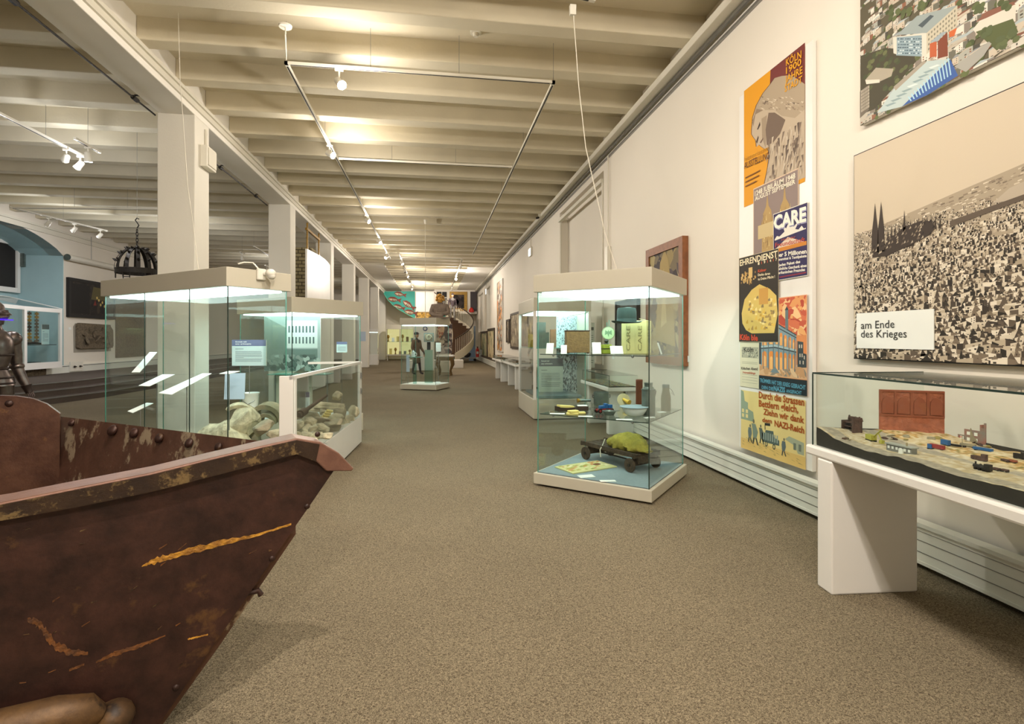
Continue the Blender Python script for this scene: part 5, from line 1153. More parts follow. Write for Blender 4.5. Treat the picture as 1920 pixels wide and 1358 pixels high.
# slanted white label plates on thin rods: four photo corners give a plate in a depth plane
def plate(label, pts, zc, slope, rod_to=None):
    P4 = [ond(px, py, zc+dz) for (px, py), dz in zip(pts, slope)]
    c = sum(P4, Vector())/4
    t = thing('label_plate', label, 'label plate', (c.x, c.y, .36), 0, 'slanted white plates in the long case')
    n = (P4[1]-P4[0]).cross(P4[3]-P4[0]).normalized()
    part('plate', MB().prism(P4, n*.006), 'card', t, world=True)
    part('rod', MB().tube([(c.x, c.y, .36), (c.x, c.y, c.z-.005)], .004, 6), 'steel', t, world=True)
plate('upper slanted white plate near the left joint of the long case', [(247, 699), (262, 699), (295, 661), (281, 661)], 5.7, (-.1, -.1, .1, .1))
plate('middle slanted white plate in the long case', [(260, 724), (280, 725), (328, 703), (305, 703)], 5.55, (-.12, -.12, .12, .12))
plate('long slanted white plate crossing the right joint of the long case', [(297, 738), (322, 741), (397, 701), (380, 701)], 5.35, (-.15, -.15, .15, .15))
plate('lowest small white plate just above the bucket edge', [(239, 772), (249, 775), (288, 757), (275, 756)], 5.6, (-.08, -.08, .08, .08))
plate('white plate end at the near corner of the long case', [(411, 702), (430, 702), (450, 697), (428, 697)], 5.25, (-.05, -.05, .05, .05))
# title panel on the back glass of the long case
p = inc(case1, W1-.07, .42, 0); 
bp = ond(467, 686, 5.55)
board('text_panel', 'blue-headed text panel reading Soweit wir uns erinnern in the long case', 'text panel', (bp.x, bp.y, bp.z), .355, .27, -TH, textpanel('Soweit wir', 'uns erinnern', '#6d7394', '#c4d6d8'))
part('rod', MB().tube([(bp.x, bp.y+.012, .36), (bp.x, bp.y+.012, bp.z+.02)], .004, 6), 'steel', bpy.data.objects['text_panel.001'], world=True)
# rubble landscape inside the long case
def mound(name, label, cx, cyy, rx, ry, h, z0, seed, m, rz=0):
    m_ = MB(); n1, n2 = 9, 26; rings = []
    for i in range(n1):
        f = i/(n1-1); r = 1-f
        ring = []
        for j in range(n2):
            a = 2*math.pi*j/n2; w_ = 1+.25*noise.noise(Vector((math.cos(a)*1.5+seed, math.sin(a)*1.5, f*2)))
            x = rx*r*w_*math.cos(a); y = ry*r*w_*math.sin(a); z = h*(1-r**2)*(1+.25*noise.noise(Vector((x*6+seed, y*6, 0))))
            ring.append((cx+x*math.cos(rz)-y*math.sin(rz), cyy+x*math.sin(rz)+y*math.cos(rz), z0+max(z, 0.0)))
        rings.append(ring)
    rings[-1] = [(cx, cyy, z0+h*1.0)]*n2
    m_.loft(rings); return solo(name, m_, m, label, 'rubble', kind='stuff')
q = random.Random(51)
c = inc(case1, .34, .62, 0); mound('sand_mound', 'heap of pale rubble and dust in the long case', c.x, c.y, .26, .5, .30, .358, 3, 'stone', case1.rotation_euler.z)
rocks = []
def rock(px, py, zc, r, z0, i, lb=None, m='stone', sx=1, sy=1, sz=.7, grp='rubble stones in the rubble case', rough=.3, name='rubble_stone'):
    p = ond(px, py, zc); mb_ = MB().rock((p.x, p.y, p.z), r, i, sx, sy, sz, rough)
    return solo(name, mb_, m, lb or 'broken pale stone block in the heap behind the low glass', 'stone', grp)
# big curved pieces (arched stones) inside the long case
def archpiece(label, px, py, zc, R_, th_, dep_, a0, a1, tilt, m):
    p = ond(px, py, zc); rings = []
    for i in range(17):
        a = math.radians(a0+(a1-a0)*i/16); ring = []
        for (rr_, d_) in ((R_, 0), (R_+th_, 0), (R_+th_, dep_), (R_, dep_)): ring.append((rr_*math.cos(a), d_, rr_*math.sin(a)))
        rings.append(ring)
    mb_ = MB().loft(rings); rot = Matrix.Translation(p) @ Matrix.Rotation(-TH+tilt, 4, 'Z') @ Matrix.Rotation(.2, 4, 'X'); mb_.v = [tuple(rot @ Vector(v)) for v in mb_.v]
    return solo('arched_stone', mb_, m, label, 'stone')
ZC1 = 5.45
rock(458, 790, ZC1, .17, 0, 1, 'large pale broken slab leaning at left in the long case', sx=1.1, sz=1.1, grp='large stones in the long case')
rock(495, 803, ZC1-.25, .11, 0, 5, 'wedge shaped brown stone in front of the arched piece', m='stone2', sx=1.2, sz=.7, grp='large stones in the long case', rough=.15)
rock(518, 815, ZC1-.3, .09, 0, 8, 'rough stone at the foot of the white end panel', grp='large stones in the long case')
archpiece('curved stone rib arching over the pale slab', 448, 792, ZC1+.02, .15, .035, .1, 20, 130, .3, 'stone')
archpiece('concentric arched stone moulding like a wheel rim', 498, 792, ZC1+.12, .14, .05, .12, -10, 175, -.1, 'stone2')
archpiece('inner ring of the arched stone moulding', 498, 795, ZC1+.1, .07, .04, .1, 0, 180, -.1, 'stone2')
for i, (px, py) in enumerate([(352, 826), (372, 822), (395, 829), (418, 827), (440, 826), (470, 832), (505, 834), (330, 815), (385, 812), (410, 812), (430, 806)]):
    rock(px, py, ZC1-.05+.1*q.random(), .05+.035*q.random(), 0, 20+i, 'small rubble lump in the dust of the long case', m=q.choice(['stone', 'stone', 'stone2']), grp='small rubble in the long case', sz=.5)
# blue-white board and stool-like stone in the long case
p = ond(439, 749, 5.5); solo('blue_board', MB().box(-.10, .10, 0, .01, 0, .27, Matrix.Translation(p) @ Matrix.Rotation(-TH+.12, 4, 'Z') @ Matrix.Rotation(-.1, 4, 'X')), 'screenblue', 'pale blue board standing in the corner of the long case', 'board')
p = ond(470, 748, 5.6); t = thing('white_bucket', 'white enamel pail standing behind the stones', 'pail', (p.x, p.y, p.z-.1)); part('pail', MB().lathe([(.07, 0), (.085, .16), (.09, .165), (.085, .15)], 20), 'enamel', t); part('bail', MB().tube([(-.085, 0, .15), (-.05, -.06, .08), (0, -.09, .05), (.05, -.06, .08), (.085, 0, .15)], .004, 5), 'steel', t)
part('stone_support', MB().box(-.08, .08, -.08, .08, .36-(p.z-.1), 0), 'stone2', t)
# rubble case stones
zr = .408
heap = []
def hp(px, py, dz=0, k=.5): 
    # point between right glass face and left edge of the rubble case: depth from the plan
    pass
spec = [ # px, py, zc, r, sx, sz, mat
 (571, 805, 5.9, .085, 1.3, .7, 0), (590, 817, 5.55, .08, 1.2, .6, 0), (572, 817, 5.35, .07, 1.2, .6, 0), (603, 807, 6.0, .09, 1.3, .7, 0), (624, 802, 6.4, .10, 1.2, .7, 1),
 (579, 793, 6.0, .085, 1.2, .8, 0), (600, 790, 6.3, .13, 1.5, .35, 1), (622, 793, 6.3, .12, 1.4, .35, 1), (628, 786, 6.7, .10, 1.2, .8, 0), (560, 797, 5.7, .07, 1, .8, 0),
 (645, 792, 7.0, .09, 1, .8, 0), (663, 772, 7.35, .085, .9, 1.1, 0), (655, 786, 7.2, .08, 1, .8, 0), (582, 778, 6.3, .11, 1.4, .5, 1), (566, 780, 6.2, .07, 1.2, .6, 1),
 (602, 800, 5.9, .07, 1.2, .6, 0), (613, 818, 5.55, .07, 1.3, .6, 0), (556, 815, 5.2, .05, 1, .7, 0), (588, 804, 5.7, .06, 1.2, .6, 0), (637, 775, 6.9, .09, 1, 1, 1),
 (570, 826, 5.15, .06, 1.4, .6, 0), (586, 828, 5.1, .05, 1.2, .6, 0), (612, 783, 6.7, .08, 1.2, .7, 0), (596, 768, 6.9, .08, 1.6, .4, 0), (608, 774, 6.8, .07, 1.1, .7, 0)]
for i, (px, py, zc, r, sx, sz, k) in enumerate(spec):
    rock(px, py, zc, r, 0, 40+i, m=('stone', 'stone2')[k], sx=sx, sz=sz, rough=.35)
m_ = MB(); p = ond(622, 788, 6.95)
for (r0, r1, h0, h1) in ((1, .92, -.2, .02),): m_.lathe([(.20, -.28), (.21, -.06), (.17, .05)], 10, tuple(p))
m_.sm = False; solo('carved_capital', m_, 'stone', 'large broken drum-shaped capital at the back of the rubble case', 'stone')
p = ond(621, 760, 6.95); mr = Matrix.Translation(p) @ Matrix.Rotation(.1, 4, 'Z') @ Matrix.Rotation(.12, 4, 'Y'); solo('cornice_stone', MB().box(-.20, .17, -.12, .12, -.04, 0, mr).box(-.16, .17, -.12, -.08, 0, .045, mr), 'stone', 'flat moulded cornice slab lying on the capital', 'stone', bevel=.008)
rock(630, 742, 6.95, .085, 0, 71, 'rough lump of pale stone on top of the cornice slab', sx=1.2, sz=.8)
a_ = ond(560, 779, 5.8); b_ = ond(612, 742, 6.5); t = thing('broken_pipe', 'grey-brown iron shaft lying diagonally across the stones', 'shaft', tuple(a_)); part('shaft', MB().tube([a_, a_.lerp(b_, .5), b_], [.028, .022, .018], 10), 'oldwood', t, world=True); part('collar', MB().tube([a_.lerp(b_, .05), a_.lerp(b_, .2)], .045, 12), 'oldwood', t, world=True)
for i in range(4):
    p = ond(603+i*3, 776-i*4+6, 6.4); solo('bone_piece', MB().tube([p, p+Vector((.07, .02, -.015))], [.018, .014], 8), 'soap', 'small yellowish ridge piece stacked in a row among the stones', 'stone', 'row of yellowish ridge pieces')
p = ond(571, 760, 7.3); board('text_panel', 'small dark-headed text card standing at the back of the rubble case', 'text panel', (p.x, p.y, p.z-.12), .14, .30, -TH, textpanel('', '', '#4c4c62', '#b8c8c4'))
part('stand', MB().box(p.x-.02, p.x+.02, p.y+.012, p.y+.03, .405, p.z-.1), 'white', bpy.data.objects['text_panel.002'], world=True)

# second case: photograph of a town house and panels
def house(pr, w_, h):
    pr.rect(-w_/2, w_/2, 0, h, '#8a9490', 0); q = random.Random(3)
    pr.poly([(-w_/2, h), (-w_*.1, h*.78), (-w_*.1, h*.2), (-w_/2, 0)], '#6d7870', 1); pr.rect(-w_*.1, w_*.45, h*.42, h*.92, '#b4bdb8', 1); pr.rect(-w_*.1, w_*.45, h*.15, h*.40, '#5f706a', 1)
    for i in range(8):
        for k in (0, 1): x = -w_*.07+i*w_*.062; pr.rect(x, x+w_*.03, h*(.5+.2*k), h*(.62+.2*k), '#4d5a5a', 2)
    pr.daub(-w_/2, w_/2, 0, h*.3, ['#4f5e58', '#7c857e', '#9aa59e', '#3c4844'], 90, .05, 2.5, 5)
p = ond(548, 690, 8.35); board('town_photograph', 'greenish photograph of a town street standing behind the rubble case', 'photograph', (p.x, p.y, 1.0), .88, .86, -TH, house)
t_ = bpy.data.objects['town_photograph']; part('stand', MB().box(-.3, .3, .012, .05, -.69, .02), 'case', t_)
for (px, w_, h_, lb, sd) in ((606, .35, .8, 'dark picture strip right of the town photograph', 1),):
    p = ond(px, 690, 8.6)
for (px, py, zc, w_, h_, lb) in ((641, 661, 8.55, .17, .17, 'small text card right of the town photograph'),):
    p = ond(px, py, zc); board('text_panel', lb, 'text panel', (p.x, p.y, p.z), w_, h_, -TH, textpanel('', '', '#6d7394', '#c4d6d8')); part('rod', MB().tube([(p.x, p.y+.01, .31), (p.x, p.y+.01, p.z+.01)], .004, 5), 'steel', bpy.data.objects['text_panel.003'], world=True)
p = ond(565, 702, 8.2); t = thing('glass_shelf_unit', 'flat glass shelf of small papers in the second case', 'shelf', (p.x, p.y, .31), -TH); part('shelf', MB().box(-.45, .45, -.18, .18, p.z-.31, p.z-.30), 'glassedge', t)
for x in (-.4, .4): part('leg', MB().box(x-.01, x+.01, -.01, .01, 0, p.z-.31), 'steel', t)
for i in range(5): solo('paper_sheet', MB().box(-.06, .06, -.05, .05, 0, .003, Matrix.Translation((p.x-.32+i*.16, p.y+.04*(i % 2)+.05-i*.022, p.z+.001)) @ Matrix.Rotation(i*.2, 4, 'Z')), 'card', 'white paper sheet lying on the glass shelf of the second case', 'paper', 'paper sheets in the second case')

# ------------------------------------------------------------------ war-ruins model on the right table
mt_ = wmat(tabR); mti = mt_.inverted()
HT = .84
def terr_z(x, y): return .062+.012*x+.03*math.exp(-((x-.62)**2+(y-2.25)**2)/.03)+.020*noise.noise(Vector((x*4, y*2.2, 0)))+.008*noise.noise(Vector((x*18, y*14, 3)))
def front(y): return .05+.018*noise.noise(Vector((y*1.7, 5, 0)))+.035*math.exp(-((y-2.45)/.12)**2)
nx, ny = 40, 110; X0, X1, Y0, Y1 = .045, .765, .05, TL-.045
vs = []; cols = []
for j in range(ny+1):
    for i in range(nx+1):
        x = X0+(X1-X0)*i/nx; y = Y0+(Y1-Y0)*j/ny; z = HT+terr_z(x, y)+(front(y)-.05)*(1-i/nx)
        vs.append((x, y, z))
pr = Print(); q = random.Random(15); pr.v = vs
for j in range(ny):
    for i in range(nx):
        a = j*(nx+1)+i; pr.f.append((a, a+1, a+nx+2, a+nx+1)); u = i/nx; y = j/ny
        nz = noise.noise(Vector((u*6, y*22, 1)))
        road = abs(u-.42-.06*math.sin(y*7)) < .06 or abs(u-.08-.05*math.sin(y*5+1)) < .05
        if road: c_ = q.choice(['#a39b8c', '#989284', '#aba393'])
        elif u > .5: c_ = q.choice(['#c9a871', '#b8925a', '#d6bd90', '#a98d5a', '#d9c7a2', '#8e8048'] if nz > -.1 else ['#cdbb98', '#c4b08a', '#d6c8aa'])
        else: c_ = q.choice(['#c9bda2', '#c2b394', '#d0c6b0', '#b9a887'])
        pr.c.append(srgb(c_))
mod = thing('city_model', 'long relief model of a ruined railway yard on the right display table', 'model', tuple(mt_ @ Vector((X0, Y0, HT))), TRZ)
pr.v = [(a-X0, b_-Y0, c_-HT) for a, b_, c_ in pr.v]; pr.build('landscape', mod)
fm = MB(); W_, L_ = X1-X0, Y1-Y0
fr = [(0, y*L_/60, front(Y0+y*L_/60)+terr_z(X0, Y0+y*L_/60)-.05) for y in range(61)]
for j in range(60):
    a, c_ = fr[j], fr[j+1]; fm.add([(0, a[1], .001), (0, c_[1], .001), c_, a], [(0, 1, 2, 3)])
fm.add([(0, L_, .001), (W_, L_, .001), (W_, L_, terr_z(X1, Y1)), (0, L_, fr[-1][2])], [(0, 1, 2, 3)]).add([(0, 0, .001), (W_, 0, .001), (W_, 0, terr_z(X1, Y0)), (0, 0, fr[0][2])], [(3, 2, 1, 0)]).add([(W_, 0, .001), (W_, L_, .001), (W_, L_, terr_z(X1, Y1)), (W_, 0, terr_z(X1, Y0))], [(0, 1, 2, 3)])
fm.add([(0, 0, .001), (W_, 0, .001), (W_, L_, .001), (0, L_, .001)], [(0, 1, 2, 3)])
part('foam_base', fm, 'foam', mod)
def onT(px, py):
    d = ray(px, py); t_ = 1.5
    for k in range(400):
        p = CAM+d*t_; l = mti @ p
        if X0-.02 <= l.x and p.z <= HT+terr_z(min(max(l.x, X0), X1), l.y): return Vector((min(max(l.x, X0+.01), X1-.01), min(l.y, Y1-.02), HT+terr_z(min(max(l.x, X0), X1), l.y)))
        t_ += .01
    return mti @ (CAM+d*3)
def mini(name, label, cat, px, py, rz=0, group=None):
    l = onT(px, py); w_ = mt_ @ l; t = thing(name, label, cat, (w_.x, w_.y, w_.z-.004), TRZ+rz, group); return t, mm(w_, 1), w_
# brick-red relief facade against the wall
t, k, w_ = mini('brick_facade', 'upright orange-red arched factory facade at the back of the model', 'model building', 1710, 806)
pa, pb = ond(1649, 729, 3.34), ond(1771, 736, 3.21); hw = (Vector((pa.x-pb.x, pa.y-pb.y, 0))).length/2; zt_ = (pa.z+pb.z)/2; zb = HT+terr_z(.6, 2.3)-.035
t.location = (pa.x+pb.x)/2, (pa.y+pb.y)/2, zb; t.rotation_euler.z = math.atan2(pa.y-pb.y, pa.x-pb.x)-math.pi/2
H_ = zt_-zb; part('wall', MB().box(0, .02, -hw, hw, 0, H_), mat('terracotta', '#b0664a', .8, nscale=30, namt=.3, bump=.5), t)
M['terra2'] = mat('terracotta_dark', '#8e4c34', .8)
part('cornice', MB().box(-.006, 0, -hw, hw, H_*.44, H_*.48).box(-.006, 0, -hw, hw, H_*.96, H_), 'terra2', t)
for i in range(5): y = -hw+2*hw*i/4; part('pilaster', MB().box(-.006, 0, y-.006 if i else y, y+.006 if i < 4 else y, H_*.48, H_*.96), 'terra2', t)
for i in range(4):
    y = -hw+2*hw*(i+.5)/4; a_ = MB(); pts = [(0, y-.03, H_*.5), (0, y-.03, H_*.7)]+[(0, y-.03*math.cos(a), H_*.7+.045*math.sin(a)) for a in [math.pi*j/8 for j in range(1, 8)]]+[(0, y+.03, H_*.7), (0, y+.03, H_*.5)]
    a_.prism(pts, (-.008, 0, 0)); part('arched_window', a_, 'terra2', t)
# ruined tower
t, k, w_ = mini('ruined_tower', 'dark brown ruined tower at the left end of the model', 'model building', 1584, 812, .1)
M['ruin'] = mat('burnt_brick', '#5d4238', .9, nscale=30, namt=.5, bump=.8, bscale=60)
h = k*34; s = k*14
b = MB()
for (x0, x1, y0, y1, hh) in ((-s*.7, s*.7, -s, -s*.75, .95), (-s*.7, s*.7, s*.75, s, .8), (s*.45, s*.7, -s, s, 1.0)): b.box(x0, x1, y0, y1, 0, h*hh)
part('walls', b, 'ruin', t)
for i in range(3): part('floor_slab', MB().box(-s*.5, s*.6, -s*.8, s*.8, h*(.25+.22*i), h*(.28+.22*i)), 'ruin', t)
b = MB()
for i in range(7): y = -s+2*s*i/6; b.prism([(s*.45, y-s*.16, h*.8), (s*.45, y+s*.16, h*.8), (s*.45, y, h*(.97+.1*math.sin(i*2.3)))], (s*.25, 0, 0))
part('jagged_top', b, 'ruin', t)
q = random.Random(61)
for i in range(16):
    px = 1572+q.uniform(-2, 45); py = 814+q.uniform(-3, 12); l = onT(px, py); w2 = mt_ @ l; solo('model_rubble', MB().rock((w2.x, w2.y, w2.z+.002), .008+.012*q.random(), i+3, 1.3, 1, .6), q.choice(['ruin', 'stone2', 'relief']), 'tiny rubble heap at the foot of the ruined tower', 'rubble', 'tiny rubble in the model')
# yellow excavator crane
t, k, w_ = mini('model_crane', 'tiny yellow-green excavator with raised boom in the model', 'model crane', 1633, 826, 1.4)
M['craney'] = mat('yellow_green_paint', '#a9a83a', .5)
part('cab', MB().box(-k*10, k*10, -k*5, k*5, k*3, k*12), 'craney', t, bevel=.001); part('boom', MB().tube([(-k*8, 0, k*8), (-k*24, 0, k*20), (-k*34, 0, k*26)], k*1.5, 5), 'craney', t); part('shovel', MB().box(-k*38, -k*30, -k*3, k*3, k*2, k*8), 'craney', t); part('dipper', MB().tube([(-k*24, 0, k*18), (-k*33, 0, k*7)], k*1.2, 5), 'craney', t)
for s in (-1, 1): part('track', MB().box(-k*9, k*9, s*k*4-k*1.5, s*k*4+k*1.5, 0, k*3), 'darkmetal', t)
# station building
t, k, w_ = mini('station_building', 'low grey station building with flat roof in the model', 'model building', 1690, 848, -1.45)
part('walls', MB().box(-k*26, k*26, -k*6, k*6, 0, k*13), mat('grey_render', '#7f817c', .8), t); part('roof', MB().box(-k*28, k*28, -k*8, k*8, k*13, k*15), mat('pale_roof', '#a5aaa4', .7), t); part('chimney', MB().box(k*10, k*12, -k*1, k*1, k*15, k*21), 'brick', t)
for i in range(6): x = -k*21+i*k*8.4; part('window', MB().box(x-k*2.2, x+k*2.2, -k*6.3, -k*6, k*5, k*10), 'card', t)
part('porch', MB().box(k*2, k*10, -k*9, -k*6, 0, k*9), 'card', t)
def vehicle(px, py, Lp, hp_, m, label, rz=-1.45, cat='model wagon', cab=None, m2='darkmetal', name='model_wagon', grp='railway wagons in the model'):
    t, k, w_ = mini(name, label, cat, px, py, rz, grp); part('body', MB().box(-k*Lp/2, k*Lp/2, -k*3.5, k*3.5, k*2.5, k*(2.5+hp_)), m, t, bevel=.0008)
    if cab: part('cab', MB().box(k*Lp*.2, k*Lp*.5, -k*3.3, k*3.3, k*(2.5+hp_), k*(2.5+hp_*cab)), m2, t)
    for s in (-.38, .38): part('wheel', MB().tube([(k*Lp*s, -k*3, k*1.8), (k*Lp*s, k*3, k*1.8)], k*1.8, 8), 'darkmetal', t)
    return t, k
vehicle(1757, 842, 26, 7, 'toyred', 'red and blue goods wagon standing beyond the station')
vehicle(1745, 842, 8, 8, 'toyblue', 'small blue wagon end beside the red wagon')
vehicle(1773, 836, 14, 9, 'toyblue', 'blue locomotive before the long flat train', name='model_locomotive', cat='model locomotive')
vehicle(1795, 838, 26, 3, 'darkmetal', 'dark flat wagon with pale load', rz=-1.3); vehicle(1815, 838, 24, 4, 'stone2', 'pale loaded wagon of the long train', rz=-1.3)
vehicle(1843, 846, 30, 5, 'toyblue', 'dark blue wagon at the end of the long train', rz=-1.3)
vehicle(1836, 864, 26, 7, 'ruin', 'brown lorry with cab behind the black locomotive', cab=1.7, m2='ruin', name='model_lorry', cat='model lorry')
t, k, w_ = mini('model_locomotive', 'black steam locomotive near the front edge of the model', 'model locomotive', 1842, 882, -1.45)
part('boiler', MB().tube([(-k*15, 0, k*7), (k*5, 0, k*7)], k*3.6, 12), 'darkmetal', t); part('cab', MB().box(k*5, k*15, -k*4, k*4, k*2, k*14), 'darkmetal', t); part('chimney', MB().tube([(-k*12, 0, k*10), (-k*12, 0, k*15)], k*1.4, 8), 'darkmetal', t); part('dome', MB().sphere((-k*3, 0, k*10.5), k*2.2, n=8, m=6), 'darkmetal', t)
for i in range(4): part('wheel', MB().tube([(-k*11+i*k*7, -k*3.8, k*2.4), (-k*11+i*k*7, k*3.8, k*2.4)], k*2.4, 10), 'darkmetal', t)
vehicle(1868, 882, 11, 3, 'ruin', 'small brown tipper wagon behind the locomotive'); vehicle(1884, 884, 11, 3, 'ruin', 'last small brown tipper wagon at the front track')
vehicle(1885, 866, 12, 3, 'ruin', 'small tipper wagon on the second track'); vehicle(1899, 868, 12, 3.5, 'terra2', 'reddish tipper wagon on the second track'); vehicle(1912, 861, 18, 9, 'darkmetal', 'dark engine at the right picture edge', cab=1.4)
# ruined red facade
t, k, w_ = mini('ruined_house', 'grey and red ruined house shell with empty windows at the right of the model', 'model building', 1853, 829, -1.45)
M['redbrick'] = mat('red_grey_ruin', '#9a6a60', .9, nscale=25, namt=.35, col2='#857f78')
def ruinwall(x0, x1, hL, hR, wins, y): 
    b = MB(); b.prism([(x0, y, 0), (x1, y, 0), (x1, y, hR), ((x0+x1)/2, y, (hL+hR)/2*.9), (x0, y, hL)], (0, k*2, 0)); return b
part('front_wall', MB().box(-k*26, -k*14, 0, k*2, 0, k*12).box(-k*14, k*14, 0, k*2, 0, k*24), 'redbrick', t)
part('side_wall', MB().box(k*14, k*17, 0, k*9, 0, k*36).box(k*17, k*24, 0, k*2, 0, k*30).box(k*21, k*24, 0, k*2, k*30, k*40), 'redbrick', t)
for (x, z) in ((-9, 14), (4, 14), (-9, 3), (4, 3), (-21, 4)): part('window_opening', MB().box(k*x, k*(x+6), -k*.3, 0, k*z, k*(z+6)), 'card', t)
t, k, w_ = mini('ruined_gable', 'thin grey broken gable at the right edge of the model', 'model building', 1908, 830, -1.45)
part('gable', MB().prism([(-k*8, 0, 0), (k*8, 0, 0), (k*3, 0, k*10), (-k*2, 0, k*14), (-k*7, 0, k*28)], (0, k*2, 0)), 'stone2', t)
t, k, w_ = mini('signal_mast', 'thin signal mast beside the long train', 'model mast', 1804, 840); part('mast', MB().tube([(0, 0, 0), (0, 0, k*24)], k*.6, 5), 'stone2', t); part('arm', MB().box(-k, k, 0, k*5, k*21, k*22), 'red', t)
q = random.Random(63)
for i in range(22):
    px = q.uniform(1610, 1915); py = q.uniform(813, 822)+(px-1610)*.06; l = onT(px, py); w2 = mt_ @ l
    solo('model_bush', MB().rock((w2.x, w2.y, w2.z+.003), .006+.011*q.random(), i+33, 1.6, 1.2, .5), q.choice([mat('scrub', '#8e8048', .95), M['stone'], M['ruin'], M['stone2']]), 'tiny scrubby mound at the back of the model', 'scrub', 'tiny scrub mounds in the model')
# contents of the table seen through the hat case
mtm = wmat(tabM)
t = thing('relief_map', 'flat colourful relief model under low glass on the table behind the hat case', 'model', tuple(mtm @ Vector((.05, .05, .752)))); pr = Print(); q = random.Random(8)
for i in range(14):
    for j in range(50):
        z = .01+.015*abs(noise.noise(Vector((i*.3, j*.2, 0)))); o_ = len(pr.v); x = i*.03; y = j*.031; pr.v += [(x, y, z), (x+.03, y, z), (x+.03, y+.031, z), (x, y+.031, z)]; pr.f.append((o_, o_+1, o_+2, o_+3)); pr.c.append(srgb(q.choice(['#b9a878', '#c9b98a', '#9aa070', '#b5523c', '#3f5fa0', '#c8bfa0', '#a8b08a'])))
pr.build('painted_relief', t); part('base', MB().box(0, .42, 0, 1.55, -.001, .008), 'foam', t)
for (tb, n_) in ((tabA, 5), (tabB, 5)):
    for i in range(n_):
        w_ = wmat(tb) @ Vector((.15+.1*(i % 2), .3+i*.48, .751)); solo('exhibit_tray', MB().box(w_.x, w_.x+.35, w_.y, w_.y+.3, w_.z, w_.z+.04), q.choice(['darkwood', 'tin', 'leather', 'oldwood']), 'dark flat exhibit under glass on the distant wall tables', 'exhibit', 'flat exhibits on the distant tables')
# ------------------------------------------------------------------ framed pictures
def framed(label, wall, pxl, pxr, z0, z1, X=None, pal=('#4a3a2a', '#6d5540', '#8a7050', '#2d241c', '#a38a62'), frame='wood', fw=.08, seed=1, n=160, size=.12, ar=1.5, name='painting', cat='painting', group=None, gap=0, extra=None, th=.05, base=None):
    if wall == 'R': XX = XW-th-gap; a = onx(pxl, 600, XX).y; c = onx(pxr, 600, XX).y; w_ = abs(a-c); loc = (XX, max(a, c), z0); rz = -math.pi/2
    elif wall == 'L': XX = XL+th+gap; a = onx(pxl, 600, XX).y; c = onx(pxr, 600, XX).y; w_ = abs(a-c); loc = (XX, min(a, c), z0); rz = math.pi/2
    else: YY = X if X else YF-th; a = ony(pxl, 600, YY).x; c = ony(pxr, 600, YY).x; w_ = c-a; loc = (a, YY, z0); rz = 0
    t = thing(name, label, cat, loc, rz, group); h = z1-z0
    part('backing', MB().box(fw*.5, w_-fw*.5, .01, th, fw*.5, h-fw*.5), 'dark', t)
    b = MB().box(0, w_, -.012, th, 0, fw).box(0, w_, -.012, th, h-fw, h).box(0, fw, -.012, th, fw, h-fw).box(w_-fw, w_, -.012, th, fw, h-fw)
    if fw > 0: part('frame', b, frame, t)
    pr = Print(y=.008, step=.0006); pr.rect(fw*.9, w_-fw*.9, fw*.9, h-fw*.9, base or pal[0], 0)
    pr.daub(fw, w_-fw, fw, h-fw, list(pal), n, size, 1, seed, ar)
    if extra: extra(pr, w_, h)
    pr.build('canvas', t); return t, w_, h
def brownfig(pr, w_, h):
    pr.poly([(w_*.25, h*.2), (w_*.4, h*.85), (w_*.52, h*.95), (w_*.62, h*.86), (w_*.75, h*.5), (w_*.8, h*.15)], '#a08a55', 5); pr.poly([(w_*.42, h*.3), (w_*.5, h*.8), (w_*.58, h*.35)], '#c0ab74', 6); pr.poly([(w_*.1, h*.4), (w_*.3, h*.75), (w_*.26, h*.3)], '#3b3238', 5)
framed('brown-framed painting of a bending figure above the hat case', 'R', 1212, 1281, 1.15, 2.83, pal=('#4a3f42', '#6d6048', '#8f7d50', '#33292c', '#a39468'), seed=4, extra=brownfig, fw=.11, th=.07)
framed('dark tall picture hanging behind the green hat', 'R', 1154, 1195, 1.36, 2.16, pal=('#2c2824', '#3b3630', '#4a423a', '#231f1c'), frame='dark', fw=.03, seed=5)
framed('large framed print right behind the cabinet, the wider of the pair', 'R', 957, 974, 1.12, 2.55, pal=('#8a7c68', '#a3947c', '#6a5c48', '#c0b294'), frame='darkwood', seed=6, size=.2)
framed('narrow framed print, the smaller of the pair past the cabinet', 'R', 949, 955, 1.35, 2.35, pal=('#6a5c48', '#8a7a62', '#4a3c2c'), frame='darkwood', seed=7)
framed('brown picture inside view behind the cabinet glass', 'R', 976, 1001, 1.25, 2.6, pal=('#7c6a48', '#a5905c', '#5a4a34', '#c7ac6a'), frame='wood', seed=8, size=.2)
t, w_, h_ = framed('tall narrow collage banner on the right wall above the distant tables', 'R', 932, 942, .9, 4.35, pal=('#8a7a6a', '#c9bda8', '#5a4c40', '#b58a4a', '#d9822c', '#3f362e', '#e0d6c4'), frame='white', fw=.03, seed=9, size=.18, n=260, name='banner', cat='banner')
framed('nearer of two framed pictures leaning against the far right wall', 'R', 914, 926.5, .32, 2.1, pal=('#c9b48c', '#a3a07c', '#d6c6a0', '#8e7a58'), frame='darkwood', seed=10, fw=.14, size=.3)
framed('farther of two framed pictures leaning against the far right wall', 'R', 901, 913, .32, 2.0, pal=('#7f8c6c', '#a9a88a', '#5f6f58', '#c2b490'), frame='darkwood', seed=11, fw=.14, size=.3)
def tinytag(px, py, X, lb):
    p = onx(px, py, X); solo('wall_label', MB().box(p.x-.004, p.x+.004, p.y-.06, p.y+.06, p.z-.04, p.z+.04), 'card', lb, 'label')
tinytag(1288, 673, XW-.006, 'small white label on the wall right of the hat case'); tinytag(1150, 669, XW-.006, 'small wall label seen through the hat case')
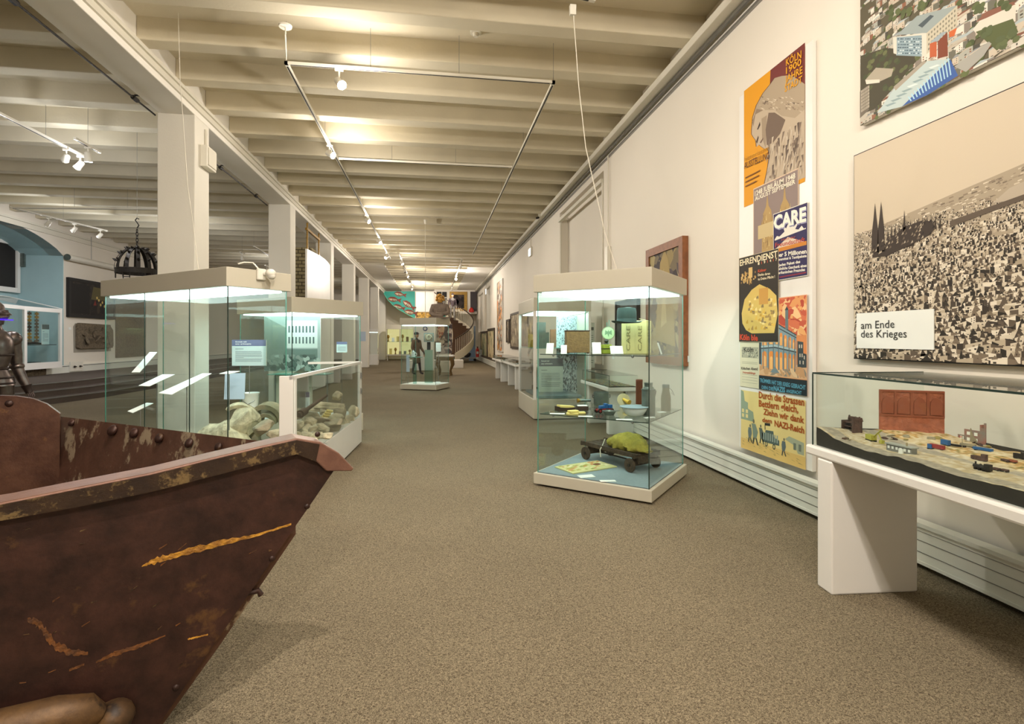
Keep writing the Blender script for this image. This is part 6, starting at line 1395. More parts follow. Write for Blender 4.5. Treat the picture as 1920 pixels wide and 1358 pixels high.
# left wall
def darkscene(pr, w_, h):
    pr.rect(w_*.05, w_*.42, h*.1, h*.86, '#15110f', 5); pr.poly([(w_*.45, h*.5), (w_*.5, h*.85), (w_*.95, h*.8), (w_*.95, h*.5)], '#5d5532', 5); pr.poly([(w_*.5, h*.35), (w_*.54, h*.5), (w_*.57, h*.35)], '#7a2f26', 6)
    for (u, v) in ((.62, .5), (.7, .45), (.66, .38), (.58, .56), (.75, .35)): pr.disc(w_*u, h*v, .05, .05, '#c9b46a', 6, 8)
framed('large black-framed dark oil painting on the left wall', 'L', 129, 216, 2.22, 3.50, pal=('#221c18', '#2e2620', '#3b3026', '#1a1512'), frame='dark', fw=.10, seed=12, extra=darkscene, th=.08)
p0, p1 = onx(147, 634, XL+.1), onx(213, 634, XL+.1)
t = thing('stone_relief', 'brown carved stone relief below the dark painting', 'relief', (XL, p0.y, 1.18), math.pi/2)
W_ = p1.y-p0.y; H_ = .86; q = random.Random(3)
part('slab', MB().prism([(x*W_, -.10, z*H_) for x, z in ((.0, .05), (.05, 0), (.97, 0), (1, .1), (.99, .75), (.88, .97), (.06, 1), (0, .93))], (0, .10, 0)), 'relief', t)
for i, (u, v, r) in enumerate([(.15, .6, .10), (.17, .8, .05), (.2, .35, .12), (.33, .3, .09), (.42, .55, .09), (.45, .78, .06), (.5, .35, .11), (.62, .55, .1), (.66, .8, .06), (.72, .4, .12), (.82, .6, .08), (.88, .3, .1), (.3, .7, .08)]):
    part('carved_figure', MB().rock((u*W_, -.10, v*H_), r*1.25, i+2, .9, .5, 1.3, .5), 'relief', t)
b_ = MB().prism([(x*W_, -.012, z*H_) for x, z in ((-.04, -.14), (-.05, .85), (.0, .98), (1, .98), (1, -.14))], (0, .011, 0)); part('backing_plate', b_, mat('grey_plate', '#9a9488', .8), t)
# long light housing above
p0, p1 = onx(124, 468, XL+.1), onx(232, 496, XL+.1)
t = thing('wall_lamp_housing', 'long white tubular lamp housing high on the left wall', 'lamp', (XL, p0.y, 4.0), math.pi/2)
Lh = p1.y-p0.y; part('tube', MB().tube([(0, -.14, .12), (Lh, -.14, .12)], .10, 14), 'plastic', t); part('arm', MB().box(.4, .44, -.14, 0, .1, .14), 'steel', t); part('hanger', MB().tube([(1.2, -.14, .2), (1.2, -.14, 1.0)], .01, 5), 'steel', t); part('end_cap', MB().tube([(-.02, -.14, .12), (0, -.14, .12)], .102, 14), 'tin', t)
p = onx(190, 560, XL+.03)
solo('wall_panel', MB().box(XL+.001, XL+.02, onx(213, 560, XL).y+.1, onx(213, 560, XL).y+2.2, .8, 3.6), 'relief', 'grey-brown wall panel right of the dark painting', 'panel')
p = onx(144, 694, XL+.13)
t = thing('socket_box', 'white wall box with two sockets on the left baseboard', 'socket', (XL+.105, p.y, .43), math.pi/2); part('box', MB().box(-.32, .32, -.03, 0, .02, .33), 'plastic', t)
for x in (-.14, .14): part('valve', MB().tube([(x, -.03, .17), (x, -.07, .17)], .03, 8).box(x-.06, x+.06, -.08, -.065, .155, .185), 'darkmetal', t)
tinytag(131, 616, XL+.006, 'small label left of the stone relief')
p = ony(39, 487, 18.9); solo('junction_box', MB().box(p.x-.09, p.x+.09, 18.9, 18.97, p.z-.22, p.z+.22), 'tin', 'grey box at the window edge in the blue niche', 'box')
# glazed showcase in the niche
XF = -11.25; ya, yb = onx(46, 630, XF).y, onx(117, 630, XF).y; z0, z1 = .68, 2.42
t = thing('glazed_showcase', 'white-framed lean-to glass showcase in the blue niche', 'display case', (XF, (ya+yb)/2, .42))
def wbox(*a): return MB().box(*a)
fr_ = .10
for bx in ((XF-.06, XF, ya, yb, z0, z0+.14), (XF-.06, XF, ya, yb, z1-.12, z1), (XF-.06, XF, ya, ya+fr_, z0+.14, z1-.12), (XF-.06, XF, yb-fr_, yb, z0+.14, z1-.12)): part('frame_bar', wbox(*bx), 'white', t, world=True)
part('glass_pane', wbox(XF-.03, XF-.022, ya+fr_, yb-fr_, z0+.14, z1-.12), 'glassclear', t, world=True)
part('showcase_floor', wbox(XL-.9, XF-.0, ya, yb, z0-.05, z0), 'white', t, world=True); part('base', wbox(XL-.8, XF-.25, ya-.2, yb-.3, .421, z0-.05), 'relief', t, world=True)
part('shelf', wbox(XL-.8, XF-.1, ya+.1, yb-.1, 1.32, 1.335), 'darkmetal', t, world=True)
yc = ya-2.7; xc_ = XF+.55
wall_ = MB(); m2_ = MB()
for (z_a, z_b) in ((z0, z0+.14), (z1-.1, z1)): m2_.prism([(XF, ya, z_a), (xc_, yc, z_a), (xc_-.05, yc, z_a), (XF-.05, ya, z_a)], (0, 0, z_b-z_a))
for (z_a, z_b) in ((z0, z0+.14), (z1-.1, z1)): part('side_rail', MB().prism([(XF, ya, z_a), (xc_, yc, z_a), (xc_-.05, yc, z_a), (XF-.05, ya, z_a)], (0, 0, z_b-z_a)), 'white', t, world=True)
part('side_post', MB().box(xc_-.06, xc_, yc-.06, yc, z0, z1), 'white', t, world=True); part('side_glass', MB().prism([(XF-.02, ya, z0+.14), (xc_-.02, yc, z0+.14), (xc_-.028, yc, z0+.14), (XF-.028, ya, z0+.14)], (0, 0, z1-z0-.24)), 'glassclear', t, world=True)
part('base', MB().prism([(XF-.1, ya, .421), (xc_-.1, yc, .421), (XL-.3, yc, .421), (XL-.3, ya, .421)], (0, 0, z0-.43)), 'relief', t, world=True)
yp = onx(25, 550, XL-.9).y
part('glass_roof', MB().prism([(XF, ya, z1), (XF, yb, z1), (XL-.9, yb-.2, z1+.35), (XL-.9, ya, z1+.35)], (0, 0, .008)), 'glassclear', t, world=True)
part('roof_bar', MB().tube([(XF, yb, z1), (XL-.9, yb-.2, z1+.35), (XL-.9, ya, z1+.35)], .018, 6), 'white', t, world=True)
# order chain / medals in the showcase
yo = onx(62, 610, XF-.4).y; q = random.Random(12)
for i in range(9):
    for s in (-.16, .13):
        z = 1.45+i*.10; m_ = MB(); n_ = 12; x = XF-.4
        m_.prism([(x, yo+s+(.10 if k % 2 else .06)*math.cos(k*math.pi/6)*(1.2 if i < 2 else 1), z+(.06 if k % 2 else .035)*math.sin(k*math.pi/6)) for k in range(12)], (.02, 0, 0))
        solo('ornament', m_, q.choice(['oldwood', 'relief', 'brass']), 'brown gilt leaf ornament in the hanging double row of the niche showcase', 'ornament', 'double row of ornaments')
solo('ornament_board', MB().box(XF-.44, XF-.42, yo-.3, yo+.28, 1.34, 2.3), 'glassclear', 'clear board carrying the ornament rows', 'board')
p = Vector((XF-.4, yb-.55, 1.34)); solo('scabbard', MB().tube([p+Vector((0, -.7, .02)), p+Vector((0, 0, .05)), p+Vector((0, .3, .02))], [.02, .04, .02], 8), 'dark', 'long dark object lying on the showcase shelf', 'exhibit')
solo('low_exhibit', MB().box(XF-.5, XF-.3, ya+.3, ya+1.1, z0+.002, z0+.14), 'dark', 'dark flat exhibit on the showcase floor', 'exhibit')
board('text_panel', 'small text panel inside the niche showcase', 'text panel', (XF-.25, yb-.33, 1.5), .3, .6, math.pi/2, textpanel('', '', '#4d5a5a', '#b0d0d0')); bpy.data.objects['text_panel.004'].location.z = 1.337
# hanging iron crown chandelier
pc = ond(257, 500, 9.5); k = 9.5/1000; zb = ond(257, 512, 9.5).z; RR = 33*k
t = thing('iron_crown', 'black iron crown-shaped hanging lamp ring left of the first pillar', 'chandelier', (pc.x, pc.y, zb))
N = 40
ring = [[((RR+d_)*math.cos(2*math.pi*j/N), (RR+d_)*math.sin(2*math.pi*j/N), z) for (d_, z) in ((0, -.02), (.012, -.02), (.012, .07), (0, .07))] for j in range(N)]
part('hoop', MB().loft(ring, closed=True), 'darkmetal', t)
for j in range(12):
    a = 2*math.pi*j/12; pts = []
    for i in range(9):
        f = i/8*math.pi/2; pts.append(((RR*math.cos(f)*.97+.02)*math.cos(a), (RR*math.cos(f)*.97+.02)*math.sin(a), .05+ .40*math.sin(f)))
    rb_ = MB()
    rings = []
    tx = Vector((-math.sin(a), math.cos(a), 0))
    for i, p in enumerate(pts):
        p = Vector(p); o = Vector((math.cos(a), math.sin(a), .6)).normalized()*.008; rings.append([p-tx*.03, p+tx*.03, p+tx*.03+o, p-tx*.03+o])
    rb_.loft(rings); rib = part('rib', rb_, 'darkmetal', t)
    for i in (2, 4, 6):
        p = Vector(pts[i]); o = Vector((math.cos(a), math.sin(a), .5)).normalized(); part('leaf', MB().tube([p, p+o*.03, p+o*.06], [.03, .02, .004], 5), 'darkmetal', rib)
for j in range(6):
    a = 2*math.pi*j/6+.3; x, y = RR*math.cos(a), RR*math.sin(a); x2, y2 = RR*math.cos(a+.35), RR*math.sin(a+.35); part('hook', MB().tube([(x, y, 0), (x, y, -.10), (x2, y2, -.10), (x2, y2, 0)], .010, 6), 'darkmetal', t)
part('top_boss', MB().sphere((0, 0, .46), .035, n=10, m=6), 'darkmetal', t)
for j in range(5): part('chain_link', MB().tube([(.02*math.cos(b_), 0, .53+j*.055+.035*math.sin(b_)) if j % 2 else (0, .02*math.cos(b_), .53+j*.055+.035*math.sin(b_)) for b_ in [k_*math.pi/4 for k_ in range(9)]], .007, 5), 'darkmetal', t)
part('hook_top', MB().tube([(0, 0, .80), (.03, 0, .85), (0, 0, .90), (-.03, 0, .94), (0, 0, .98), (.03, 0, .96)], .010, 6), 'darkmetal', t); part('hanging_wire', MB().tube([(0, 0, .96), (0, 0, (5.375 if (pc.y-6.0) % .98 > .24 else 5.1)-zb)], .003, 4), 'steel', t)
# standing plate armour at the left edge
pa = ond(-13, 640, 6.6)
t = thing('suit_of_armour', 'standing suit of dark plate armour cut by the left picture edge', 'armour', (pa.x, pa.y, 0), 1.42)
M['armdk'] = mat('armour_dark', '#3b2f2c', .4, metal=.7)
def L(pr_, n=18, c=(0, 0, 0), sx=1, sy=1): return MB().lathe(pr_, n, c, sx, sy)
part('plinth', MB().box(-.35, .35, -.3, .3, 0, .12), 'dark', t)
part('cuirass', L([(.14, 1.12), (.175, 1.2), (.215, 1.35), (.22, 1.48), (.17, 1.58), (.10, 1.62)], 22, (0, 0, 0), 1, .75), 'armour', t)
part('tasset', L([(.23, .92), (.20, 1.02), (.15, 1.13)], 22, (0, 0, 0), 1, .8), 'armour', t)
for zz_, rr_ in ((1.13, .165), (1.02, .212), (.95, .228), (1.30, .212)): part('lame', L([(rr_, zz_-.012), (rr_+.008, zz_), (rr_, zz_+.012)], 22, (0, 0, 0), 1, .79), 'armdk', t)
part('gorget', L([(.12, 1.58), (.085, 1.64), (.08, 1.70)], 18), 'armour', t)
he = part('helmet', L([(.095, 1.68), (.11, 1.76), (.115, 1.84), (.10, 1.92), (.06, 1.965), (.01, 1.98)], 22, (0, 0, 0), .9, 1.1), 'armour', t)
part('visor', MB().prism([(-.08, -.10, 1.74), (.08, -.10, 1.74), (.02, -.19, 1.78), (-.02, -.19, 1.78)], (0, .02, .08)), 'armour', he); part('brim', L([(.115, 1.84), (.17, 1.80), (.165, 1.81), (.11, 1.86)], 22, (0, 0, 0), .85, 1.2), 'armour', he)
part('blue_light', MB().box(-.10, .14, -.12, -.115, 1.735, 1.745), 'blueled', t, label='violet lit line')
for s in (-1, 1):
    part('pauldron', MB().sphere((s*.24, 0, 1.50), .115, 1, .9, .9), 'armour', t)
    part('upper_arm', MB().tube([(s*.27, 0, 1.45), (s*.30, .0, 1.30), (s*.31, .0, 1.18)], [.075, .068, .06], 14), 'armour', t)
    part('elbow_cop', MB().sphere((s*.315, 0, 1.15), .075, 1, 1.1, .8), 'armour', t)
    part('forearm', MB().tube([(s*.315, -.01, 1.12), (s*.34, -.05, .98), (s*.36, -.09, .88)], [.062, .055, .045], 14), 'armour', t)
    g_ = part('gauntlet', MB().tube([(s*.355, -.085, .90), (s*.365, -.10, .84), (s*.37, -.115, .80)], [.06, .045, .042], 12), 'armdk', t)
    for f_ in range(4): part('finger', MB().tube([(s*.35+.013*f_*s, -.10-.012*f_, .81), (s*.355+.013*f_*s, -.125-.012*f_, .76), (s*.35+.012*f_*s, -.12-.012*f_, .715+.006*f_)], .011, 6), 'armdk', g_)
    part('cuisse', MB().tube([(s*.12, 0, 1.0), (s*.13, -.01, .80), (s*.13, -.01, .66)], [.115, .10, .075], 16), 'armour', t)
    part('knee_cop', MB().sphere((s*.13, -.015, .62), .08, 1, 1.1, .9), 'armour', t)
    part('greave', MB().tube([(s*.13, 0, .58), (s*.14, .01, .42), (s*.14, 0, .20)], [.068, .072, .048], 16), 'armour', t)
    part('sabaton', MB().tube([(s*.14, .05, .16), (s*.14, -.06, .16), (s*.15, -.2, .145)], [.05, .05, .02], 12, sq=.8), 'armdk', t)

# ------------------------------------------------------------------ far end: staircase, murals, cabinets
pc0 = ond(838, 660, 34.5); SX, SY = pc0.x, pc0.y
st = thing('staircase', 'curved staircase with white balusters at the far end', 'staircase', (SX, SY, 0)); q = random.Random(1)
r0, r1 = .35, 1.68; A0, A1 = -75, 118; NS = 17; zS, zE = .36, 3.5
def hel(r, f, z): a = math.radians(A0+(A1-A0)*f); return (r*math.cos(a), r*math.sin(a), z)
for i in range(NS):
    f0, f1_ = i/NS, (i+1)/NS; z = zS+(zE-zS)*f1_; zb_ = max(z-.42, .0); b = MB(); K = 4
    top = [hel(r1, f0+(f1_-f0)*k_/K, z) for k_ in range(K+1)]+[hel(r0, f1_-(f1_-f0)*k_/K, z) for k_ in range(K+1)]
    b.prism(top, (0, 0, -(.20)))
    part('step', b, 'stairtread', st)
def band(r, t_, zo0, zo1, m_, nm, f_a=0, f_b=1):
    rings = []
    for i in range(41):
        f = f_a+(f_b-f_a)*i/40; z = zS+(zE-zS)*f; rings.append([hel(r, f, z+zo0), hel(r+t_, f, z+zo0), hel(r+t_, f, z+zo1), hel(r, f, z+zo1)])
    return part(nm, MB().loft(rings), m_, st)
band(r1, .06, -.28, .26, 'stairwhite', 'outer_stringer'); band(r0-.02, .05, -.25, .2, 'stairwhite', 'inner_stringer')
band(r0+.02, r1-r0-.03, -.30, -.24, 'teal', 'underside')
band(r1+.0, .06, 1.10, 1.16, 'darkwood', 'handrail')
for i in range(46):
    f = (i+.5)/46; z = zS+(zE-zS)*f; p = Vector(hel(r1+.03, f, z+.24)); part('baluster', MB().tube([p, p+Vector((0, 0, .88))], .014, 5), 'stairwhite', st)
pA = ond(764, 690, 27.5); pB = ond(869, 690, 27.5)
solo('stair_plinth', MB().box(pA.x, pB.x, pB.y, pB.y+.9, 0, .42), 'white', 'low white plinth in front of the staircase', 'plinth', bevel=.02)
solo('landing', MB().box(SX-.6, SX+.9, SY+1.55, YF, 3.35, 3.52), 'stairwhite', 'landing at the head of the stairs', 'landing', kind='structure')
# far wall pieces
def farbox(pxl, pxr, pyt, pyb, Y, th_): a = ony(pxl, pyt, Y); c = ony(pxr, pyb, Y); return MB().box(a.x, c.x, Y, Y+th_, c.z, a.z)
t = thing('fish_mural', 'teal quarter-round panel with painted fish high on the far wall', 'mural', (0, 0, 0)); Y = 38.5
pl = [(718, 546.5), (778, 546.5), (778, 597), (765, 590), (750, 582), (737, 573), (727, 562), (721, 553)]
P3 = [ony(x, y, Y) for x, y in pl]; c = sum(P3, Vector())/len(P3); t.location = (c.x, Y, min(p.z for p in P3)); part('panel', MB().prism(P3, (0, .08, 0)), 'teal', t, world=True)
part('edge', MB().tube([P3[0]]+P3[:1:-1][:0]+[P3[i] for i in (7, 6, 5, 4, 3, 2)], .03, 5), mat('teal_light', '#6cc0a0', .6), t, world=True)
pr = Print(y=0, step=.001)
for (px, py, a, s) in ((750, 552, -.2, 1), (739, 562, -.15, 1.1), (766, 572, -.6, 1.2), (748, 576, -.3, 1), (770, 586, -.2, 1.1)):
    o = ony(px, py, Y-.004); ox, oz = o.x-t.location.x, o.z-t.location.z; ca_, sa_ = math.cos(a), math.sin(a)
    def T_(lst): return [(ox+(x*ca_-z*sa_)*s*.42, oz+(x*sa_+z*ca_)*s*.42) for x, z in lst]
    pr.poly(T_([(-1, 0), (-.6, .35), (0, .42), (.6, .15), (1.1, .4), (.95, 0), (1.1, -.35), (.6, -.12), (0, -.38), (-.6, -.3)]), '#7c3a2c', 1); pr.poly(T_([(-.9, 0), (-.5, .1), (.2, .12), (.5, 0), (.2, -.2), (-.5, -.2)]), '#c8b59a', 2)
    for k_ in range(4): pr.poly(T_([(-.3+k_*.22, -.2), (-.22+k_*.22, .25), (-.16+k_*.22, -.2)]), '#3f5a50', 3)
pr.y = -.003; pr.build('painted_fish', t)
q = random.Random(41)
framed('tall dark wooden door panel left on the far wall', 'F', 710, 722.5, ony(700, 640, 40.9).z, ony(700, 559, 40.9).z, X=40.94, pal=('#3d2c18', '#4d3a20', '#2e2012'), frame='darkwood', fw=.08, seed=13, name='wooden_panel', cat='panel')
framed('carved gilded panel on the wall between mural and bust', 'F', 780, 815, ony(790, 600, 38.6).z, ony(790, 585.5, 38.6).z, X=38.6, pal=('#a8812c', '#c99a3c', '#5a3f18', '#d8b060'), frame='brass', fw=.05, seed=14, size=.12, name='gilded_carving', cat='carving')
solo('white_screen', farbox(780, 814, 548, 585, 38.65, .05), 'white', 'plain white panel on the upper far wall right of the mural', 'panel')
solo('support_wall', farbox(776, 818, 546, 640, 38.72, .1), 'wall', 'white wall bay behind the carved panel', 'wall', kind='structure')
_a = ony(814, 600, 39.3).x; solo('upper_wall', MB().box(_a, XW-.05, 39.3, 39.4, 3.36, 5.1), 'wall', 'upper wall bay behind the staircase', 'wall', kind='structure')
t = thing('upper_window', 'dark barred window on the upper far wall behind the bust', 'window', (ony(819, 600, 39.2).x, 39.235, ony(819, 592, 39.2).z)); ww = ony(838, 600, 38.7).x-ony(819, 600, 38.7).x; hh = (592-547)*38.7/1000
part('dark_pane', MB().box(0, ww, .03, .06, 0, hh), 'dark', t); part('bars', MB().box(0, ww, 0, .03, hh*.74, hh*.78).box(ww*.48, ww*.53, 0, .03, hh*.5, hh), 'trim', t)
framed('large gilt-framed dark portrait above the staircase', 'F', 843, 876, ony(860, 583.5, 39.2).z, ony(860, 547, 39.2).z, X=39.24, pal=('#2c2220', '#3a2e2a', '#1f1816', '#4a3c36'), frame='brass', fw=.22, seed=15, size=.3)
solo('dark_hanging', farbox(882, 894, 547, 584, 39.2, .1), mat('dark_grey_cloth', '#4a4446', .9), 'dark grey hanging in the far right corner', 'hanging')
p = ony(884, 582, 39.0); t = thing('red_lantern', 'small red lantern under the dark hanging', 'lantern', (p.x, p.y, p.z-.15)); part('body', MB().lathe([(.14, 0), (.2, .1), (.14, .25), (.06, .35)], 12), 'red', t); part('bracket', MB().box(-.02, .02, 0, .3, .33, .36), 'darkmetal', t)
# lit wall cabinet at far left
a, c = ony(724, 668, 38.0), ony(776, 622, 38.0)
t = thing('lit_wall_cabinet', 'warm lit glass cabinet with small exhibits at the far left', 'cabinet', (a.x, 38.0, .35)); w_ = c.x-a.x; h_ = 1.75
part('back', MB().box(0, w_, .6, .65, 0, h_+.3), 'warmlit', t); part('top', MB().box(0, w_, 0, .65, h_+.1, h_+.4), 'case', t); part('floor', MB().box(0, w_, 0, .65, 0, .08), 'case', t); part('shelf', MB().box(0, w_, .1, .6, .95, .97), 'glassedge', t); part('glass_front', MB().box(0, w_, 0, .01, .08, h_+.1), 'glassclear', t)
for x in (0, w_-.05, w_*.48): part('upright', MB().box(x, x+.05, 0, .6, .08, h_+.1), 'case', t)
for x in (0.05, w_-.1): part('foot', MB().box(x, x+.06, .1, .6, -.35, 0), 'case', t)
q = random.Random(20)
for i in range(11):
    x = a.x+.12+i*(w_-.25)/10; hi = i % 2 == 0; z = .35+(.08 if not hi else .97); y = 38.3
    hgt = q.uniform(.2, .5); 
    if i % 3 == 0: m_ = MB().lathe([(.06, 0), (.03, hgt*.4), (.1, hgt*.7), (.05, hgt)], 12, (x, y, z+.002)); nm, lb, mt = 'goblet', 'small gilt vessel in the lit far cabinet', 'brass'
    else: m_ = MB().box(x-.09, x+.09, y, y+.06, z+.002, z+hgt); nm, lb, mt = 'small_exhibit', 'small pale exhibit block in the lit far cabinet', q.choice(['card', 'soap', 'tin', 'leather'])
    solo(nm, m_, mt, lb, 'exhibit', nm.replace('_', ' ')+'s in the lit far cabinet')
p = ond(692, 700, 33); 
t = thing('aisle_showcase', 'pale blue-lit showcase seen past the sixth pillar', 'display case', (ond(702, 700, 31).x, ond(702, 700, 31).y, 0)); part('base', MB().box(-.35, .2, 0, .5, 0, .6), 'white', t); part('glass_body', MB().box(-.33, .18, .02, .48, .6, 1.9), 'glassclear', t); part('head', MB().box(-.35, .2, 0, .5, 1.9, 2.1), 'white', t); part('light_panel', MB().box(-.3, .15, .05, .45, 1.885, 1.899), 'diffuser', t)
# notice on a pillar
p = ony(682, 631, 29.07); solo('notice_sheet', MB().box(p.x-.16, p.x+.1, 29.065, 29.075, p.z-.25, p.z+.25), 'screenblue', 'small notice sheet on the fifth pillar', 'notice')
# fire extinguisher and red shelf
p = onz(894.5, 674, .0); p = onx(894.5, 660, 2.9)
t = thing('fire_extinguisher', 'red fire extinguisher on the far right wall', 'extinguisher', (2.92, p.y, p.z-.35)); part('cylinder', MB().lathe([(.11, 0), (.11, .5), (.05, .6), (.03, .64)], 16), 'red', t); part('valve', MB().box(-.05, .05, -.02, .02, .63, .7), 'darkmetal', t); part('label', MB().box(-.06, .06, -.115, -.11, .22, .38), 'card', t); part('bracket', MB().box(.1, .24, -.02, .02, .2, .26), 'steel', t); part('wall_rail', MB().box(.2, .33, -.05, .05, .1, .5), 'steel', t)
p = ond(880, 672, 36); t = thing('floor_trolley', 'dark low trolley with bundles under the stairs', 'trolley', (p.x, p.y, 0)); part('deck', MB().box(-.7, .5, 0, .6, .18, .25), 'steel', t); part('bundle', MB().rock((-.1, .3, .42), .3, 3, 1.8, .8, .6), 'dark', t)
for x in (-.6, .4): part('wheel', MB().tube([(x, .1, .09), (x, .14, .09)], .09, 10), 'darkmetal', t); part('wheel', MB().tube([(x, .5, .09), (x, .54, .09)], .09, 10), 'darkmetal', t)
p = ond(886, 655, 37); solo('blue_banner', MB().box(p.x-.25, p.x+.2, p.y, p.y+.05, 0, 2.4), mat('blue_grey_cloth', '#7f93ab', .8), 'pale blue-grey panel standing beside the staircase', 'panel')
# window blinds in the far recesses
for (y0, y1, lb) in ((30.5, 34, 'closed white blind in the nearer far recess'), (35, 38.5, 'closed white blind in the farther far recess')):
    solo('window_blind', MB().box(XW+.14, XW+.16, y0+.05, y1-.05, 2.0, 4.6), 'pillar', lb, 'blind')

# ------------------------------------------------------------------ people and sculpture
def skinned(name, verts, edges, radii, m, parent, root=0, sub=2):
    me = bpy.data.meshes.new(name); me.from_pydata([Vector(v) for v in verts], edges, []); me.materials.append(M[m] if isinstance(m, str) else m)
    o = bpy.data.objects.new(name, me); sc.collection.objects.link(o); o.parent = parent
    md = o.modifiers.new('skin', 'SKIN'); lay = me.skin_vertices[0].data if me.skin_vertices else None
    if lay is None:
        bm = bmesh.new(); bm.from_mesh(me); bm.verts.layers.skin.verify(); bm.to_mesh(me); bm.free(); lay = me.skin_vertices[0].data
    for i, r in enumerate(radii):
        lay[i].radius = r if isinstance(r, tuple) else (r, r)
        lay[i].use_root = (i == root)
    md.use_smooth_shade = True; s = o.modifiers.new('subdivision', 'SUBSURF'); s.levels = sub; s.render_levels = sub; return o
def person(label, loc, rz, top_m, leg_m, hair_m, stride=.12, coat=False, cap=None, lean=0, arm=.0, head_s=1):
    t = thing('person', label, 'person', loc, rz)
    V = [(0, 0, .95), (0, 0, 1.15), (0, -lean*.3, 1.35), (0, -lean*.6, 1.46), (0, -lean*.8, 1.56),
         (.10, 0, .90), (.11, -stride*.5, .50), (.11, -stride, .09), (.11, -stride-.16, .05),
         (-.10, 0, .90), (-.11, stride*.3, .50), (-.11, stride, .09), (-.11, stride-.16, .05),
         (.19, -lean*.5, 1.42), (.25, .02-arm*.2, 1.15), (.24, -.10-arm, .93), (.235, -.13-arm, .84),
         (-.19, -lean*.5, 1.42), (-.25, .02, 1.15), (-.24, -.06, .93), (-.235, -.09, .84)]
    E = [(0, 1), (1, 2), (2, 3), (3, 4), (0, 5), (5, 6), (6, 7), (7, 8), (0, 9), (9, 10), (10, 11), (11, 12), (2, 13), (13, 14), (14, 15), (15, 16), (2, 17), (17, 18), (18, 19), (19, 20)]
    Rr = [(.15, .11), (.13, .10), (.16, .11), (.07, .07), (.055, .055), .095, .062, .045, .04, .095, .062, .045, .04, .065, .048, .036, .036, .065, .048, .036, .036]
    skinned('body', V, E, Rr, leg_m, t)
    jv = [(0, 0, .88), (0, 0, 1.0), (0, 0, 1.15), (0, -lean*.3, 1.36), (0, -lean*.6, 1.47), (.20, -lean*.5, 1.41), (.26, .02-arm*.2, 1.15), (.245, -.09-arm, .95), (-.20, -lean*.5, 1.41), (-.26, .02, 1.15), (-.245, -.05, .95)]
    je = [(0, 1), (1, 2), (2, 3), (3, 4), (3, 5), (5, 6), (6, 7), (3, 8), (8, 9), (9, 10)]
    jr = [(.17, .13), (.17, .13), (.155, .125), (.185, .135), (.07, .07), .08, .063, .05, .08, .063, .05]
    if coat: jv = [(0, 0, .45)]+jv; je = [(0, 1)]+[(a+1, b_+1) for a, b_ in je]; jr = [(.22, .19)]+jr
    skinned('jacket', jv, je, jr, top_m, t)
    hy = -lean
    h_ = part('head', MB().sphere((0, hy, 1.66), .095, .88, 1.02, 1.25, 18, 12), 'skin', t)
    part('nose', MB().tube([(0, hy-.09, 1.675), (0, hy-.115, 1.645), (0, hy-.09, 1.64)], [.008, .014, .01], 6), 'skin', h_)
    for s in (-1, 1):
        part('eye', MB().sphere((s*.033, hy-.085, 1.685), .012, n=8, m=6), 'dark', h_); part('ear', MB().sphere((s*.085, hy, 1.66), .022, .5, .8, 1.3, 8, 6), 'skin', h_)
        hx = .24*s
        hd = part('hand', MB().sphere((hx, -.12-(arm if s > 0 else -.03), .85), .042, .6, 1, 1.2, 10, 8), 'skin', t)
        for f_ in range(4): part('finger', MB().tube([(hx-.0*s, -.145-(arm if s > 0 else -.03)+f_*.018, .82), (hx, -.15-(arm if s > 0 else -.03)+f_*.018, .775-.006*(f_ % 2)), (hx-.012*s, -.14-(arm if s > 0 else -.03)+f_*.018, .75)], .008, 6), 'skin', hd)
        part('thumb', MB().tube([(hx-.02*s, -.15-(arm if s > 0 else -.03), .85), (hx-.025*s, -.17-(arm if s > 0 else -.03), .81)], .009, 6), 'skin', hd)
    part('mouth', MB().box(-.02, .02, hy-.093, hy-.088, 1.612, 1.617), 'toyred', h_)
    m_ = MB().lathe([(.09, 1.68), (.1, 1.73), (.085, 1.775), (.03, 1.80)], 18, (0, hy+.008, 0), .95, 1.08); part('hair' if not cap else 'cap', m_, hair_m, t)
    if cap: part('cap_peak', MB().prism([(-.07, hy-.08, 1.72), (.07, hy-.08, 1.72), (.04, hy-.17, 1.715), (-.04, hy-.17, 1.715)], (0, 0, .01)), hair_m, t)
    return t
pf = onz(781, 703, 0)
person('person in a long brown coat and cap standing behind the distant case', (pf.x, pf.y, 0), .9, 'coatbrown', 'coatdark', 'coatdark', coat=True, cap=True, arm=.1)
a = math.radians(A0+(A1-A0)*.76); rr_ = 1.25
person('person in dark clothes and light trousers climbing the curved staircase', (SX+rr_*math.cos(a), SY+rr_*math.sin(a), zS+(zE-zS)*(13/NS)), .3, 'coatdark', 'jeans', 'coatdark', stride=.1, lean=.05)
# carved bust on the distant case
pb = wmat(caseF) @ Vector((WF*.55, DF*.30, 2.12)); pb = onz(826, 600, 2.12) if False else pb
kk = .0158
bt = ond(825, 598, 16.0)
t = thing('carved_bust', 'grey robed bust with crossed arms and golden curly head on the distant case', 'sculpture', (bt.x, bt.y, 2.12), -TH)
V = [(0, .0, .06), (0, 0, .22), (0, 0, .36), (0, 0, .44), (.20, 0, .36), (.26, -.03, .16), (.08, -.16, .12), (-.12, -.17, .17), (-.20, 0, .36), (-.26, -.03, .14), (-.06, -.19, .07), (.14, -.19, .08)]
E = [(0, 1), (1, 2), (2, 3), (2, 4), (4, 5), (5, 6), (6, 7), (2, 8), (8, 9), (9, 10), (10, 11)]
skinned('robe', V, E, [(.24, .15), (.22, .15), (.19, .13), (.07, .07), .095, .085, .065, .05, .095, .085, .065, .05], 'sculpt', t)
part('pedestal_slab', MB().box(-.3, .3, -.24, .15, 0, .04), 'sculpt', t)
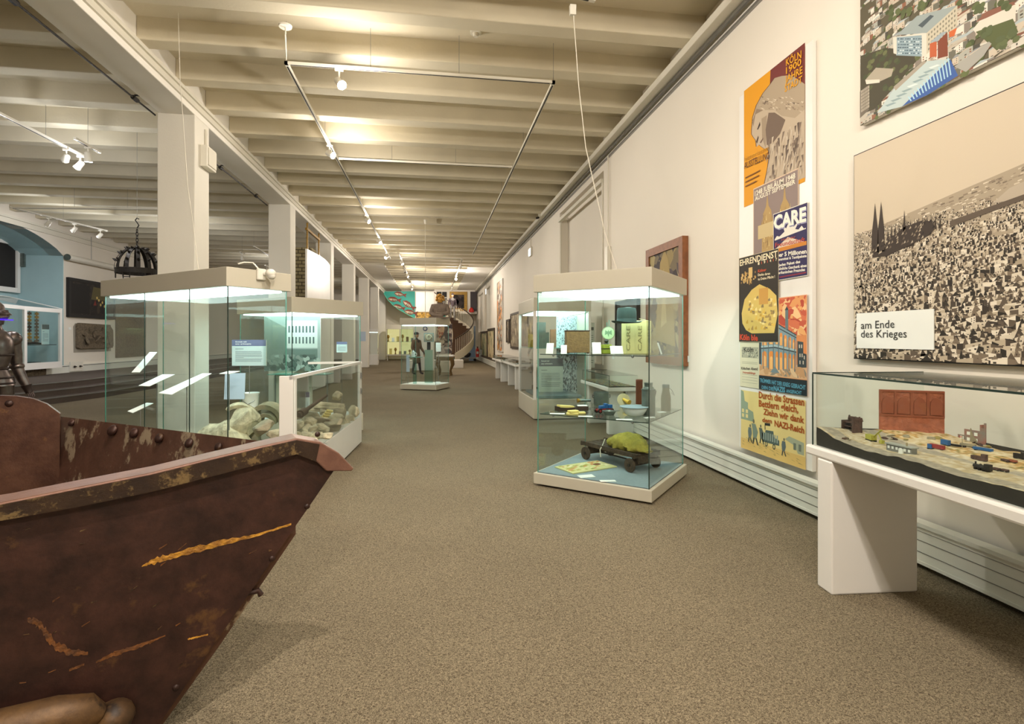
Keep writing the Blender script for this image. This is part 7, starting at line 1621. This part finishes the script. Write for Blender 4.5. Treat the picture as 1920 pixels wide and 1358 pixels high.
hd = part('face', MB().sphere((0, -.01, .56), .10, .85, .95, 1.25, 16, 12), 'goldhead', t)
hr = MB(); q = random.Random(9)
for i in range(46):
    a = q.uniform(0, 6.28); e_ = q.uniform(-.25, 1.5); r_ = .115; x, y, z = r_*math.cos(a)*math.cos(e_), r_*math.sin(a)*math.cos(e_), .57+.145*math.sin(e_)
    if y < -.07 and e_ < .55: continue
    hr.sphere((x, y, z), .032, n=8, m=6)
part('curls', hr, 'goldhead', t); part('nose', MB().tube([(0, -.10, .58), (0, -.125, .545), (0, -.1, .54)], [.008, .014, .01], 6), 'goldhead', hd)
part('collar', MB().lathe([(.10, .40), (.08, .46), (.10, .47)], 16), 'sculpt', t)
# inside the distant case
def incF(x, y, z): return wmat(caseF) @ Vector((x, y, z))
def ped(label, x, y, h, s, name='display_pedestal', m='tealglass', z=.168): p = incF(x, y, z); return solo(name, MB().box(-s, s, -s, s, 0, h, Matrix.Translation(p) @ Matrix.Rotation(caseF.rotation_euler.z, 4, 'Z')), m, label, 'pedestal')
def pf_(px, py, zc): return ond(px, py, zc)
p = pf_(778, 715, 16.0)
t = thing('display_stand', 'tall teal acrylic stand with glass top left in the distant case', 'stand', (p.x, p.y, .17), -TH); part('column', MB().box(-.05, .05, -.05, .05, 0, .78), 'tealglass', t); part('top', MB().box(-.17, .22, -.12, .12, .78, .795), 'glassedge', t)
w2 = ond(775, 665, 16.0); t = thing('lidded_mug', 'white lidded beer mug on the left stand of the distant case', 'mug', (p.x-.05, p.y, .966)); part('body', MB().lathe([(.055, 0), (.06, .02), (.05, .14), (.055, .15)], 16), 'enamel', t); part('lid', MB().lathe([(.055, .15), (.03, .175), (.008, .2)], 16), 'tin', t); part('handle', MB().tube([(.055, 0, .12), (.1, 0, .11), (.1, 0, .05), (.055, 0, .03)], .009, 6), 'enamel', t)
p = pf_(804, 715, 16.3); t = thing('display_stand', 'teal acrylic stand carrying the framed relief in the distant case', 'stand', (p.x, p.y, .17), -TH); part('column', MB().box(-.12, .12, -.06, .06, 0, 1.0), 'tealglass', t); part('neck', MB().box(-.05, .05, -.04, .04, 1.0, 1.24), 'dark', t)
t, w_, h_ = None, None, None
pt_ = ond(804, 640, 16.25); t = thing('framed_relief', 'square framed relief with a round shell form in the distant case', 'relief', (pt_.x, pt_.y-.06, 1.415), -TH); part('frame', MB().box(-.15, .15, 0, .03, 0, .27), 'tin', t); part('recess', MB().box(-.12, .12, -.004, 0, .03, .24), 'relief', t); part('spiral', MB().tube([(.09*math.cos(a)*(1-a/16), -.012, .135+.09*math.sin(a)*(1-a/16)) for a in [i*.5 for i in range(26)]], .012, 6), 'stone2', t)
p = pf_(822, 715, 16.2); t = thing('document_stand', 'white document sheet on a slim stand right in the distant case', 'document', (p.x, p.y, .17), -TH); part('rod', MB().tube([(0, 0, 0), (0, 0, 1.0)], .008, 6), 'steel', t); part('sheet', MB().box(-.08, .08, -.01, 0, .95, 1.22), 'card', t)
p = pf_(765, 715, 15.95); t = thing('document_stand', 'pale blue sheet hanging low on the left in the distant case', 'document', (p.x, p.y, .17), -TH); part('rod', MB().tube([(0, 0, 0), (0, 0, .9)], .006, 6), 'steel', t); part('sheet', MB().box(-.05, .05, -.01, 0, .35, .85), 'screenblue', t)
p = pf_(821, 721, 16.0); card(Vector((p.x, p.y, .17)), .14, .09, -TH, .5, 'white card on the floor of the distant case', 'cards in the distant case')
p = pf_(835, 680, 22); 
t = thing('carved_table', 'light brown carved table with curved legs behind the distant case', 'table', (p.x, p.y, 0), -TH); part('top', MB().box(-.35, .35, -.3, .3, .78, .84), 'white', t); part('apron', MB().box(-.32, .32, -.27, .27, .62, .78), 'leather', t)
for x in (-.28, .28):
    for y in (-.22, .22): part('leg', MB().tube([(x, y, .65), (x*1.1, y*1.1, .45), (x*.75, y*.8, .2), (x*.9, y*.9, 0)], [.06, .05, .025, .03], 10), 'leather', t)
def shiny(pr, w_, h):
    pr.rect(-w_/2, w_/2, 0, h, '#6d625c', 0); pr.daub(-w_/2, w_/2, 0, h, ['#8a7c74', '#54494a', '#a2948a', '#3c3436', '#b8a89a'], 90, .14, 1, 6, 2.4); pr.daub(-w_*.4, 0, h*.5, h*.95, ['#a05a48', '#c09a80'], 10, .14, 2.2, 7)
p = ond(833, 652, 24); board('large_photograph', 'large grey photograph of folded cloth behind the distant case', 'photograph', (p.x, p.y, .85), .70, 1.35, -TH, shiny); part('stand', MB().box(-.3, .3, .01, .05, -.85, 0), 'case', bpy.data.objects['large_photograph'])
p = ond(800, 660, 25.5); t = thing('white_screen', 'free-standing white screen with small blue logo disc', 'screen', (p.x, p.y, 0), -TH); part('panel', MB().box(-.62, .35, 0, .06, 0, 2.25), 'white', t); part('blue_ring', MB().tube([(-.07+.09*math.cos(a), -.006, 2.0+.09*math.sin(a)) for a in [i*.4 for i in range(17)]], .025, 6), mat('ink_blue', '#3f4a80', .5), t)
# items in the cabinet behind the hat case
p = ond(985, 700, 10.8); solo('model_boat', MB().rock((2.15, 10.4, 1.42), .10, 5, 1.6, .8, .5), 'white', 'small white model lying on the cabinet shelf', 'model')
for i in range(3): solo('cabinet_exhibit', MB().box(1.95+i*.22, 2.07+i*.22, 10.9-i*.1, 11.0-i*.1, 1.331, 1.6+i*.05), ('brass', 'leather', 'wood')[i], 'small brown exhibit standing on the cabinet shelf', 'exhibit', 'brown exhibits on the cabinet shelf')
solo('low_relief_map', MB().box(1.95, 2.8, 9.85, 11.2, .384, .43), 'felt', 'greenish relief map lying on the cabinet floor', 'model')
